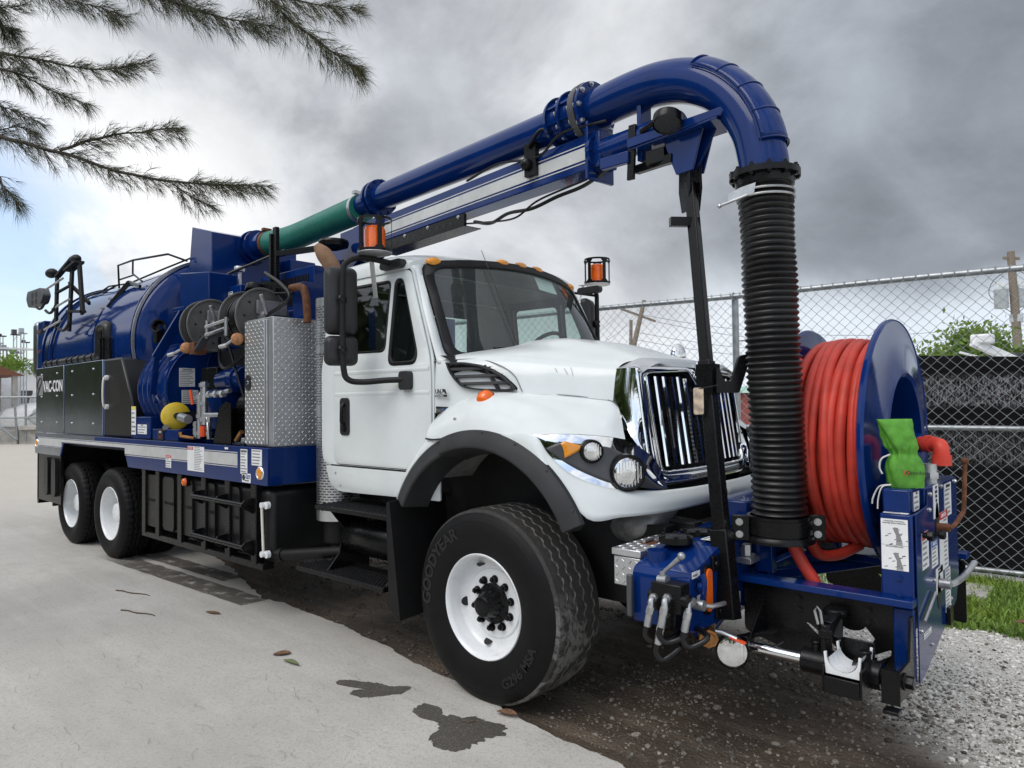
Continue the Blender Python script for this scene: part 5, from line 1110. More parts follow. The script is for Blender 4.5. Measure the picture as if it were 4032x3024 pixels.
k = MB(); k.bb((-2.62, -.80, 1.40), (-2.44, -.55, 2.78)); k.build('corner_column', 'blue', T, .006)
k = MB(); k.bb((-3.27, -.62, 2.72), (-3.21, -.58, 3.42)); k.bb((-3.30, -.64, 2.9), (-3.27, -.56, 3.36)); k.beam((-3.22, -.60, 3.16), (-2.72, -.32, 3.20), .05, .05); q = k.build('support_post', 'black', T, .003); k = MB(); k.lathe((-2.70, -.32, 3.16), Z, [(0, .04), (.03, .13), (.07, .14), (.09, .13), (.10, 0)], 28); k.build('rain_cap', 'black', q, smooth=40)
k = MB(); k.lathe((-3.06, -.90, 2.80), (.15, -.3, -1), [(-.02, .03), (0, .085), (.05, .09), (.06, .085), (.05, .07)], 24); k.beam((-3.0, -.88, 2.82), (-2.32, -.86, 2.70), .02, .05); k.build('work_lamp', 'black', T, smooth=40)
k = MB(); k.tube(curve([V((-2.50, -.88, 2.72)), V((-2.30, -.90, 2.70)), V((-2.24, -.90, 2.60)), V((-2.22, -.90, 2.40))], 12), .032, 10); k.build('suction_hose', 'rust', T, smooth=60)
k = MB(); k.tube(curve([V((-2.9, -.9, 2.9)), V((-2.6, -.92, 2.76)), V((-2.45, -.93, 2.62)), V((-2.75, -.97, 2.50))], 14), .016, 8); k.tube(curve([V((-4.2, -.74, 2.4)), V((-4.25, -.75, 2.75)), V((-4.05, -.76, 3.0)), V((-3.8, -.5, 3.18)), V((-3.6, -.3, 3.3))], 20), .014, 8); k.tube(curve([V((-3.9, -.8, 2.62)), V((-3.5, -.85, 2.66)), V((-3.1, -.85, 2.72)), V((-2.6, -.8, 2.7))], 16), .013, 8); k.build('hydraulic_line', 'hose_black', T, smooth=60)
# pump bay between drum and tool box
k = MB(); k.bb((-4.38, -.625, 1.66), (-2.80, -.615, 2.30)); k.build('pump_bay_back', 'ink', T)
k = MB(); k.bb((-4.05, -.95, 1.86), (-3.72, -.64, 2.10)); k.build('control_box', 'black', T, .008); 
k = MB(); k.cyl((-3.75, -.86, 1.96), (-3.30, -.86, 1.98), .11, n=20); k.cyl((-3.50, -.86, 1.97), (-3.40, -.86, 1.97), .13, n=20); k.bb((-3.98, -.96, 1.50), (-3.62, -.66, 1.88)); k.build('hydraulic_motor', 'blue', T, .006)
k = MB(); k.cyl((-3.25, -.85, 1.70), (-2.85, -.85, 1.72), .15, n=20); k.bb((-3.3, -1.0, 1.45), (-2.85, -.7, 1.62)); k.cyl((-3.05, -.95, 1.80), (-3.05, -.95, 1.95), .05, n=12); k.build('water_pump', 'black', T, .01)
k = MB(); k.prism([(-3.36, -1.16, 1.385), (-3.02, -1.16, 1.385), (-3.02, -1.16, 1.74), (-3.12, -1.16, 1.76), (-3.24, -1.16, 1.70)], (0, .012, 0)); k.prism([(-3.36, -1.16, 1.385), (-3.36, -.90, 1.385), (-3.24, -.9, 1.70), (-3.24, -1.16, 1.70)], (.008, 0, 0)); k.build('belt_guard', 'black', T)
k = MB(); k.lathe((-4.32, -1.08, 1.63), (1, -.25, .05), [(-.07, 0), (-.07, .125), (-.055, .135), (.0, .135), (.012, .12), (.022, .05), (.022, 0)], 36); YR = k.build('cord_reel', 'yellow', T, smooth=40); k = MB(); k.prism([(-4.24, -1.10, 1.60), (-4.235, -.88, 1.58), (-4.235, -.88, 1.68), (-4.24, -1.10, 1.66)], (.01, 0, 0)); k.cyl((-4.30, -1.085, 1.63), (-4.23, -1.10, 1.632), .03, n=14); k.build('reel_bracket', 'ink', YR)
k = MB(); k.tube([(-4.36, -1.15, 1.47), (-4.30, -1.19, 1.52)], .03, 12); k.build('cord_plug', 'darkgrey', YR)
k = MB(); k.bb((-4.62, -1.19, 1.39), (-4.02, -.95, 1.50)); q = k.build('meter_box', 'blue', T, .006)
k = MB(); k.bb((-4.46, -1.205, 1.395), (-4.33, -1.19, 1.505)); k.build('meter_face', 'ink', q, .003); text('1000', .030, 'sticker', q, (-4.395, -1.2065, 1.472), X, Z, 'CENTER'); text('0000', .026, 'emblem_red', q, (-4.395, -1.2065, 1.425), X, Z, 'CENTER')
k = MB()
random.seed(4)
for (x, z0_, z1_, r) in ((-3.76, 1.42, 1.84, .022), (-3.66, 1.55, 1.95, .034), (-3.56, 1.42, 1.62, .02), (-3.84, 1.42, 1.58, .018)):
    k.cyl((x, -1.10, z0_), (x, -1.10, z1_), r, n=12)
    for z in (z0_+.05, (z0_+z1_)/2, z1_-.03): k.cyl((x, -1.10, z-.018), (x, -1.10, z+.018), r*1.45, n=6)
k.cyl((-3.80, -1.10, 1.80), (-3.25, -1.05, 1.86), .022, n=12); k.cyl((-3.68, -1.10, 1.64), (-3.36, -1.08, 1.64), .024, n=12)
for x in (-3.72, -3.58, -3.45, -3.32): k.cyl((x-.02, -1.085, 1.83), (x+.02, -1.083, 1.835), .034, n=6)
k.tube(curve([V((-3.60, -1.10, 1.62)), V((-3.54, -1.12, 1.54)), V((-3.52, -1.12, 1.42))], 8), .014, 8); k.build('valve_manifold', 'zinc', T, smooth=40)
k = MB(); k.cyl((-4.02, -1.16, 1.62), (-3.86, -1.16, 1.60), .042, n=18); k.build('valve_actuator', 'galv', T)
k = MB(); k.cyl((-3.665, -1.105, 1.44), (-3.665, -1.105, 1.54), .032, n=16); k.build('filter_cup', 'valve_orange', T, smooth=40)
k = MB(); k.beam((-3.86, -1.14, 1.88), (-3.84, -1.13, 1.74), .012, .022); k.build('valve_lever', 'valve_orange', T)
k = MB(); k.cyl((-3.82, -1.12, 1.42), (-3.98, -1.18, 1.44), .016, n=10); k.tube([(-3.98, -1.18, 1.45), (-3.98, -1.18, 1.48)], .02, 8); k.cyl((-2.98, -1.13, 1.42), (-2.90, -1.12, 1.50), .022, n=10); k.build('brass_tap', 'brass', T)
# tread-plate tool box
def tread(o, u, v_, w_, h, par, pitch=.030, m_='alu'):
    u, v_, o = V(u).normalized(), V(v_).normalized(), V(o); n_ = u.cross(v_); k = MB(); i = 0
    nu, nv = int(w_/pitch), int(h/pitch)
    for i in range(nu):
        for j in range(nv):
            c = o+u*(i+.5)*w_/nu+v_*(j+.5)*h/nv; s_ = 1 if (i+j) % 2 else -1; a = (u+v_*s_).normalized(); b = (v_-u*s_).normalized(); L, w2, hh = pitch*.46, pitch*.14, .0036
            k.add([c-a*L, c+b*w2, c+a*L, c-b*w2, c-a*L*.6+n_*hh, c+b*w2*.3+n_*hh, c+a*L*.6+n_*hh, c-b*w2*.3+n_*hh], [(0, 1, 5, 4), (1, 2, 6, 5), (2, 3, 7, 6), (3, 0, 4, 7), (4, 5, 6, 7)])
    q = k.build('tread_pattern', m_, par, smooth=0, merge=0); q['kind'] = 'stuff'; return q
k = MB(); k.bb((-2.75, -1.155, 1.39), (-2.315, -.62, 2.44)); TB = k.build('tool_box', 'alu', T, .004)
k = MB(); k.bb((-2.735, -1.178, 1.405), (-2.415, -1.155, 2.425)); k.build('tool_box_door', 'alu', TB, .003); tread((-2.735, -1.1782, 1.405), X, Z, .32, 1.02, TB)
tread((-2.3148, -1.15, 1.395), Y, Z, .52, 1.04, TB)
k = MB(); k.cyl((-2.40, -1.165, 1.41), (-2.40, -1.165, 2.42), .010, n=8)
k.build('hinge', 'zinc', TB)
k = MB(); k.prism([(-2.668+a, -1.179, 1.915+b) for a, b in rrect(.085, .125, .04)], (0, -.010, 0)); q = k.build('latch', 'ink', TB, .003); k = MB(); k.box((-2.668, -1.191, 1.915), (.035, .008, .028)); k.build('latch_paddle', 'chrome', q, .003)
# ================================================================== boom
A_ = R(7.6); DS = V((math.cos(A_), -math.sin(A_), 0)); LN = V((-math.sin(A_), -math.cos(A_), 0)); P0 = V((-2.9, 0, 0))
def bp(s, z, l=0.): return P0+DS*s+LN*l+Z*z
def bbeam(k, s0, z0, s1, z1, w_, h, l=0.): k.beam(bp(s0, z0, l), bp(s1, z1, l), w_, h)
k = MB(); k.cyl((-2.9, 0, 1.4), (-2.9, 0, 2.95), .17, n=28); k.lathe((-2.9, 0, 2.95), Z, [(0, .17), (0, .24), (.05, .24), (.05, .20), (.16, .18), (.16, 0)], 32); TU = k.build('boom_turret', 'blue', T, smooth=40)
k = MB()
for l in (-.105, .105): k.prism([bp(s, z, l) for s, z in ((-.25, 3.0), (.25, 3.0), (.62, 3.16), (.75, 3.40), (.30, 3.38), (-.15, 3.25))], LN*.02)
k.build('turret_cheek', 'blue', TU, .004)
k = MB(); bbeam(k, -.05, 3.29, 3.38, 3.285, .16, .225); BM = k.build('boom_beam', 'blue', T, .008)
k = MB()
for z0, z1 in ((3.238, 3.318), (3.332, 3.339), (3.217, 3.224)):
    k.prism([bp(s, z, .0815) for s, z in ((.76, z0), (3.28, z0), (3.28, z1), (.76, z1))], LN*.0012)
k.build('reflective_stripe', 'stripe', BM, smooth=0)
k = MB(); k.prism([bp(s, 3.17-b, .06) for s, b in ((.74, 0), (1.99, 0), (1.99, .09), (.74, .10))], LN*.025); k.prism([bp(s, 3.072, l) for s, l in ((.74, .085), (1.99, .085), (1.99, -.08), (.74, -.08))], (0, 0, .006)); q = k.build('cable_tray', 'black', BM)
k = MB()
for i in range(11): k.lathe(bp(.82+i*.095+.05*(i > 5), 3.125, .0852), LN, [(0, .017), (.001, .017), (.001, 0)], 14)
k.build('tray_hole', 'ink', q)
bolts(MB(), [bp(s, 3.155, .085) for s in (.80, 1.15, 1.50, 1.92)], LN, .010, .012).build('tray_bolt', 'zinc', q)
k = MB(); k.prism([bp(3.29, z, l) for z, l in ((3.10, -.12), (3.10, .12), (3.46, .12), (3.46, -.12))], DS*.025); k.build('beam_collar', 'blue', BM, .004)
k = MB(); k.lathe(bp(3.30, 3.275), DS, [(0, 0), (0, .13), (.03, .13), (.03, .085), (.62, .08), (.62, 0)], 32); bolts(k, [bp(3.33, 3.275+.115*math.sin(6.283*i/8), .115*math.cos(6.283*i/8)) for i in range(8)], DS, .010, .010); k.build('extension_tube', 'blue', BM, smooth=40)
# pipes
k = MB(); k.cyl(bp(.60, 3.622), bp(3.06, 3.568), .116, n=48); PP = k.build('suction_pipe', 'blue', T, smooth=40)
ax = (bp(3.06, 3.568)-bp(.60, 3.622)).normalized()
def flange(s, prof, par, nb=10, rb=.15, m_='blue', bm_='blue', name='pipe_flange'):
    z = 3.622-(s-.6)*.022; k = MB(); k.lathe(bp(s, z), ax, prof, 44); o = k.build(name, m_, par, smooth=40)
    u_, w_ = k.frame(ax); k = MB(); bolts(k, [bp(s, z)+ax*prof[-1][0]+(u_*math.cos(6.283*i/nb)+w_*math.sin(6.283*i/nb))*rb for i in range(nb)], ax, .011, .018); k.build('flange_bolt', bm_, o); return o
flange(.52, [(0, .10), (0, .165), (.03, .165), (.03, .135), (.07, .135), (.07, .165), (.10, .165), (.10, .11)], PP, 12, .150)
k = MB(); k.cyl(bp(.10, 3.632), bp(.58, 3.622), .100, n=40); k.build('inner_pipe', 'blue', PP, smooth=40)
flange(2.96, [(0, .11), (0, .165), (.025, .170), (.025, .145), (.11, .145), (.11, .11)], PP, 12, .155, 'blue', 'zinc')
flange(3.09, [(0, .11), (0, .175), (.018, .175), (.018, .15), (.10, .15), (.10, .11)], PP, 12, .16, 'blue', 'zinc')
flange(3.20, [(0, .11), (0, .182), (.045, .185), (.05, .18), (.05, .11)], PP, 10, .165, 'darkgrey', 'zinc')
flange(3.26, [(0, .11), (0, .18), (.022, .18), (.022, .12)], PP, 10, .162, 'blue', 'zinc')
for a in range(6):   # stiffening ribs between the joint plates
    pass
k = MB()
u_, w_ = k.frame(ax)
for i in range(10): d = u_*math.cos(6.283*i/10+.3)+w_*math.sin(6.283*i/10+.3); k.beam(bp(2.98, 3.570)+d*.150, bp(3.20, 3.565)+d*.160, .012, .020, d)
k.build('joint_rib', 'blue', PP)
EP = [(3.27, 3.566), (3.55, 3.572), (3.78, 3.555), (3.98, 3.500), (4.155, 3.400), (4.29, 3.262), (4.375, 3.105), (4.412, 2.95), (4.420, 2.865)]
ep_ = curve([V((s, z, 0)) for s, z in EP], 48)
k = MB(); k.tube([bp(p.x, p.y) for p in ep_], .122, 40); EL = k.build('elbow_pipe', 'blue', T, smooth=50)
k = MB(); rows = []
for i in range(20, 41):
    p = ep_[i]; tn = (ep_[i+1]-ep_[i-1]).normalized(); nr = V((-tn.y, tn.x, 0)); nr = nr if nr.y > 0 or nr.x > 0 else -nr
    rr = .1325 if (i-20) % 5 else .1305; rows.append([bp(p.x+nr.x*rr*math.cos(R(a)), p.y+nr.y*rr*math.cos(R(a)), rr*math.sin(R(a))) for a in range(-62, 63, 8)])
k.grid(rows); k.build('wear_plate', 'blue', EL, smooth=20, solid=.008)
k = MB()
for i in (20, 25, 30, 35, 40):
    p = ep_[i]; tn = (ep_[i+1]-ep_[i-1]).normalized(); nr = V((-tn.y, tn.x, 0)); k.tube([bp(p.x+nr.x*.137*math.cos(R(a)), p.y+nr.y*.137*math.cos(R(a)), .137*math.sin(R(a))) for a in range(-62, 63, 6)], .0045, 5)
for a in (-62, 62):
    pts = []
    for i in range(20, 41): p = ep_[i]; tn = (ep_[i+1]-ep_[i-1]).normalized(); nr = V((-tn.y, tn.x, 0)); pts.append(bp(p.x+nr.x*.137*math.cos(R(a)), p.y+nr.y*.137*math.cos(R(a)), .137*math.sin(R(a))))
    k.tube(pts, .0045, 5)
k.build('weld_bead', 'blue', EL, smooth=60)
# bracket under the elbow
k = MB(); k.beam(bp(3.66, 3.13), bp(3.66, 3.50), .10, .03, DS)
for l in (-.10, .10): k.prism([bp(s, z, l) for s, z in ((3.62, 3.20), (4.25, 3.20), (4.28, 3.24), (3.62, 3.255))], LN*.012)
k.prism([bp(s, 3.20, l) for s, l in ((3.64, .10), (4.22, .11), (4.22, -.11), (3.64, -.10))], (0, 0, -.012)); k.prism([bp(s, z, -.02) for s, z in ((3.80, 3.19), (4.14, 3.19), (4.02, 3.0), (3.88, 3.0))], LN*.02)
for l in (-.055, .045): k.prism([bp(s, z, l) for s, z in ((3.84, 3.19), (4.10, 3.19), (4.03, 2.98), (3.92, 2.98))], LN*.012)
BR = k.build('elbow_bracket', 'blue', EL, .003)
k = MB(); k.beam(bp(3.62, 3.02, .08), bp(3.64, 3.34, .08), .02, .05, DS); k.bb(*(lambda c: (c-V((.06, .05, .04)), c+V((.06, .05, .04))))(bp(3.78, 3.12, .02))); k.beam(bp(3.60, 3.1, .0), bp(3.9, 3.08, .05), .04, .05); k.build('tilt_linkage', 'black', EL, .003)
k = MB(); k.lathe(bp(3.95, 3.27, .16), V((.1, -.35, -1)), [(-.01, .03), (.0, .078), (.05, .082), (.058, .078), (.05, .070), (.045, 0)], 32); k.tube([bp(3.72, 3.27, .10), bp(3.88, 3.29, .14)], .016, 8); k.build('work_lamp', 'black', EL, smooth=40)
k = MB(); k.bb(*(lambda c: (c-V((.10, .02, .035)), c+V((.10, .02, .035))))(bp(3.52, 3.155, .10))); k.build('light_bar', 'blue', BM, .006)
# cables along the beam
k = MB(); pts = [(3.42, 3.16), (3.2, 3.10), (2.95, 3.085), (2.7, 3.06), (2.45, 3.08), (2.25, 3.05), (2.05, 3.10)]; k.tube(curve([bp(s, z, .03) for s, z in pts], 40), .013, 8); pts = [(3.25, 3.12), (2.8, 3.09), (2.55, 3.02), (2.2, 3.06), (1.95, 3.10)]; k.tube(curve([bp(s, z, .06) for s, z in pts], 30), .007, 6)
k.tube(curve([bp(3.45, 3.42, .10), bp(3.1, 3.44, .13), bp(2.85, 3.36, .11), bp(2.4, 3.44, .08), bp(2.0, 3.42, .06)], 30), .009, 6); k.build('cable', 'hose_black', BM, smooth=60)
k = MB(); k.bb(*(lambda c: (c-V((.05, .02, .11)), c+V((.05, .02, .11))))(bp(2.78, 3.36, .10))); k.ball(bp(2.76, 3.33, .13), .045, 10); k.tube(curve([bp(2.78, 3.44, .13), bp(2.9, 3.52, .13), bp(3.0, 3.48, .12)], 8), .012, 6); k.build('beam_valve', 'black', BM)
# green hose to the plenum
hp_ = curve([bp(.26, 3.60), bp(-.15, 3.605), V((-3.5, .04, 3.585)), V((-4.0, .02, 3.545)), V((-4.50, 0, 3.555))], 150)
k = MB(); k.tube(hp_, .128, 32, rs=[.128+(.006 if i % 3 == 0 else 0) for i in range(151)]); GH = k.build('transfer_hose', 'hose_green', T, smooth=50)
for a in (4, 146):
    k = MB(); d = (hp_[a+2]-hp_[a-2]).normalized(); k.lathe(hp_[a]-d*.025, d, [(0, .131), (0, .138), (.012, .139), (.022, .136), (.030, .139), (.05, .138), (.05, .131)], 36); k.box(hp_[a]+V((0, -.03, .150)), (.05, .10, .03)); k.build('hose_clamp', 'rust' if a > 9 else 'zinc', GH, smooth=40)
# black drop hose
dp = [bp(4.422+.012*math.sin(3.1*t)+.035*t, 2.83-1.70*t, .012*math.sin(4.3*t)) for t in [i/330 for i in range(331)]]
k = MB(); k.tube(dp, .13, 36, rs=[.120+.0135*(.5+.5*math.cos(6.28319*i/6))**.8*(1+.10*math.sin(i*1.13))+.0015*math.sin(i*.071) for i in range(331)]); DH = k.build('suction_hose', 'hose_black', T, smooth=60)
k = MB(); c = bp(4.420, 2.86); k.lathe(c, -Z, [(-.012, .12), (-.012, .172), (.018, .172), (.018, .145), (.06, .142), (.06, .12)], 44); bolts(k, [c+V((.158*math.cos(6.283*i/12), .158*math.sin(6.283*i/12), .012)) for i in range(12)], Z, .010, .018); bolts(k, [c+V((.158*math.cos(6.283*i/12), .158*math.sin(6.283*i/12), -.018)) for i in range(12)], -Z, .010, .012); k.build('hose_flange', 'black', DH, smooth=40)
k = MB()
for z in (2.765, 2.735): k.torus(bp(4.424, z), Z, .139, .006, 44, 6)
q_ = bp(4.424, 2.73)+V((-.05, -.13, 0)); k.prism([q_+V((a, -.01, b)) for a, b in ((-.09, -.02), (.05, .01), (.06, .06), (-.02, .05), (-.08, .03))], (0, -.004, 0)); k.cyl(q_+V((-.12, -.015, -.02)), q_+V((.02, -.015, .005)), .007, n=8); k.ball(q_+V((-.13, -.015, -.022)), .012, 8); k.build('hose_clamp', 'zinc', DH, smooth=40)
c = bp(4.455, 1.10)
k = MB(); k.lathe(c, -Z, [(-.05, .135), (-.05, .150), (.045, .150), (.045, .160), (.058, .170), (.075, .170), (.075, .12)], 44); CO = k.build('hose_coupling', 'black', DH, smooth=40)
k = MB(); k.lathe(c, -Z, [(-.035, .152), (-.035, .158), (.035, .158), (.035, .152)], 44); k.build('coupling_band', 'black', CO, smooth=40)
rd = (V((c.x, c.y, 0))-V((2.89, -4.09, 0))).normalized(); sd = V((rd.y, -rd.x, 0))
k = MB()
for s_ in (1, -1):
    for e in (0, .028): p = c+sd*s_*.175-rd*(.02+e-.05*s_); k.prism([p+sd*a*s_*1.0+Z*b for a, b in ((-.04, -.065), (.04, -.065), (.04, .055), (-.04, .055))], -rd*.008)
k.build('coupling_ear', 'black', CO, .002)
k = MB()
for s_ in (1, -1): bolts(k, [c+sd*s_*.18-rd*(.056-.05*s_)+Z*b for b in (-.035, .025)], -rd, .012, .012)
k.build('coupling_bolt', 'zinc', CO)
# support post
foot = V((1.375, -.865, .715)); top = bp(3.97, 2.99, .0)
d = (top-foot).normalized()
k = MB(); k.beam(foot+d*.25, foot+d*1.24, .068, .068, Y); k.beam(foot+d*1.20, top-d*.06, .056, .056, Y); SP = k.build('support_leg', 'black', T, .005)
k = MB(); k.beam(foot-d*.04, foot+d*.38, .088, .088, Y); k.build('leg_socket', 'black', SP, .005)
k = MB()
sdl = V((.55, .83, 0)).normalized()
for s_ in (-1, 1): k.prism([top+sdl*s_*.032+V((.83*a, -.55*a, 0))+Z*b for a, b in ((-.06, .07), (.05, .09), (.06, -.10), (.03, -.22), (-.04, -.22), (-.07, -.10))], sdl*.014)
k.beam(top-d*.30-V((.09, .10, 0)), top-d*.30+V((.02, .02, 0)), .04, .05); k.build('leg_clevis', 'black', SP, .003)
hk = foot+d*1.13
uu = V((.744, .668, 0))
k = MB(); k.prism([hk+uu*a+Z*b for a, b in rpoly([(.02, .07), (.05, .07), (.075, -.0), (.11, .0), (.155, .13), (.20, .14), (.205, .10), (.15, -.06), (.02, -.06)], .012)], V((.02, -.02, 0))); k.bb(hk-V((.045, .045, .07)), hk+V((.045, .045, .09))); k.build('leg_hook', 'black', SP, .003)
k = MB(); k.prism([hk+V((.02, -.065, -.10))-uu*.04+uu*a+Z*b for a, b in rrect(.050, .135, .008)], V((.006, -.008, 0))); TG = k.build('hanging_tag', 'cork', SP, .002); TG.data.materials[0] = MATS['tag_tan']
k = MB(); k.tube([hk+V((.02, -.07, -.04))-uu*.06, hk+V((.025, -.075, -.035))-uu*.02, hk+V((.05, -.06, -.02))+uu*.03], .003, 5); k.build('tag_wire', 'ink', SP)

# ================================================================== front bumper equipment
k = MB(); k.prism([(1.03, y, z) for y, z in rpoly([(-1.165, .665), (-.50, .650), (-.50, 1.035), (-.80, 1.03), (-1.165, .925)], [.03, .02, .02, .10, .04])], (.30, 0, 0)); HT = k.build('hydraulic_tank', 'blue', T, .018, 3)
k = MB(); k.bb((.98, -.50, .70), (1.30, .95, 1.02)); k.bb((1.05, -.36, 1.02), (1.26, .10, 1.17)); BP = k.build('bumper_beam', 'blue', T, .012)
bolts(MB(), [(1.332, -.44, z) for z in (.72, .80, .88, .96)]+[(1.30, .2+.2*i, .95) for i in range(3)], X, .014, .014).build('beam_bolt', 'blue', BP)
bolts(MB(), [(1.332, y, .985) for y in (-.62, -.86)]+[(1.332, -1.08, z) for z in (.70, .90)]+[(1.332, -.70, .70)], X, .010, .008).build('tank_bolt', 'blue', HT)
k = MB(); k.prism([(1.331, -1.0+a, .835+b) for a, b in rrect(.085, .235, .042)], (.010, 0, 0)); q = k.build('lamp_gasket', 'black', HT, .003); k = MB(); k.prism([(1.340, -1.0+a, .835+b) for a, b in rrect(.052, .20, .026)], (.010, 0, 0)); k.build('marker_light', 'orange_lens', q, .004, 3)
for y, z in ((-.93, .945), (-.90, .715)): k = MB(); k.box((1.338, y, z), (.012, .05, .075)); k.cyl((1.343, y, z), (1.358, y, z), .016, n=6); k.build('leg_bracket', 'black', HT, .003)
k = MB(); k.cyl((1.10, -1.05, .94), (1.10, -1.05, 1.0), .05, n=20); k.build('filler_neck', 'blue', HT)
k = MB()
for y in (-.92, -.70): k.lathe((1.13, y, 1.02), Z, [(0, .085), (.03, .085), (.035, .05), (.04, 0)], 24); bolts(k, [(1.13+.07*math.cos(a*1.05), y+.07*math.sin(a*1.05), 1.05) for a in range(6)], Z, .009, .010)
k.build('tank_hatch', 'black', HT, smooth=40)
sticker(HT, (1.25, -.76, 1.0325), Y, -X, .16, .055, None, 2)
sticker(HT, (1.3315, -1.105, .925), Y, Z, .075, .03, None, 1, title='OIL'); sticker(HT, (1.3315, -1.07, .815), Y, Z, .05, .022, None, 0, title='OFF'); sticker(HT, (1.3315, -.66, .72), Y, Z, .04, .07, None, 4)
k = MB(); k.bb((1.18, -1.25, .77), (1.33, -1.16, .90)); k.bb((1.20, -1.23, .69), (1.29, -1.17, .77)); k.cyl((1.16, -1.22, .83), (1.36, -1.22, .83), .032, n=16); VB = k.build('valve_block', 'black', T, .006)
k = MB(); k.tube([(1.22, -1.21, .90), (1.22, -1.21, .94)], .014, 10); k.tube([(1.22, -1.21, .935), (1.30, -1.20, 1.01)], .012, 10, rs=[.008, .012]); k.ball((1.312, -1.20, 1.022), .019, 12); k.cyl((1.20, -1.21, .90), (1.245, -1.21, .905), .024, n=16); k.build('valve_lever', 'galv', VB, smooth=60)
k = MB(); fit = ((1.20, -1.255, .83), (1.27, -1.255, .84), (1.35, -1.19, .82), (1.25, -1.25, .76))
for x, y, z in fit:
    k.cyl((x, y+.02, z), (x, y-.012, z), .020, n=6); k.tube(curve([V((x, y-.005, z)), V((x+.004, y-.032, z-.006)), V((x+.006, y-.038, z-.038))], 6), .014, 10); k.cyl((x+.006, y-.038, z-.032), (x, y-.042, z-.062), .019, n=6); k.cyl((x, y-.042, z-.062), (x-.01, y-.045, z-.12), .017, n=14)
k.build('hose_fitting', 'zinc', VB, smooth=30)
k = MB()
for i, (x, y, z) in enumerate(fit):
    a = V((x-.01, y-.045, z-.115)); k.tube(curve([a, a+V((-.006, -.006, -.045)), a+V((.02, .02, -.075)), a+V((.07, .08, -.07+.02*i)), V((1.28-.03*i, -1.06, .68))], 20), .0135, 10)
k.build('hydraulic_hose', 'hose_black', VB, smooth=60)
k = MB(); k.tube([(1.35, -1.14, .80), (1.40, -1.10, .79), (1.40, -.96, .775)], .011, 10); k.cyl((1.34, -1.14, .80), (1.39, -1.14, .80), .024, n=14); k.build('drain_lever', 'zinc', HT, smooth=60)
k = MB(); k.cyl((1.345, -1.10, .87), (1.365, -1.10, .87), .02, n=12); k.tube(curve([V((1.36, -1.10, .93)), V((1.37, -1.10, .90)), V((1.36, -1.09, .83)), V((1.35, -1.08, .80))], 8), .014, 8); k.build('pipe_elbow', 'blue', HT)
k = MB(); k.bb((1.02, -1.21, .70), (1.05, -1.185, .90)); k.build('bumper_cleat', 'darkgrey', HT, .008)
k = MB(); k.cyl((1.25, -.86, .62), (1.31, -.96, .605), .040, n=6); k.cyl((1.30, -.94, .607), (1.33, -.985, .60), .045, n=8); k.cyl((1.33, -.985, .60), (1.335, -.995, .598), .030, n=16); BV = k.build('ball_valve', 'brass', T, smooth=30)
k = MB(); k.cyl((1.22, -.80, .63), (1.26, -.86, .62), .045, n=6); k.tube([(1.33, -.93, .625), (1.36, -.91, .62), (1.43, -.90, .60)], .011, 8); k.build('valve_stem', 'zinc', BV); k = MB(); k.beam((1.40, -.905, .605), (1.47, -.895, .585), .028, .010); k.build('valve_grip', 'valve_orange', BV, .003)
k = MB(); k.cyl((1.20, -.84, .62), (1.20, -.60, .70), .09, n=20); k.build('drain_sump', 'blue', BP)
k = MB(); k.bb((.86, -1.07, .80), (1.015, -.62, .945)); TB2 = k.build('tread_box', 'alu', T, .005); k = MB(); k.bb((.852, -1.078, .950), (1.022, -.612, .985)); k.build('tread_box_lid', 'alu', TB2, .004)
tread((.86, -1.0702, .80), X, Z, .155, .14, TB2, .034); tread((1.0152, -1.07, .80), Y, Z, .45, .14, TB2, .034); tread((.855, -1.075, .9852), X, Y, .165, .46, TB2, .034)
k = MB(); k.box((.94, -.86, .986), (.07, .10, .006)); q = k.build('latch_plate', 'rust', TB2); k = MB(); k.tube([(.94, -.91, 1.0), (.94, -.82, 1.0)], .010, 8); k.build('latch_bar', 'zinc', q)
k = MB(); k.bb((.70, -.60, .80), (.98, -.45, .98)); k.bb((.72, .45, .80), (.98, .60, .98)); k.bb((.62, -.62, .93), (.90, -.50, 1.03)); k.beam((.75, -.40, 1.05), (1.2, -.15, .95), .04, .03); k.build('bumper_bracket', 'frame', T, .008)
# reel carrier
for sg in (-1, 1):
    yy = .62*sg
    hl = rpoly([(1.70, .53), (2.02, .53), (2.06, .62), (1.90, .60), (1.86, .68), (1.80, .60)], .02)
    k = MB(); circ = [(1.86+.085*math.cos(6.283*i/20), .655+.085*math.sin(6.283*i/20)) for i in range(20)]
    s1 = rpoly([(1.645, .655), (1.665, .655), (1.82, .545), (1.78, .535)], .008); s2 = rpoly([(1.90, .540), (2.02, .605), (2.02, .58), (1.94, .525)], .008); hlf = [(1.86+.10*math.cos(R(a)), .675+.10*math.sin(R(a))) for a in range(200, 341, 10)]+[(1.86+.06*math.cos(R(a)), .700+.04*math.sin(R(a))) for a in range(340, 199, -20)]
    pl_ = rpoly([(1.345, .80), (2.085, .80), (2.105, .78), (2.105, .445), (1.98, .455), (1.93, .50), (1.55, .50), (1.50, .52), (1.345, .56)], [.03, .02, .02, .02, .02, .03, .04, .02, .03])
    k.prism([(x, yy, z) for x, z in pl_], (0, -sg*.012, 0), [[(x, yy, z) for x, z in q] for q in (s1, s2, hlf)]); q = k.build('carrier_plate', 'black', T, .003)
    bolts(MB(), [(x, yy+sg*.001, z) for x in (1.62, 1.93) for z in (.765, .715)], Y*sg, .013, .010).build('plate_bolt', 'black', q)
    k = MB(); k.bb((1.32, yy-.05, .812), (2.12, yy+.05-.0, .845)); k.build('carrier_rail', 'blue', T, .004)
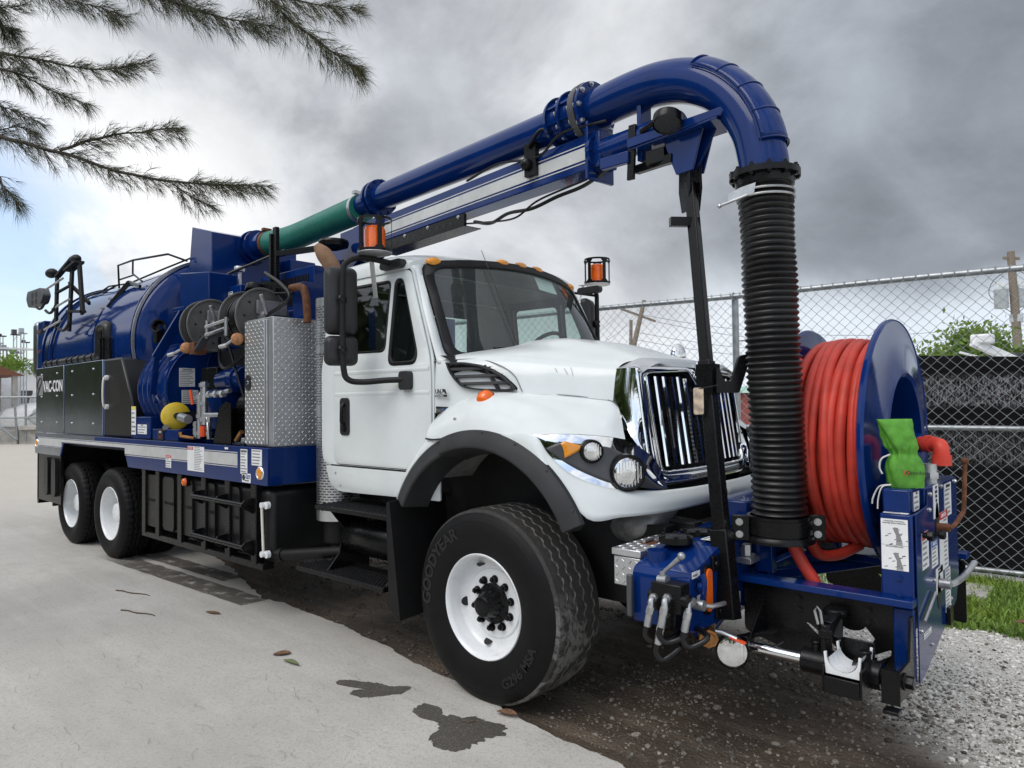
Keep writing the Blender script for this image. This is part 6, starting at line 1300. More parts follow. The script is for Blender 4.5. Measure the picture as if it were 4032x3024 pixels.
k = MB(); k.bb((1.325, -.57, .66), (1.385, .57, .845)); k.bb((2.02, -.57, .66), (2.08, .57, .845)); k.beam((1.40, -.5, .82), (1.9, .5, .82), .06, .05); k.bb((1.40, -.08, .86), (2.05, .55, .90)); k.build('carrier_cross', 'blue', T, .006)
for x, y in ((1.42, -.52), (1.42, .52)):
    k = MB(); k.bb((x-.045, y-.03, .846), (x+.045, y+.03, 1.12)); k.build('reel_upright', 'blue', T, .005)
k = MB(); k.bb((1.30, -.66, .90), (1.40, -.52, .93)); k.cyl((1.35, -.60, .93), (1.35, -.60, .99), .03, n=6); k.build('swing_lug', 'zinc', T, .003)
# hose reel
RC = V((.045, .05, 1.49)); k = MB()
k.lathe(RC, X, [(1.855, .50), (1.835, .630), (1.845, .648), (1.862, .652), (1.875, .645), (1.870, .630), (1.895, .50), (1.905, .385), (1.915, .365), (1.905, .345), (1.85, .335), (1.45, .335)], 96); RE = k.build('hose_reel', 'blue', T, smooth=40); RE['label'] = 'large blue reel wound with red hose at the nose of the truck'
k = MB(); k.lathe(RC, X, [(1.455, .50), (1.445, .615), (1.43, .625), (1.415, .615), (1.41, .38), (1.42, .34), (1.46, .335)], 96); k.build('reel_back', 'blue', RE, smooth=40)
k = MB(); k.lathe(RC, X, [(1.46, .34), (1.46, .50), (1.85, .50), (1.85, .34)], 72); k.build('hose_layer', 'hose_red', RE, smooth=40)
k = MB(); pts = []
nT = 8.3
for i in range(int(nT*64)+1):
    t = i/64; a = 6.28319*t+2.2; fr = t-int(t); x = 1.478+.0438*(int(t)+min(1, max(0, (fr-.25)/.5))*1.0); wob = .007*math.sin(t*9.3)+.006*math.sin(t*23.1)+.005*math.sin(t*3.7)
    pts.append(RC+V((x+wob, .535*math.cos(a)*(1+.012*math.sin(t*3.3)), .535*math.sin(a)*(1+.010*math.sin(t*5.1)))))
k.tube(pts, .0255, 12); k.build('hose_winding', 'hose_red', RE, smooth=60)
k = MB(); k.tube(curve([RC+V((1.50, -.52, -.15)), V((1.55, -.555, 1.20)), V((1.56, -.56, 1.05)), V((1.61, -.55, .93)), V((1.665, -.53, .83)), V((1.68, -.51, .74))], 24), .030, 14); k.tube(curve([V((1.60, -.40, 1.0)), V((1.62, -.32, .925)), V((1.68, -.22, .915)), V((1.76, -.12, .96))], 24), .028, 14); k.build('hose_tail', 'hose_red', RE, smooth=60)
k = MB(); k.lathe(RC, X, [(1.40, 0), (1.40, .05), (1.98, .05), (1.98, 0)], 20)
for a in range(4): k.beam(RC+V((1.50, 0, 0)), RC+V((1.50, .33*math.cos(a*1.571+.4), .33*math.sin(a*1.571+.4))), .05, .08, X)
k.build('reel_shaft', 'blue', RE); k = MB(); k.tube(curve([RC+V((1.75, -.05, .31)), RC+V((1.70, -.22, .20)), RC+V((1.68, -.28, 0)), RC+V((1.72, -.2, -.15)), RC+V((1.85, -.05, -.05))], 20), .036, 12); k.build('reel_inlet_hose', 'hose_red', RE, smooth=60)
# control console
k = MB(); k.bb((1.985, -.62, .805), (2.115, -.585, 1.21)); k.bb((2.03, -.625, .47), (2.115, -.59, .80)); k.bb((1.985, -.585, .80), (2.112, .30, 1.205)); CN = k.build('control_console', 'blue', T, .008)
fp = [(-.585, .475), (-.50, .48), (.24, .665), (.315, .79), (.315, 1.30), (-.355, 1.30), (-.365, 1.225), (-.585, 1.21)]
k = MB(); k.prism([(2.118, y, z) for y, z in fp], (.006, 0, 0)); PN = k.build('console_panel', 'blue', CN, .002)
k = MB(); k.bb((1.99, -.585, 1.205), (2.10, -.37, 1.315)); k.bb((1.97, -.36, 1.10), (2.117, .31, 1.305)); k.build('console_top', 'blue', CN, .008)
k = MB(); k.bb((1.90, -.25, 1.10), (2.0, .15, 1.42)); k.cyl((1.96, -.05, 1.49), (2.0, -.05, 1.49), .09, n=20); k.bb((1.93, -.35, 1.28), (1.99, -.28, 1.50)); k.build('bearing_stand', 'blue', CN, .01)
q = sticker(CN, (2.045, -.6205, 1.075), X, Z, .108, .225, None, 0, title=None, name='controls_label', base='sticker')
for z, L in ((1.178, ('CURB SIDE CONTROLS', 'HOSE REEL SPOOL OPERATION')), (1.066, ('BOOM OPERATION',))):
    for i, s_ in enumerate(L): text(s_, .0072, 'ink', q, (2.045, -.6225, z-.009*i), X, Z, 'CENTER', sx=.92 if i else 1.1)
for z in (1.115, 1.005):
    k = MB(); k.tube([(2.064, -.6225, z-.028), (2.060, -.6225, z+.002), (2.052, -.6225, z+.022), (2.050, -.6225, z+.034)], .006, 8, rs=[.012, .008, .009, .011])
    for i in range(3): k.lathe((2.064, -.6222, z-.040+i*.006), Z, [(0, .014-.001*i), (.004, .014-.001*i)], 14)
    k.v = [V((p.x, -.6222-(.6222+p.y+.0)*-.08, p.z)) for p in k.v]; k.build('joystick_drawing', 'ink_grey', q, smooth=60)
    k = MB(); random.seed(int(z*1000))
    for i in range(11): a = random.uniform(2.0, 2.09); b = z+random.uniform(-.045, .03); k.prism([(a, -.6222, b), (a+.013, -.6222, b+.004), (a+.013, -.6222, b+.008), (a, -.6222, b+.004)], (0, -.0004, 0))
    k.build('small_print', 'ink_grey', q, smooth=0)
k = MB(); k.bb((1.99, -.6224, 1.0715), (2.10, -.6220, 1.0725)); k.build('label_rule', 'ink', q)
sticker(CN, (2.048, -.50, 1.2105) if False else (2.05, -.605, 1.2125), X, Y, .10, .028, None, 2)
PX = 2.1245
sticker(PN, (PX, -.43, 1.03), Y, Z, .125, .165, 'DANGER', 5, heads=.2); sticker(PN, (PX, -.245, .985), Y, Z, .125, .125, 'NOTICE', 5, 'sticker_blue', heads=.24)
sticker(PN, (PX, -.04, 1.015), Y, Z, .19, .285, 'DANGER', 11, heads=.12, icon=.45); sticker(PN, (PX, -.19, 1.225), Y, Z, .11, .16, None, 0, title=['ON', 'HOSE', 'REEL', 'OFF']); sticker(PN, (PX, .08, 1.205), Y, Z, .16, .165, None, 6, title='CAUTION', name='caution_label')
sticker(PN, (PX, -.155, .845), Y, Z, .15, .12, None, 0, title=['OFF  PUMP', 'CONTROL']); sticker(PN, (PX, .03, .76), Y, Z, .12, .21, None, 11); sticker(CN, (2.1018, -.47, 1.255), Y, Z, .10, .085, None, 3, title='TIMER'); sticker(PN, (PX, -.43, .655), Y, Z, .14, .028, None, 2); sticker(PN, (PX, .02, .625), Y, Z, .05, .02, None, 0)
k = MB()
for y, z in ((-.175, 1.135), (-.17, .79)): k.prism([(PX, y+.040*math.cos(6.283*i/20), z+.085*math.sin(6.283*i/20)) for i in range(20)], (.0015, 0, 0))
k.build('lever_slot', 'ink', PN)
k = MB(); k.cyl((PX, -.175, 1.10), (PX+.055, -.175, 1.10), .020, n=14); k.tube(curve([V((PX+.05, -.175, 1.10)), V((PX+.065, -.14, 1.11)), V((PX+.075, -.02, 1.145)), V((PX+.08, .02, 1.18)), V((PX+.085, .05, 1.40))], 20), .0105, 10); k.ball((PX+.085, .05, 1.405), .018, 12); k.build('reel_lever', 'rust', PN, smooth=60)
k = MB(); k.cyl((PX, -.17, .83), (PX+.05, -.17, .83), .024, n=14); k.tube(curve([V((PX+.045, -.17, .83)), V((PX+.06, -.10, .83)), V((PX+.07, .05, .835)), V((PX+.09, .20, .875))], 16), .015, 10); k.build('pump_lever', 'zinc', PN, smooth=60)
k = MB()
for y, z in ((-.48, 1.105), (-.235, 1.075)): k.cyl((PX, y, z), (PX+.03, y, z), .014, n=10); k.cyl((PX+.02, y, z), (PX+.045, y, z), .024, n=6)
k.bb((PX, -.03, .515+.08), (PX+.02, .04, .60+.08)); k.build('console_knob', 'black', PN, .003)
bolts(MB(), [(PX, y, z) for y, z in ((-.54, .69), (-.35, .585), (.10, .70), (-.30, 1.27), (-.06, 1.285), (.27, 1.28), (-.325, 1.2), (-.26, .86))], X, .008, .008).build('panel_screw', 'zinc', PN)
k = MB(); k.tube([(PX+.012, -.54, .735), (PX+.012, -.31, .815)], .008, 8); k.build('panel_grip', 'zinc', PN)
bolts(MB(), [(2.06, -.622, .93), (2.06, -.622, .855)], -Y, .010, .010).build('console_bolt', 'blue', CN)
k = MB(); k.tube(curve([RC+V((1.98, -.05, 0)), RC+V((2.06, -.10, 0)), RC+V((2.085, -.13, -.01)), RC+V((2.09, -.135, -.05)), RC+V((2.09, -.135, -.09))], 16), .036, 16); k.cyl(RC+V((2.01, -.07, 0)), RC+V((2.04, -.085, 0)), .044, n=20); k.cyl(RC+V((2.09, -.135, -.05)), RC+V((2.09, -.135, -.10)), .043, n=20); q = k.build('swivel_elbow', 'hose_red', RE, smooth=40)
k = MB(); k.cyl((2.09, -.135, 1.30), (2.09, -.135, 1.40), .034, n=16); k.cyl((2.09, -.135, 1.33), (2.09, -.135, 1.36), .042, n=6); k.build('swivel_coupling', 'zinc', RE)
# hose guide under the carrier plate
k = MB(); yy = -.80
k.cyl((1.44, yy, .545), (1.72, yy, .545), .025, n=20); GD = k.build('guide_rod', 'chrome', T, smooth=40)
k = MB(); k.cyl((1.70, yy, .545), (1.84, yy, .545), .055, n=24); k.cyl((1.92, yy, .545), (2.03, yy, .545), .060, n=24); k.cyl((2.02, yy, .545), (2.12, yy, .545), .035, n=20)
for x in (1.76, 1.965): k.cyl((x, yy, .59), (x, yy, .625), .020, n=12); k.cyl((x, yy, .625), (x, yy, .64), .024, n=12)
k.bb((1.425, yy-.04, .50), (1.455, yy+.04, .60)); k.build('guide_barrel', 'black', GD, .004, smooth=40)
k = MB(); k.bb((1.835, -.97, .485), (1.995, -.74, .495)); k.bb((1.835, -.97, .49), (1.845, -.74, .60)); k.bb((1.985, -.97, .49), (1.995, -.74, .60)); k.bb((1.845, -.975, .485), (1.985, -.965, .555)); k.bb((1.845, -.745, .49), (1.985, -.735, .66)); k.build('roller_box', 'black', GD, .003)
k = MB(); cx_, cz_ = 1.915, .640
for y_ in (-.955, -.79): k.prism([(cx_+.064*math.cos(R(a)), y_, cz_+.064*math.sin(R(a))) for a in range(184, 357, 8)]+[(cx_+.064, y_, cz_+.012), (cx_+.074, y_, cz_+.010), (cx_+.066, y_, cz_-.078), (cx_-.066, y_, cz_-.078), (cx_-.074, y_, cz_+.010), (cx_-.064, y_, cz_+.012)], (0, .012, 0))
k.grid([[V((cx_+.056*math.cos(R(a)), y_, cz_-.012+.050*math.sin(R(a)))) for a in range(180, 361, 10)] for y_ in (-.95, -.79)]); k.build('guide_saddle', 'white_wheel', GD, smooth=40)
k = MB(); k.lathe((1.852, -.86, .545), X, [(0, 0), (0, .03), (.126, .03), (.126, 0)], 24); k.build('guide_roller', 'black', GD, smooth=50)
k = MB(); k.cyl((1.80, -.80, .55), (1.80, -.80, .72), .026, n=16); k.cyl((1.80, -.80, .66), (1.80, -.80, .70), .034, n=6); k.beam((1.80, -.78, .70), (1.82, -.64, .74), .05, .06); k.lathe((1.80, -.66, .73), Z, [(0, .05), (.015, .055), (.03, .05), (.03, 0)], 20); k.beam((1.84, -.78, .66), (1.82, -.70, .72), .05, .02); k.build('guide_pivot', 'black', GD, .004)
k = MB(); k.tube([(1.775, -.82, .72), (1.765, -.83, .78), (1.775, -.83, .80), (1.785, -.82, .78), (1.79, -.81, .72)], .006, 6); k.build('lynch_pin', 'zinc', GD)
k = MB(); k.prism([(2.10, -.62, .455), (2.10, -.86, .475), (2.10, -.87, .60), (2.10, -.70, .60), (2.10, -.66, .77), (2.10, -.62, .775)], (.012, 0, 0)); k.bb((2.04, -.87, .46), (2.112, -.86, .60)); k.cyl((2.11, yy, .545), (2.15, yy, .545), .028, n=6); k.bb((2.05, -.90, .43), (2.11, -.84, .445)); k.prism([(1.45, -.62, .75), (1.45, -.84, .575), (1.45, -.62, .575)], (.008, 0, 0)); k.beam((1.40, -.82, .58), (1.52, -.66, .60), .03, .02); k.build('guide_gusset', 'black', T, .003)
c = V((1.405, -.90, .535)); nrm = V((.45, -.89, .05)).normalized()
k = MB(); k.lathe(c, nrm, [(-.06, .02), (-.05, .06), (-.01, .075), (.01, .078), (.014, .072), (.008, .068)], 28); WL = k.build('work_lamp', 'black', T, smooth=40)
k = MB(); k.lathe(c, nrm, [(.006, .069), (.010, .05), (.012, 0)], 28); u_, w_ = k.frame(nrm)
for i in range(-3, 4): k.beam(c+nrm*.012+u_*i*.018-w_*.055*math.sqrt(1-(i/4)**2), c+nrm*.012+u_*i*.018+w_*.055*math.sqrt(1-(i/4)**2), .004, .003, nrm)
k.build('lamp_lens', 'glass_lamp', WL, smooth=40); k = MB(); k.tube(curve([c-nrm*.05, c+V((.05, .04, -.10)), c+V((.10, .06, -.13)), c+V((.11, .08, -.02)), c+V((.2, .12, .06))], 16), .007, 6); k.bb(c+V((-.07, .0, -.05)), c+V((-.05, .05, .05))); k.build('lamp_cable', 'hose_black', WL, smooth=60)
# green cloth cover tied over a control lever
BG = tag(empty('cloth_cover', (2.062, -.468, 1.316)), 'bright green tied cloth bag standing on the blue reel console', 'bag')
k = MB(); rows = []
prof = [(.0, .072, .052), (.03, .076, .056), (.09, .078, .056), (.125, .066, .05), (.150, .050, .040), (.165, .052, .042), (.185, .066, .048), (.22, .070, .048), (.26, .070, .042), (.295, .074, .030), (.312, .078, .014)]
for i, (z, a, b) in enumerate(curve([V(p) for p in prof], 48)):
    row = []; t = z/.312; lean = V((-.035, -.03, 0))*t*t*1.1
    for j in range(72):
        an = 6.28319*j/72; wr =.07*noise.noise(V((math.cos(an)*3.1, math.sin(an)*3.1, z*26+4)))+.05*noise.noise(V((math.cos(an)*6, math.sin(an)*6, z*44)))+ 1+.05*math.sin(an*5+z*30)*(.4+t)+.10*math.sin(an*11+1)*math.exp(-((z-.155)/.03)**2)+.03*noise.noise(V((math.cos(an)*2, math.sin(an)*2, z*14)))
        sq = (abs(math.cos(an))**4+abs(math.sin(an))**4)**-.16
        row.append(V((.668*a*math.cos(an)*sq*wr*0+(.744*math.cos(an)*a-.668*math.sin(an)*b)*sq*wr, (.668*math.cos(an)*a+.744*math.sin(an)*b)*sq*wr, z))+lean)
    rows.append(row)
k.grid(rows, True); k.f.append(tuple(range(len(k.v)-72, len(k.v)))); BGB = k.build('cloth', 'bag', BG, smooth=70)
k = MB(); k.tube(curve([V((-.05, -.055, .15)), V((-.085, -.06, .13)), V((-.095, -.06, .09)), V((-.085, -.055, .06))], 10), .0045, 6); k.tube(curve([V((-.05, -.05, .01)), V((-.085, -.06, .0)), V((-.10, -.07, -.05)), V((-.103, -.075, -.10))], 12), .004, 6); k.tube(curve([V((-.05, -.05, .012)), V((-.10, -.05, .0)), V((-.125, -.06, -.05)), V((-.13, -.06, -.08))], 12), .004, 6); k.build('draw_cord', 'cord', BG, smooth=60)
uu2 = V((.80, .60, 0)); o_ = V((.035, -.052, .070))
k = MB(); nn = uu2.cross(Z)
for a0, b0, a1, b1 in ((-.045, -.024, .045, -.022), (-.045, .024, .045, .022), (-.045, -.024, -.043, .024), (.043, -.024, .045, .024)): k.prism([o_+uu2*a+Z*b for a, b in ((a0, b0), (a1, b0), (a1, b1), (a0, b1))], nn*.002)
k.v = [p+nn*.004 for p in k.v]
text('Omnibus', .026, 'ink', BG, o_+nn*.008-uu2*.028, uu2, Z); k = MB(); k.torus(o_+nn*.006-uu2*.026, nn, .010, .002, 18, 5); k.build('print_swirl', 'emblem_red', BG)
# ================================================================== fence
FD = V((-.9933, -.115, 0)); FN = V((-.115, .9933, 0)); F0 = V((2.03, 3.70, 0))
def fp_(t, z, n_=0.): return F0+FD*t+FN*n_+Z*z
FE = tag(empty('chain_link_fence', fp_(2.55, 0)), 'tall galvanised chain link fence standing behind the truck', 'fence')
INV = MX.Translation(-fp_(2.55, 0))
def fbuild(k, name, m_, **kw):
    k.v = [p-fp_(2.55, 0) for p in k.v]; return k.build(name, m_, FE, **kw)
TA, TB_ = -3.6, 14.8
for t in (-3.55, -.50, 2.55, 5.6, 8.65, 11.7, 14.75):
    k = MB(); k.cyl(fp_(t, -.15, .055), fp_(t, 2.86, .055), .037, n=16); k.lathe(fp_(t, 2.86, .055), Z, [(0, .042), (.03, .042), (.05, .03), (.06, 0)], 16); k.torus(fp_(t, 2.88, .0), FD, .036, .008, 14, 6); k.torus(fp_(t, 1.43, .0), FD, .030, .006, 14, 6); fbuild(k, 'fence_post', 'galv', smooth=50)
for z, r, nm in ((2.88, .031, 'top_rail'), (1.43, .026, 'middle_rail'), (.13, .026, 'bottom_rail')):
    k = MB(); n_ = 30; k.tube([fp_(TA+(TB_-TA)*i/n_, z+.006*math.sin(i*1.1)) for i in range(n_+1)], r, 12); fbuild(k, nm, 'galv', smooth=50)
vs = []; fs = []; w_ = .053; hz = .053; nk = int(2.86/hz)
for j in range(int((TB_-TA)/w_)):
    pts = []
    for q in range(nk+1):
        sgn = 1 if (q+j) % 2 else -1; pts.append(fp_(TA+j*w_+sgn*(w_/2+.003), .06+q*hz, -.040+.005*(1 if q % 2 else -1)))
    last = pts[-1]; pts.append(last+Z*.030); pts.append(last+Z*.046+FD*(.014 if j % 2 else -.014))
    # square wire section
    for a in range(len(pts)-1):
        p, q = pts[a], pts[a+1]; d = (q-p).normalized(); s1 = d.cross(FN).normalized()*.0021; s2 = FN*.0021; k0 = len(vs)
        vs += [p+s1, p+s2, p-s1, p-s2, q+s1, q+s2, q-s1, q-s2]; fs += [(k0+i, k0+(i+1) % 4, k0+4+(i+1) % 4, k0+4+i) for i in range(4)]
me = bpy.data.meshes.new('wire_mesh'); me.from_pydata([p-fp_(2.55, 0) for p in vs], [], fs); me.materials.append(MATS['galv']); o = bpy.data.objects.new('wire_mesh', me); COL.objects.link(o); o.parent = FE; o['kind'] = 'stuff'
# black wind screen behind the fence
def m_screen():
    m = bpy.data.materials.new('shade_cloth'); m.use_nodes = True; t = NT(m.node_tree); ob, x, y = pos_nodes(t); z = t.n('ShaderNodeSeparateXYZ', {0: ob}).outputs[2]
    w1 = t.noise(t.n('ShaderNodeMapping', {0: ob, 3: (1, 1, .35)}).outputs[0], 70., 3., .7); w2 = t.noise(t.n('ShaderNodeMapping', {0: ob, 3: (1, 1, 3)}).outputs[0], 1.2, 4., .6)
    zz = t.math('MULTIPLY_ADD', t.math('SUBTRACT', w2, .5), .22, z)
    b1 = t.math('MULTIPLY', t.mr(zz, 1.60, 1.68), t.mr(zz, 1.98, 1.85)); b2 = t.math('MULTIPLY', t.mr(zz, 1.0, 1.12), t.mr(zz, 1.42, 1.30))
    band = t.math('MAXIMUM', b1, t.math('MULTIPLY', b2, .55)); k = t.math('MULTIPLY', band, t.mr(w1, .42, .66))
    c = t.mix(k, (.006, .006, .0065), (.26, .255, .27)); p = t.n('ShaderNodeBsdfPrincipled', {'Base Color': c, 'Roughness': .9, 'Specular IOR Level': .15}); t.n('ShaderNodeOutputMaterial', {0: p}); MATS['shade_cloth'] = m
m_screen()
SCN = tag(empty('privacy_screen', fp_(-.5, 0, .55)), 'black shade cloth screen hung behind the chain link fence', 'screen')
rows = []
for i in range(70):
    t = .95-5.2*i/69; top_ = 2.10-.028*(t+.2)*-1 if False else 2.13+.055*t; rows.append([fp_(t, top_*q/24-.02, .55+.05*math.sin(t*2.1+q*.13)+.02*math.sin(t*7+q*.3))-fp_(-.5, 0, .55) for q in range(25)])
k = MB(); k.grid(rows); k.build('cloth', 'shade_cloth', SCN, smooth=180, solid=.004)
for t in (.9, -1.4, -3.9):
    k = MB(); k.cyl(fp_(t, -.1, .64)-fp_(-.5, 0, .55), fp_(t, 2.1, .64)-fp_(-.5, 0, .55), .03, n=10); k.build('post', 'galv', SCN)
k = MB(); k.bb((1.15, 3.0, -.03), (1.85, 3.45, .05)); k.v = [p+V((.02*noise.noise(p*5), .03*noise.noise(p*7), .0)) for p in k.v]; tag(k.build('concrete_slab', 'concrete', None, .02), 'rough pale concrete slab lying in the weeds at the fence foot', 'slab')

# ================================================================== trees
def leaf_cloud(n, fn, size, seed, m_):
    r = random.Random(seed); vs = []; fs = []
    for i in range(n):
        c = fn(r); a = V((r.gauss(0, 1), r.gauss(0, 1), r.gauss(0, .6))).normalized(); b = a.orthogonal(); b.rotate(__import__('mathutils').Quaternion(a, r.uniform(0, 6.28))); cc = a.cross(b); s = size*r.uniform(.6, 1.4); k = len(vs)
        vs += [c-b*s, c+cc*s*.45+a*s*.15, c+b*s, c-cc*s*.45+a*s*.15]; fs += [(k, k+1, k+2), (k, k+2, k+3)]
    me = bpy.data.meshes.new('crown'); me.from_pydata(vs, [], fs); me.materials.append(MATS[m_]); return me
def crown_fn(c, rad, clumps, seed):
    r = random.Random(seed); cl = []
    for i in range(clumps):
        d = V((r.gauss(0, 1), r.gauss(0, 1), r.gauss(0, 1))).normalized()*r.uniform(.35, 1.0); cl.append((V((c[0]+d.x*rad[0], c[1]+d.y*rad[1], c[2]+d.z*rad[2])), r.uniform(.16, .34)*max(rad)))
    def f(q):
        p, s = q.choice(cl); return p+V((q.gauss(0, .45), q.gauss(0, .45), q.gauss(0, .38)))*s
    f.cl = cl; return f
def tree(name, loc, h, rad, cz, n, size, m_, label, seed, clumps=26, trunk=.12):
    t = tag(empty(name, loc), label, 'tree'); f = crown_fn((0, 0, cz), rad, clumps, seed)
    o = bpy.data.objects.new('crown', leaf_cloud(n, f, size, seed, m_)); COL.objects.link(o); o.parent = t
    k = MB(); k.tube([(0, 0, -.1), (.05, .03, cz*.5), (0, .05, cz)], trunk, 10, rs=[trunk*1.2, trunk, trunk*.6])
    for p, s in f.cl[:12]: k.tube([(0, .03, cz*.6), (p.x*.5, p.y*.5, (cz*.7+p.z)*.5), tuple(p)], trunk*.3, 6, rs=[trunk*.4, trunk*.25, trunk*.08])
    k.build('trunk', 'bark', t); return t
tree('leafy_tree', (.75, 12.85, 0), 3.6, (1.6, 1.2, .62), 2.45, 17000, .045, 'leaves', 'bright green leafy tree rising behind the black screen', 3, 30, .09)
tree('leafy_tree', (-57, 8.6, 0), 5, (2.4, 2.4, .55), 4.75, 1500, .11, 'leaves', 'small green tree beyond the parked white trucks', 5)
# trees lining the far side of the road: seen only mirrored in the chrome and the polished cabinets
TP = None
for i, (x, y, sc_) in enumerate(((12, -20, 1.2), (5.5, -21, 1.3), (-1, -20, 1.2), (-8, -20, 1.4), (-14, -19, 1.6), (-20, -18, 1.8), (-27, -18, 1.9), (-35, -17, 1.8), (-44, -17, 2.0), (-55, -17, 2.0), (-68, -16, 2.1))):
    if TP is None: TP = tree('roadside_tree', (x, y, 0), 6, (3.9, 3.2, 2.5), 2.7, 6500, .19, 'leaves_dark', 'dense dark green tree across the road mirrored in the chrome', 21, 60, .16); t_ = TP
    else: t_ = copy_tree(TP); t_.location = (x, y, 0)
    t_.rotation_euler = (0, 0, i*1.7); t_.scale = (sc_, sc_, sc_); t_['group'] = 'trees lining the far side of the road'
# Australian pine reaching in from the left
PT = tag(empty('pine_tree', (-4.45, -4.05, 0)), 'feathery pine with drooping needles reaching over the rear of the truck', 'tree'); PO = V((-4.45, -4.05, 0))
k = MB(); k.tube([(0, 0, -.1), (.05, .02, 2), (0, .06, 5), (.06, .0, 8), (0, 0, 11)], .16, 14, rs=[.22, .18, .15, .10, .03]); k.build('trunk', 'bark', PT, smooth=60)
BRN = [
 ([(-3.17, -2.88, 3.67), (-3.10, -2.81, 3.65), (-2.79, -2.53, 3.53), (-2.47, -2.24, 3.39), (-2.16, -1.95, 3.31), (-1.94, -1.76, 3.29), (-1.71, -1.55, 3.28)], .014, 1.0, True),
 ([(-2.78, -2.53, 3.55), (-2.56, -2.32, 3.64), (-2.34, -2.13, 3.67), (-2.15, -1.96, 3.70)], .007, 1.0, False),
 ([(-2.20, -1.99, 3.30), (-2.11, -1.91, 3.21), (-2.00, -1.81, 3.14)], .004, .8, False),
 ([(-3.52, -2.81, 4.41), (-3.44, -2.74, 4.39), (-3.15, -2.48, 4.32), (-2.87, -2.22, 4.26), (-2.63, -2.01, 4.31)], .011, 1.3, True),
 ([(-3.35, -2.79, 4.24), (-3.23, -2.68, 4.19), (-3.05, -2.51, 4.06), (-2.85, -2.33, 3.96)], .006, 1.0, False),
 ([(-2.3, -2.55, 4.62), (-1.86, -2.26, 4.41), (-1.64, -2.06, 4.30), (-1.43, -1.87, 4.23), (-1.30, -1.75, 4.20)], .009, 1.2, True),
 ([(-1.7, -2.1, 4.62), (-1.25, -1.85, 4.36), (-1.10, -1.71, 4.17), (-.97, -1.59, 4.03), (-.86, -1.49, 3.92), (-.79, -1.42, 3.86)], .010, 1.2, True),
 ([(-2.9, -2.8, 4.62), (-2.58, -2.64, 4.52), (-2.37, -2.45, 4.46), (-2.21, -2.30, 4.39)], .006, 1.0, True),
 ([(-2.0, -2.4, 4.56), (-1.86, -2.26, 4.44), (-1.75, -2.12, 4.38)], .005, .9, False),
 ([(-1.30, -1.88, 4.42), (-1.16, -1.77, 4.34), (-.99, -1.61, 4.28), (-.79, -1.43, 4.24)], .006, 1.1, False),
 ([(-3.41, -2.83, 4.00), (-3.33, -2.76, 3.95), (-3.23, -2.67, 3.90), (-3.14, -2.58, 3.84)], .006, 1.0, True),
 ([(-3.30, -2.85, 3.41), (-3.23, -2.78, 3.35), (-3.18, -2.74, 3.29), (-3.14, -2.70, 3.21)], .005, .9, True),
 ([(-3.15, -2.95, 4.60), (-3.03, -2.91, 4.56), (-2.96, -2.85, 4.51), (-2.85, -2.75, 4.52)], .006, 1.0, True),
 ([(-3.15, -2.89, 4.49), (-3.08, -2.82, 4.44), (-3.01, -2.76, 4.39)], .005, 1.0, True),
 ([(-3.35, -2.92, 3.75), (-3.27, -2.83, 3.72), (-3.12, -2.70, 3.76), (-3.03, -2.62, 3.72)], .006, 1.0, True)]
rn = random.Random(11)
for bi, (pts, rad, dens, root) in enumerate(BRN):
    P = [V(p) for p in pts]
    if root: z0 = P[0].z-.5; P = [PO+Z*z0*1.0, PO.lerp(V((P[0].x, P[0].y, 0)), .5)+Z*(P[0].z-.12)]+P
    c = curve(P, 60); c = [p+V((noise.noise(p*6+V((bi, 0, 0))), noise.noise(p*6+V((0, bi, 3))), noise.noise(p*6+V((9, 0, bi)))))*.012 for p in c]; c = [p-PO for p in c]
    k = MB(); k.tube(c, rad, 6, rs=[rad*(1.6-1.35*i/60) for i in range(61)]); vs = []; fs = []
    L = sum((c[i+1]-c[i]).length for i in range(60)); vis = 24 if root else 4
    n_tw = int(sum((c[i+1]-c[i]).length for i in range(vis, 60))*135*dens)
    def needles(p, dr, n, Ln, dz_):
        for _ in range(n):
            d = (dr+V((rn.gauss(0, .38), rn.gauss(0, .38), rn.gauss(0, .34)))).normalized(); L_ = Ln*rn.uniform(.55, 1.25); sd = d.cross(V((rn.gauss(0, 1), rn.gauss(0, 1), rn.gauss(0, 1)))).normalized()*.0009; k0 = len(vs); p1 = p+d*L_*.55-Z*L_*.06; p2 = p+d*L_-Z*L_*dz_*rn.uniform(.5, 1.4)
            vs.extend([p-sd, p+sd, p1+sd*.9, p1-sd*.9, p2]); fs.extend([(k0, k0+1, k0+2, k0+3), (k0+3, k0+2, k0+4)])
    for q in range(n_tw):
        i = rn.randrange(vis, 60); p = c[i]; tn = (c[min(60, i+1)]-c[i-1]).normalized(); sd = V((rn.gauss(0, 1), rn.gauss(0, 1), rn.gauss(0, .8)-.15)); sd = (sd-tn*sd.dot(tn)).normalized()
        d = (tn*rn.uniform(.5, 1.1)+sd*rn.uniform(.4, 1.)).normalized(); L_ = rn.uniform(.04, .15)*(1.15-.6*i/60)*dens
        e = p+d*L_-Z*.02; m_ = p.lerp(e, .5)+Z*.006; k.tube([p, m_, e], .0018, 4, rs=[.0024, .0018, .001])
        for pp, nn in ((p, 2), (m_, 5), (e, 10)): needles(pp, (d+tn*.5-Z*.16).normalized(), nn, .10, .34)
    needles(c[60], (c[60]-c[57]).normalized(), 34, .12, .25)
    b_ = k.build('branch', 'bark', PT, smooth=60, merge=0)
    me = bpy.data.meshes.new('needles'); me.from_pydata(vs, [], fs); me.materials.append(MATS['needles']); o = bpy.data.objects.new('needles', me); COL.objects.link(o); o.parent = b_; o['kind'] = 'stuff'

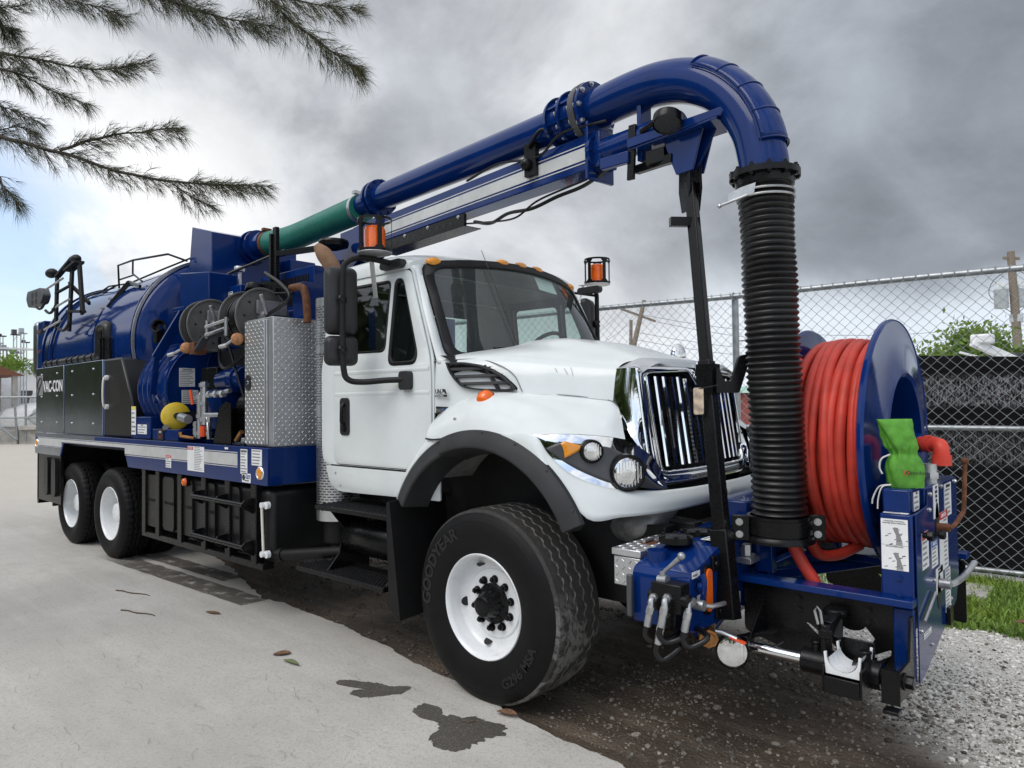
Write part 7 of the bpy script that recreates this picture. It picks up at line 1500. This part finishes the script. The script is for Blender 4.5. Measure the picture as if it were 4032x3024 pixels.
# ================================================================== far right
UP = tag(empty('utility_pole', (-.42, 26.5, 0)), 'wooden utility pole carrying two grey transformers beyond the black screen', 'pole')
k = MB(); k.tube([(0, 0, -.2), (-.02, -.02, 3.6), (-.12, -.22, 6.85)], .14, 14, rs=[.17, .15, .12]); k.build('pole', 'wood_pole', UP, smooth=60)
for x, y, z in ((-.42, -.36, 5.22), (.10, .10, 5.26)):
    k = MB(); k.lathe((x, y, z-.38), Z, [(0, 0), (0, .20), (.03, .22), (.62, .22), (.66, .24), (.70, .22), (.76, .12), (.76, 0)], 22); q = k.build('transformer', 'transformer', UP, smooth=40)
    k = MB(); [k.cyl((x+.08*s, y, z+.36), (x+.08*s, y, z+.55), .03, n=8) for s in (-1, 1)]; k.build('insulator', 'gauge_white', q)
k = MB(); k.bb((-.22, -.20, 4.35), (.16, .10, 4.62)); k.build('junction_box', 'transformer', UP); k = MB(); k.beam((-.32, -.40, 6.62), (.10, .02, 6.60), .07, .09); k.build('cross_arm', 'wood_pole', UP)
k = MB()
for d in ((-.8, -.2), (.5, .4)): k.tube(curve([V((-.1, -.1, 6.3)), V((d[0]*.8, d[1], 5.9)), V((d[0], d[1], 5.4)), V((d[0]*.6, d[1]*.5, 5.0)), V((-.05, 0, 4.6))], 12), .012, 5)
k.build('jumper_wire', 'ink', UP)
WP = tag(empty('utility_pole', (-18.6, 30.3, 0)), 'distant leaning wooden pole with a slanted cross arm seen over the hood', 'pole')
k = MB(); k.tube([(-.6, -.45, -.2), (0, 0, 5), (.5, .32, 7.4)], .15, 10, rs=[.18, .15, .12]); k.build('pole', 'wood_pole', WP); k = MB(); k.beam((-.55, -.5, 6.95), (.95, .75, 6.2), .12, .12); k.build('cross_arm', 'wood_pole', WP)
k = MB()
for a, b in (((-.4, -.5, 6.9), (-14, 9, 6.2)), ((.2, .2, 6.6), (-14, 10, 5.9)), ((.9, .75, 6.2), (16, 14, 5.4)), ((.3, .3, 6.6), (17, 14, 5.9)), ((.0, .0, 5.2), (17, 14, 4.4)), ((.1, .1, 5.6), (17, 14, 4.9))):
    k.tube([V(a).lerp(V(b), t/10)-Z*(1.0*4*t/10*(1-t/10)) for t in range(11)], .013, 4)
k.build('power_line', 'ink_grey', WP)
LP = tag(empty('utility_pole', (-9.6, 24.9, 0)), 'thin pale far pole seen beside the black suction hose', 'pole'); k = MB(); k.tube([(0, 0, -.2), (.02, 0, 5.0)], .055, 8, rs=[.07, .05]); k.build('pole', 'wood_pole', LP); k = MB(); k.tube([(-.5, -.4, 4.2), (.4, .35, 4.25)], .03, 6); k.build('cross_arm', 'wood_pole', LP)
k = MB(); k.tube([(-13.4, 21.5, -.2), (-13.28, 21.55, 5.15)], .07, 8, rs=[.10, .07]); tag(k.build('weathered_post', 'wood_pole'), 'short weathered post standing next to the leaning pole', 'post')
k = MB(); k.bb((-2.2, -1.5, -.1), (.6, 1.5, 2.0)); o = empty('roadside_shed', (-9.7, 26.0, 0)); tag(o, 'small red shed with a pale green roof far beyond the fence', 'building'); k.build('wall', 'red_wall', o); k = MB(); k.prism([(-2.4, -1.7, 2.0), (-2.4, 1.7, 2.0), (-2.4, 0, 2.3)], (3.2, 0, 0)); k.build('roof', 'green_roof', o)
AR = tag(empty('machine_arm', (1.2, 9.15, 0)), 'white tilted machine arm showing above the black screen', 'machinery')
k = MB(); k.beam((-.30, -.27, 2.58), (.28, .25, 2.22), .10, .13); k.beam((.28, .25, 2.22), (.3, .3, 0), .12, .12); k.build('arm', 'white_far', AR, .01); k = MB(); k.box((-.18, -.16, 2.62), (.30, .24, .15)); k.build('head', 'white_far', AR, .03); k = MB(); k.beam((-.45, -.4, 2.42), (.05, .05, 2.24), .03, .03); k.build('stay', 'white_far', AR); k = MB(); k.box((.75, .7, 2.30), (1.9, .8, .22)); k.build('canopy', 'ink', AR, .03)

# ================================================================== far left yard
k = MB(); 
for i in range(5):
    a = V((-38.6+.95*i-.3, 4.2+.86*i, 0)); k = MB(); k.box(a+Z*.33, (1.18, .55, .70), MX.Rotation(R(42), 3, 'Z')); k.v = [p+V((noise.noise(p*3)*.05, noise.noise(p*3+V((5, 0, 0)))*.05, 0)) for p in k.v]
    tag(k.build('concrete_block', 'concrete', None, .03), ('end concrete barrier block furthest from the truck, before the yard gate', 'concrete barrier block next to the end block before the yard gate', 'middle concrete barrier block of the row before the yard gate', 'concrete barrier block under the loose flat slab', 'concrete barrier block nearest the truck, at the gate end')[i], 'barrier', 'blocks along the yard gate')
k = MB(); k.box((-36.9, 5.75, .78), (.95, .5, .22), MX.Rotation(R(42), 3, 'Z')); tag(k.build('concrete_slab', 'concrete', None, .03), 'flat concrete slab resting on the barrier blocks', 'slab')
GT = tag(empty('yard_gate', (-36.6, 5.9, 0)), 'galvanised pipe yard gate with diagonal braces and chain mesh', 'gate'); ga = V((.74, .67, 0))
def gp(a, z): return ga*a+Z*z
for nm, a, b in (('top_rail', gp(-4, 2.25), gp(2.2, 2.25)), ('middle_rail', gp(-4, 1.28), gp(2.2, 1.28)), ('gate_post', gp(-.55, .2), gp(-.55, 2.25)), ('gate_post', gp(.95, .1), gp(.95, 2.3)), ('brace', gp(-.5, 1.25), gp(.95, 2.15)), ('brace', gp(-.5, 1.25), gp(.95, .25)), ('brace', gp(-2.2, 1.2), gp(-.95, .2)), ('gate_post', gp(-.95, .2), gp(-1.08, 1.9))):
    k = MB(); k.cyl(a, b, .05, n=10); k.build(nm, 'galv', GT)
vs = []; fs = []; nrm = ga.cross(Z)
for i in range(140):
    for s in (1, -1):
        a0 = -5.6+i*.07; p = gp(a0, .1); q = gp(a0+s*2.1, 2.2)
        if not (-4 < a0 < 2.2): continue
        k0 = len(vs); e = nrm*.004; f_ = ga*.005; vs += [p-f_, p+f_, q+f_, q-f_]; fs.append((k0, k0+1, k0+2, k0+3))
me = bpy.data.meshes.new('wire_mesh'); me.from_pydata(vs, [], fs); me.materials.append(MATS['galv']); o = bpy.data.objects.new('wire_mesh', me); COL.objects.link(o); o.parent = GT; o['kind'] = 'stuff'
def semi(loc, rz, label, sl_):
    t = tag(empty('parked_truck', loc), label, 'truck', 'white trucks parked in the yard'); t.rotation_euler = (0, 0, rz)
    k = MB(); k.prism([(x, -1.15, z) for x, z in rpoly([(-2.2, .9), (.1, .9), (.15, 2.2), (-.25, 2.9), (-.6, 3.3 if sl_ else 3.0), (-2.2, 3.9 if sl_ else 3.0)], .15)], (0, 2.3, 0)); k.build('cab', 'white_far', t, .10, 3)
    k = MB(); k.prism([(x, -1.0, z) for x, z in rpoly([(.1, .75), (1.9, .7), (1.95, 1.2), (1.7, 1.65), (.1, 2.05)], .15)], (0, 2.0, 0)); k.build('hood', 'white_far', t, .12, 3)
    k = MB(); k.prism([(.02, -.95, 2.15), (.02, .95, 2.15), (-.26, .9, 2.85), (-.26, -.9, 2.85)], (.05, 0, 0)); k.prism([(-.9, -1.16, 2.15), (-.15, -1.16, 2.1), (-.35, -1.16, 2.75), (-.9, -1.16, 2.75)], (0, -.01, 0)); k.build('window', 'glass_far', t)
    for x in (1.1, -3.0, -4.3):
        for s in (-1, 1): k = MB(); k.cyl((x, s*.85, .5), (x, s*1.15, .5), .5, n=22); k.build('wheel', 'rubber', t); k = MB(); k.cyl((x, s*1.14, .5), (x, s*1.16, .5), .28, n=18); k.build('rim', 'white_far', t)
    k = MB(); k.bb((-5.0, -.5, .7), (0, .5, .95)); k.build('frame', 'frame', t); k = MB(); k.cyl((-2.35, -.95, .8), (-2.35, -.95, 3.9), .10, n=12); k.build('exhaust_stack', 'chrome', t)
    k = MB(); k.bb((1.95, -1.0, .35), (2.1, 1.0, .7)); k.build('bumper', 'chrome', t, .03)
semi((-44.5, 8.2, 0), R(-75), 'tall white sleeper cab truck parked behind the yard gate', True); semi((-41.2, 7.6, 0), R(-65), 'lower white day cab truck parked nearest the yard gate', False); semi((-47.5, 5.2, 0), R(-80), 'white sleeper cab truck parked beside the brown roofed shed', True)
o = tag(empty('yard_shed', (-43.6, 4.7, 0)), 'brown roofed open shed in the yard behind the gate', 'building'); k = MB(); k.prism([(-2, -2.6, 3.55), (-2, 1.9, 3.45), (-2, -.6, 4.55)], (4, 0, 0)); k.build('roof', 'roof_brown', o)
for x, y in ((-1.7, 1.5), (1.7, 1.5), (-1.7, -2.3), (1.7, -2.3)): k = MB(); k.bb((x-.12, y-.12, 0), (x+.12, y+.12, 3.5)); k.build('post', 'concrete', o)
o = tag(empty('steel_works', (-70, 11.5, 0)), 'pale steel towers with platforms rising beyond the yard', 'structure'); rr_ = random.Random(8)
for i in range(13):
    x = rr_.uniform(-1, 1); y = -1.6+i*.30; h = rr_.uniform(6.3, 8.3); k = MB()
    k.bb((x-.05, y-.04, 0), (x+.05, y+.04, h)); k.bb((x-.05, y+.20, 0), (x+.05, y+.26, h))
    for z in range(4, int(h*2)): k.beam((x, y, z*.5), (x, y+.22, z*.5+(.5 if z % 2 else 0)), .03, .03)
    k.build('tower', 'steel_far', o); k = MB(); k.bb((x-.2, y-.2, h-.05), (x+.2, y+.45, h+.05)); k.bb((x-.2, y-.15, h), (x+.2, y+.2, h+.45) if i % 2 else (x+.2, y+.1, h+.2)); k.build('platform', 'steel_far' if i % 3 else 'darkgrey', o)
for z in (5.0, 5.9, 6.8): k = MB(); k.bb((-.4, -4.2, z), (.4, 3.0, z+.12)); k.build('walkway', 'white_far', o)
k = MB(); k.tube([(0, 0, 3), (0, 0, 10.4)], .04, 6); k.build('mast', 'steel_far', o)
# long low buildings closing the far view
for i, (x, y, w2, d2, h, m_, lb) in enumerate(((-95, 30, 16, 50, 5.5, 'white_far', 'long pale warehouse far behind the yard'),)):
    o = tag(empty('warehouse', (x, y, 0)), lb, 'building'); k = MB(); k.bb((-w2/2, -d2/2, -.1), (w2/2, d2/2, h)); k.build('wall', m_, o); k = MB(); k.prism([(-w2/2-.3, -d2/2-.3, h), (w2/2+.3, -d2/2-.3, h), (0, -d2/2-.3, h+1.6)], (0, d2+.6, 0)); k.build('roof', 'steel_far', o)
    for j in range(10): k = MB(); k.bb((w2/2, -d2/2+2+j*4.6, 2.2), (w2/2+.05, -d2/2+4+j*4.6, 3.6)); k.build('window', 'glass_far', o)

# ================================================================== pieces that stand apart become objects of their own
def split_apart():
    for ob in [o for o in bpy.data.objects if o.type == 'MESH' and o.parent and o.get('kind') != 'stuff' and o.name.split('.')[0] not in ('small_print', 'lettering', 'crown', 'needles', 'tyre', 'branch')]:
        me = ob.data
        if me.users > 1 or len(me.vertices) > 6000: continue
        n = len(me.vertices); par = list(range(n))
        def find(a):
            while par[a] != a: par[a] = par[par[a]]; a = par[a]
            return a
        for e in me.edges:
            a, b = find(e.vertices[0]), find(e.vertices[1])
            if a != b: par[a] = b
        isl = {}
        for v in me.vertices: isl.setdefault(find(v.index), []).append(v.index)
        if len(isl) < 2 or len(isl) > 120: continue
        box = []
        for r_, vi in isl.items():
            cs_ = [me.vertices[i].co for i in vi]; lo_ = V([min(c[k] for c in cs_) for k in range(3)]); hi_ = V([max(c[k] for c in cs_) for k in range(3)]); box.append((r_, lo_, hi_, max(hi_-lo_)))
        m = len(box); gp_ = list(range(m))
        def fg(a):
            while gp_[a] != a: a = gp_[a]
            return a
        for i in range(m):
            for j in range(i+1, m):
                gap = V([max(0, box[i][1][k]-box[j][2][k], box[j][1][k]-box[i][2][k]) for k in range(3)]).length
                if gap <= max(.02, .5*max(box[i][3], box[j][3])):
                    a, b = fg(i), fg(j)
                    if a != b: gp_[a] = b
        groups = {}
        for i in range(m): groups.setdefault(fg(i), []).append(box[i][0])
        if len(groups) < 2: continue
        sets = sorted(([set(g_) for g_ in groups.values()]), key=lambda g_: -sum(len(isl[r_]) for r_ in g_))
        whole = me.copy()
        for gi, roots in enumerate(sets):
            keep = set(i for r_ in roots for i in isl[r_]); nm = me if gi == 0 else whole.copy()
            bm = bmesh.new(); bm.from_mesh(whole); bm.verts.ensure_lookup_table(); bmesh.ops.delete(bm, geom=[v for v in bm.verts if v.index not in keep], context='VERTS'); bm.to_mesh(nm); bm.free()
            if gi:
                c = ob.copy(); c.data = nm; COL.objects.link(c); c.name = ob.name.split('.')[0]
        bpy.data.meshes.remove(whole)
split_apart()
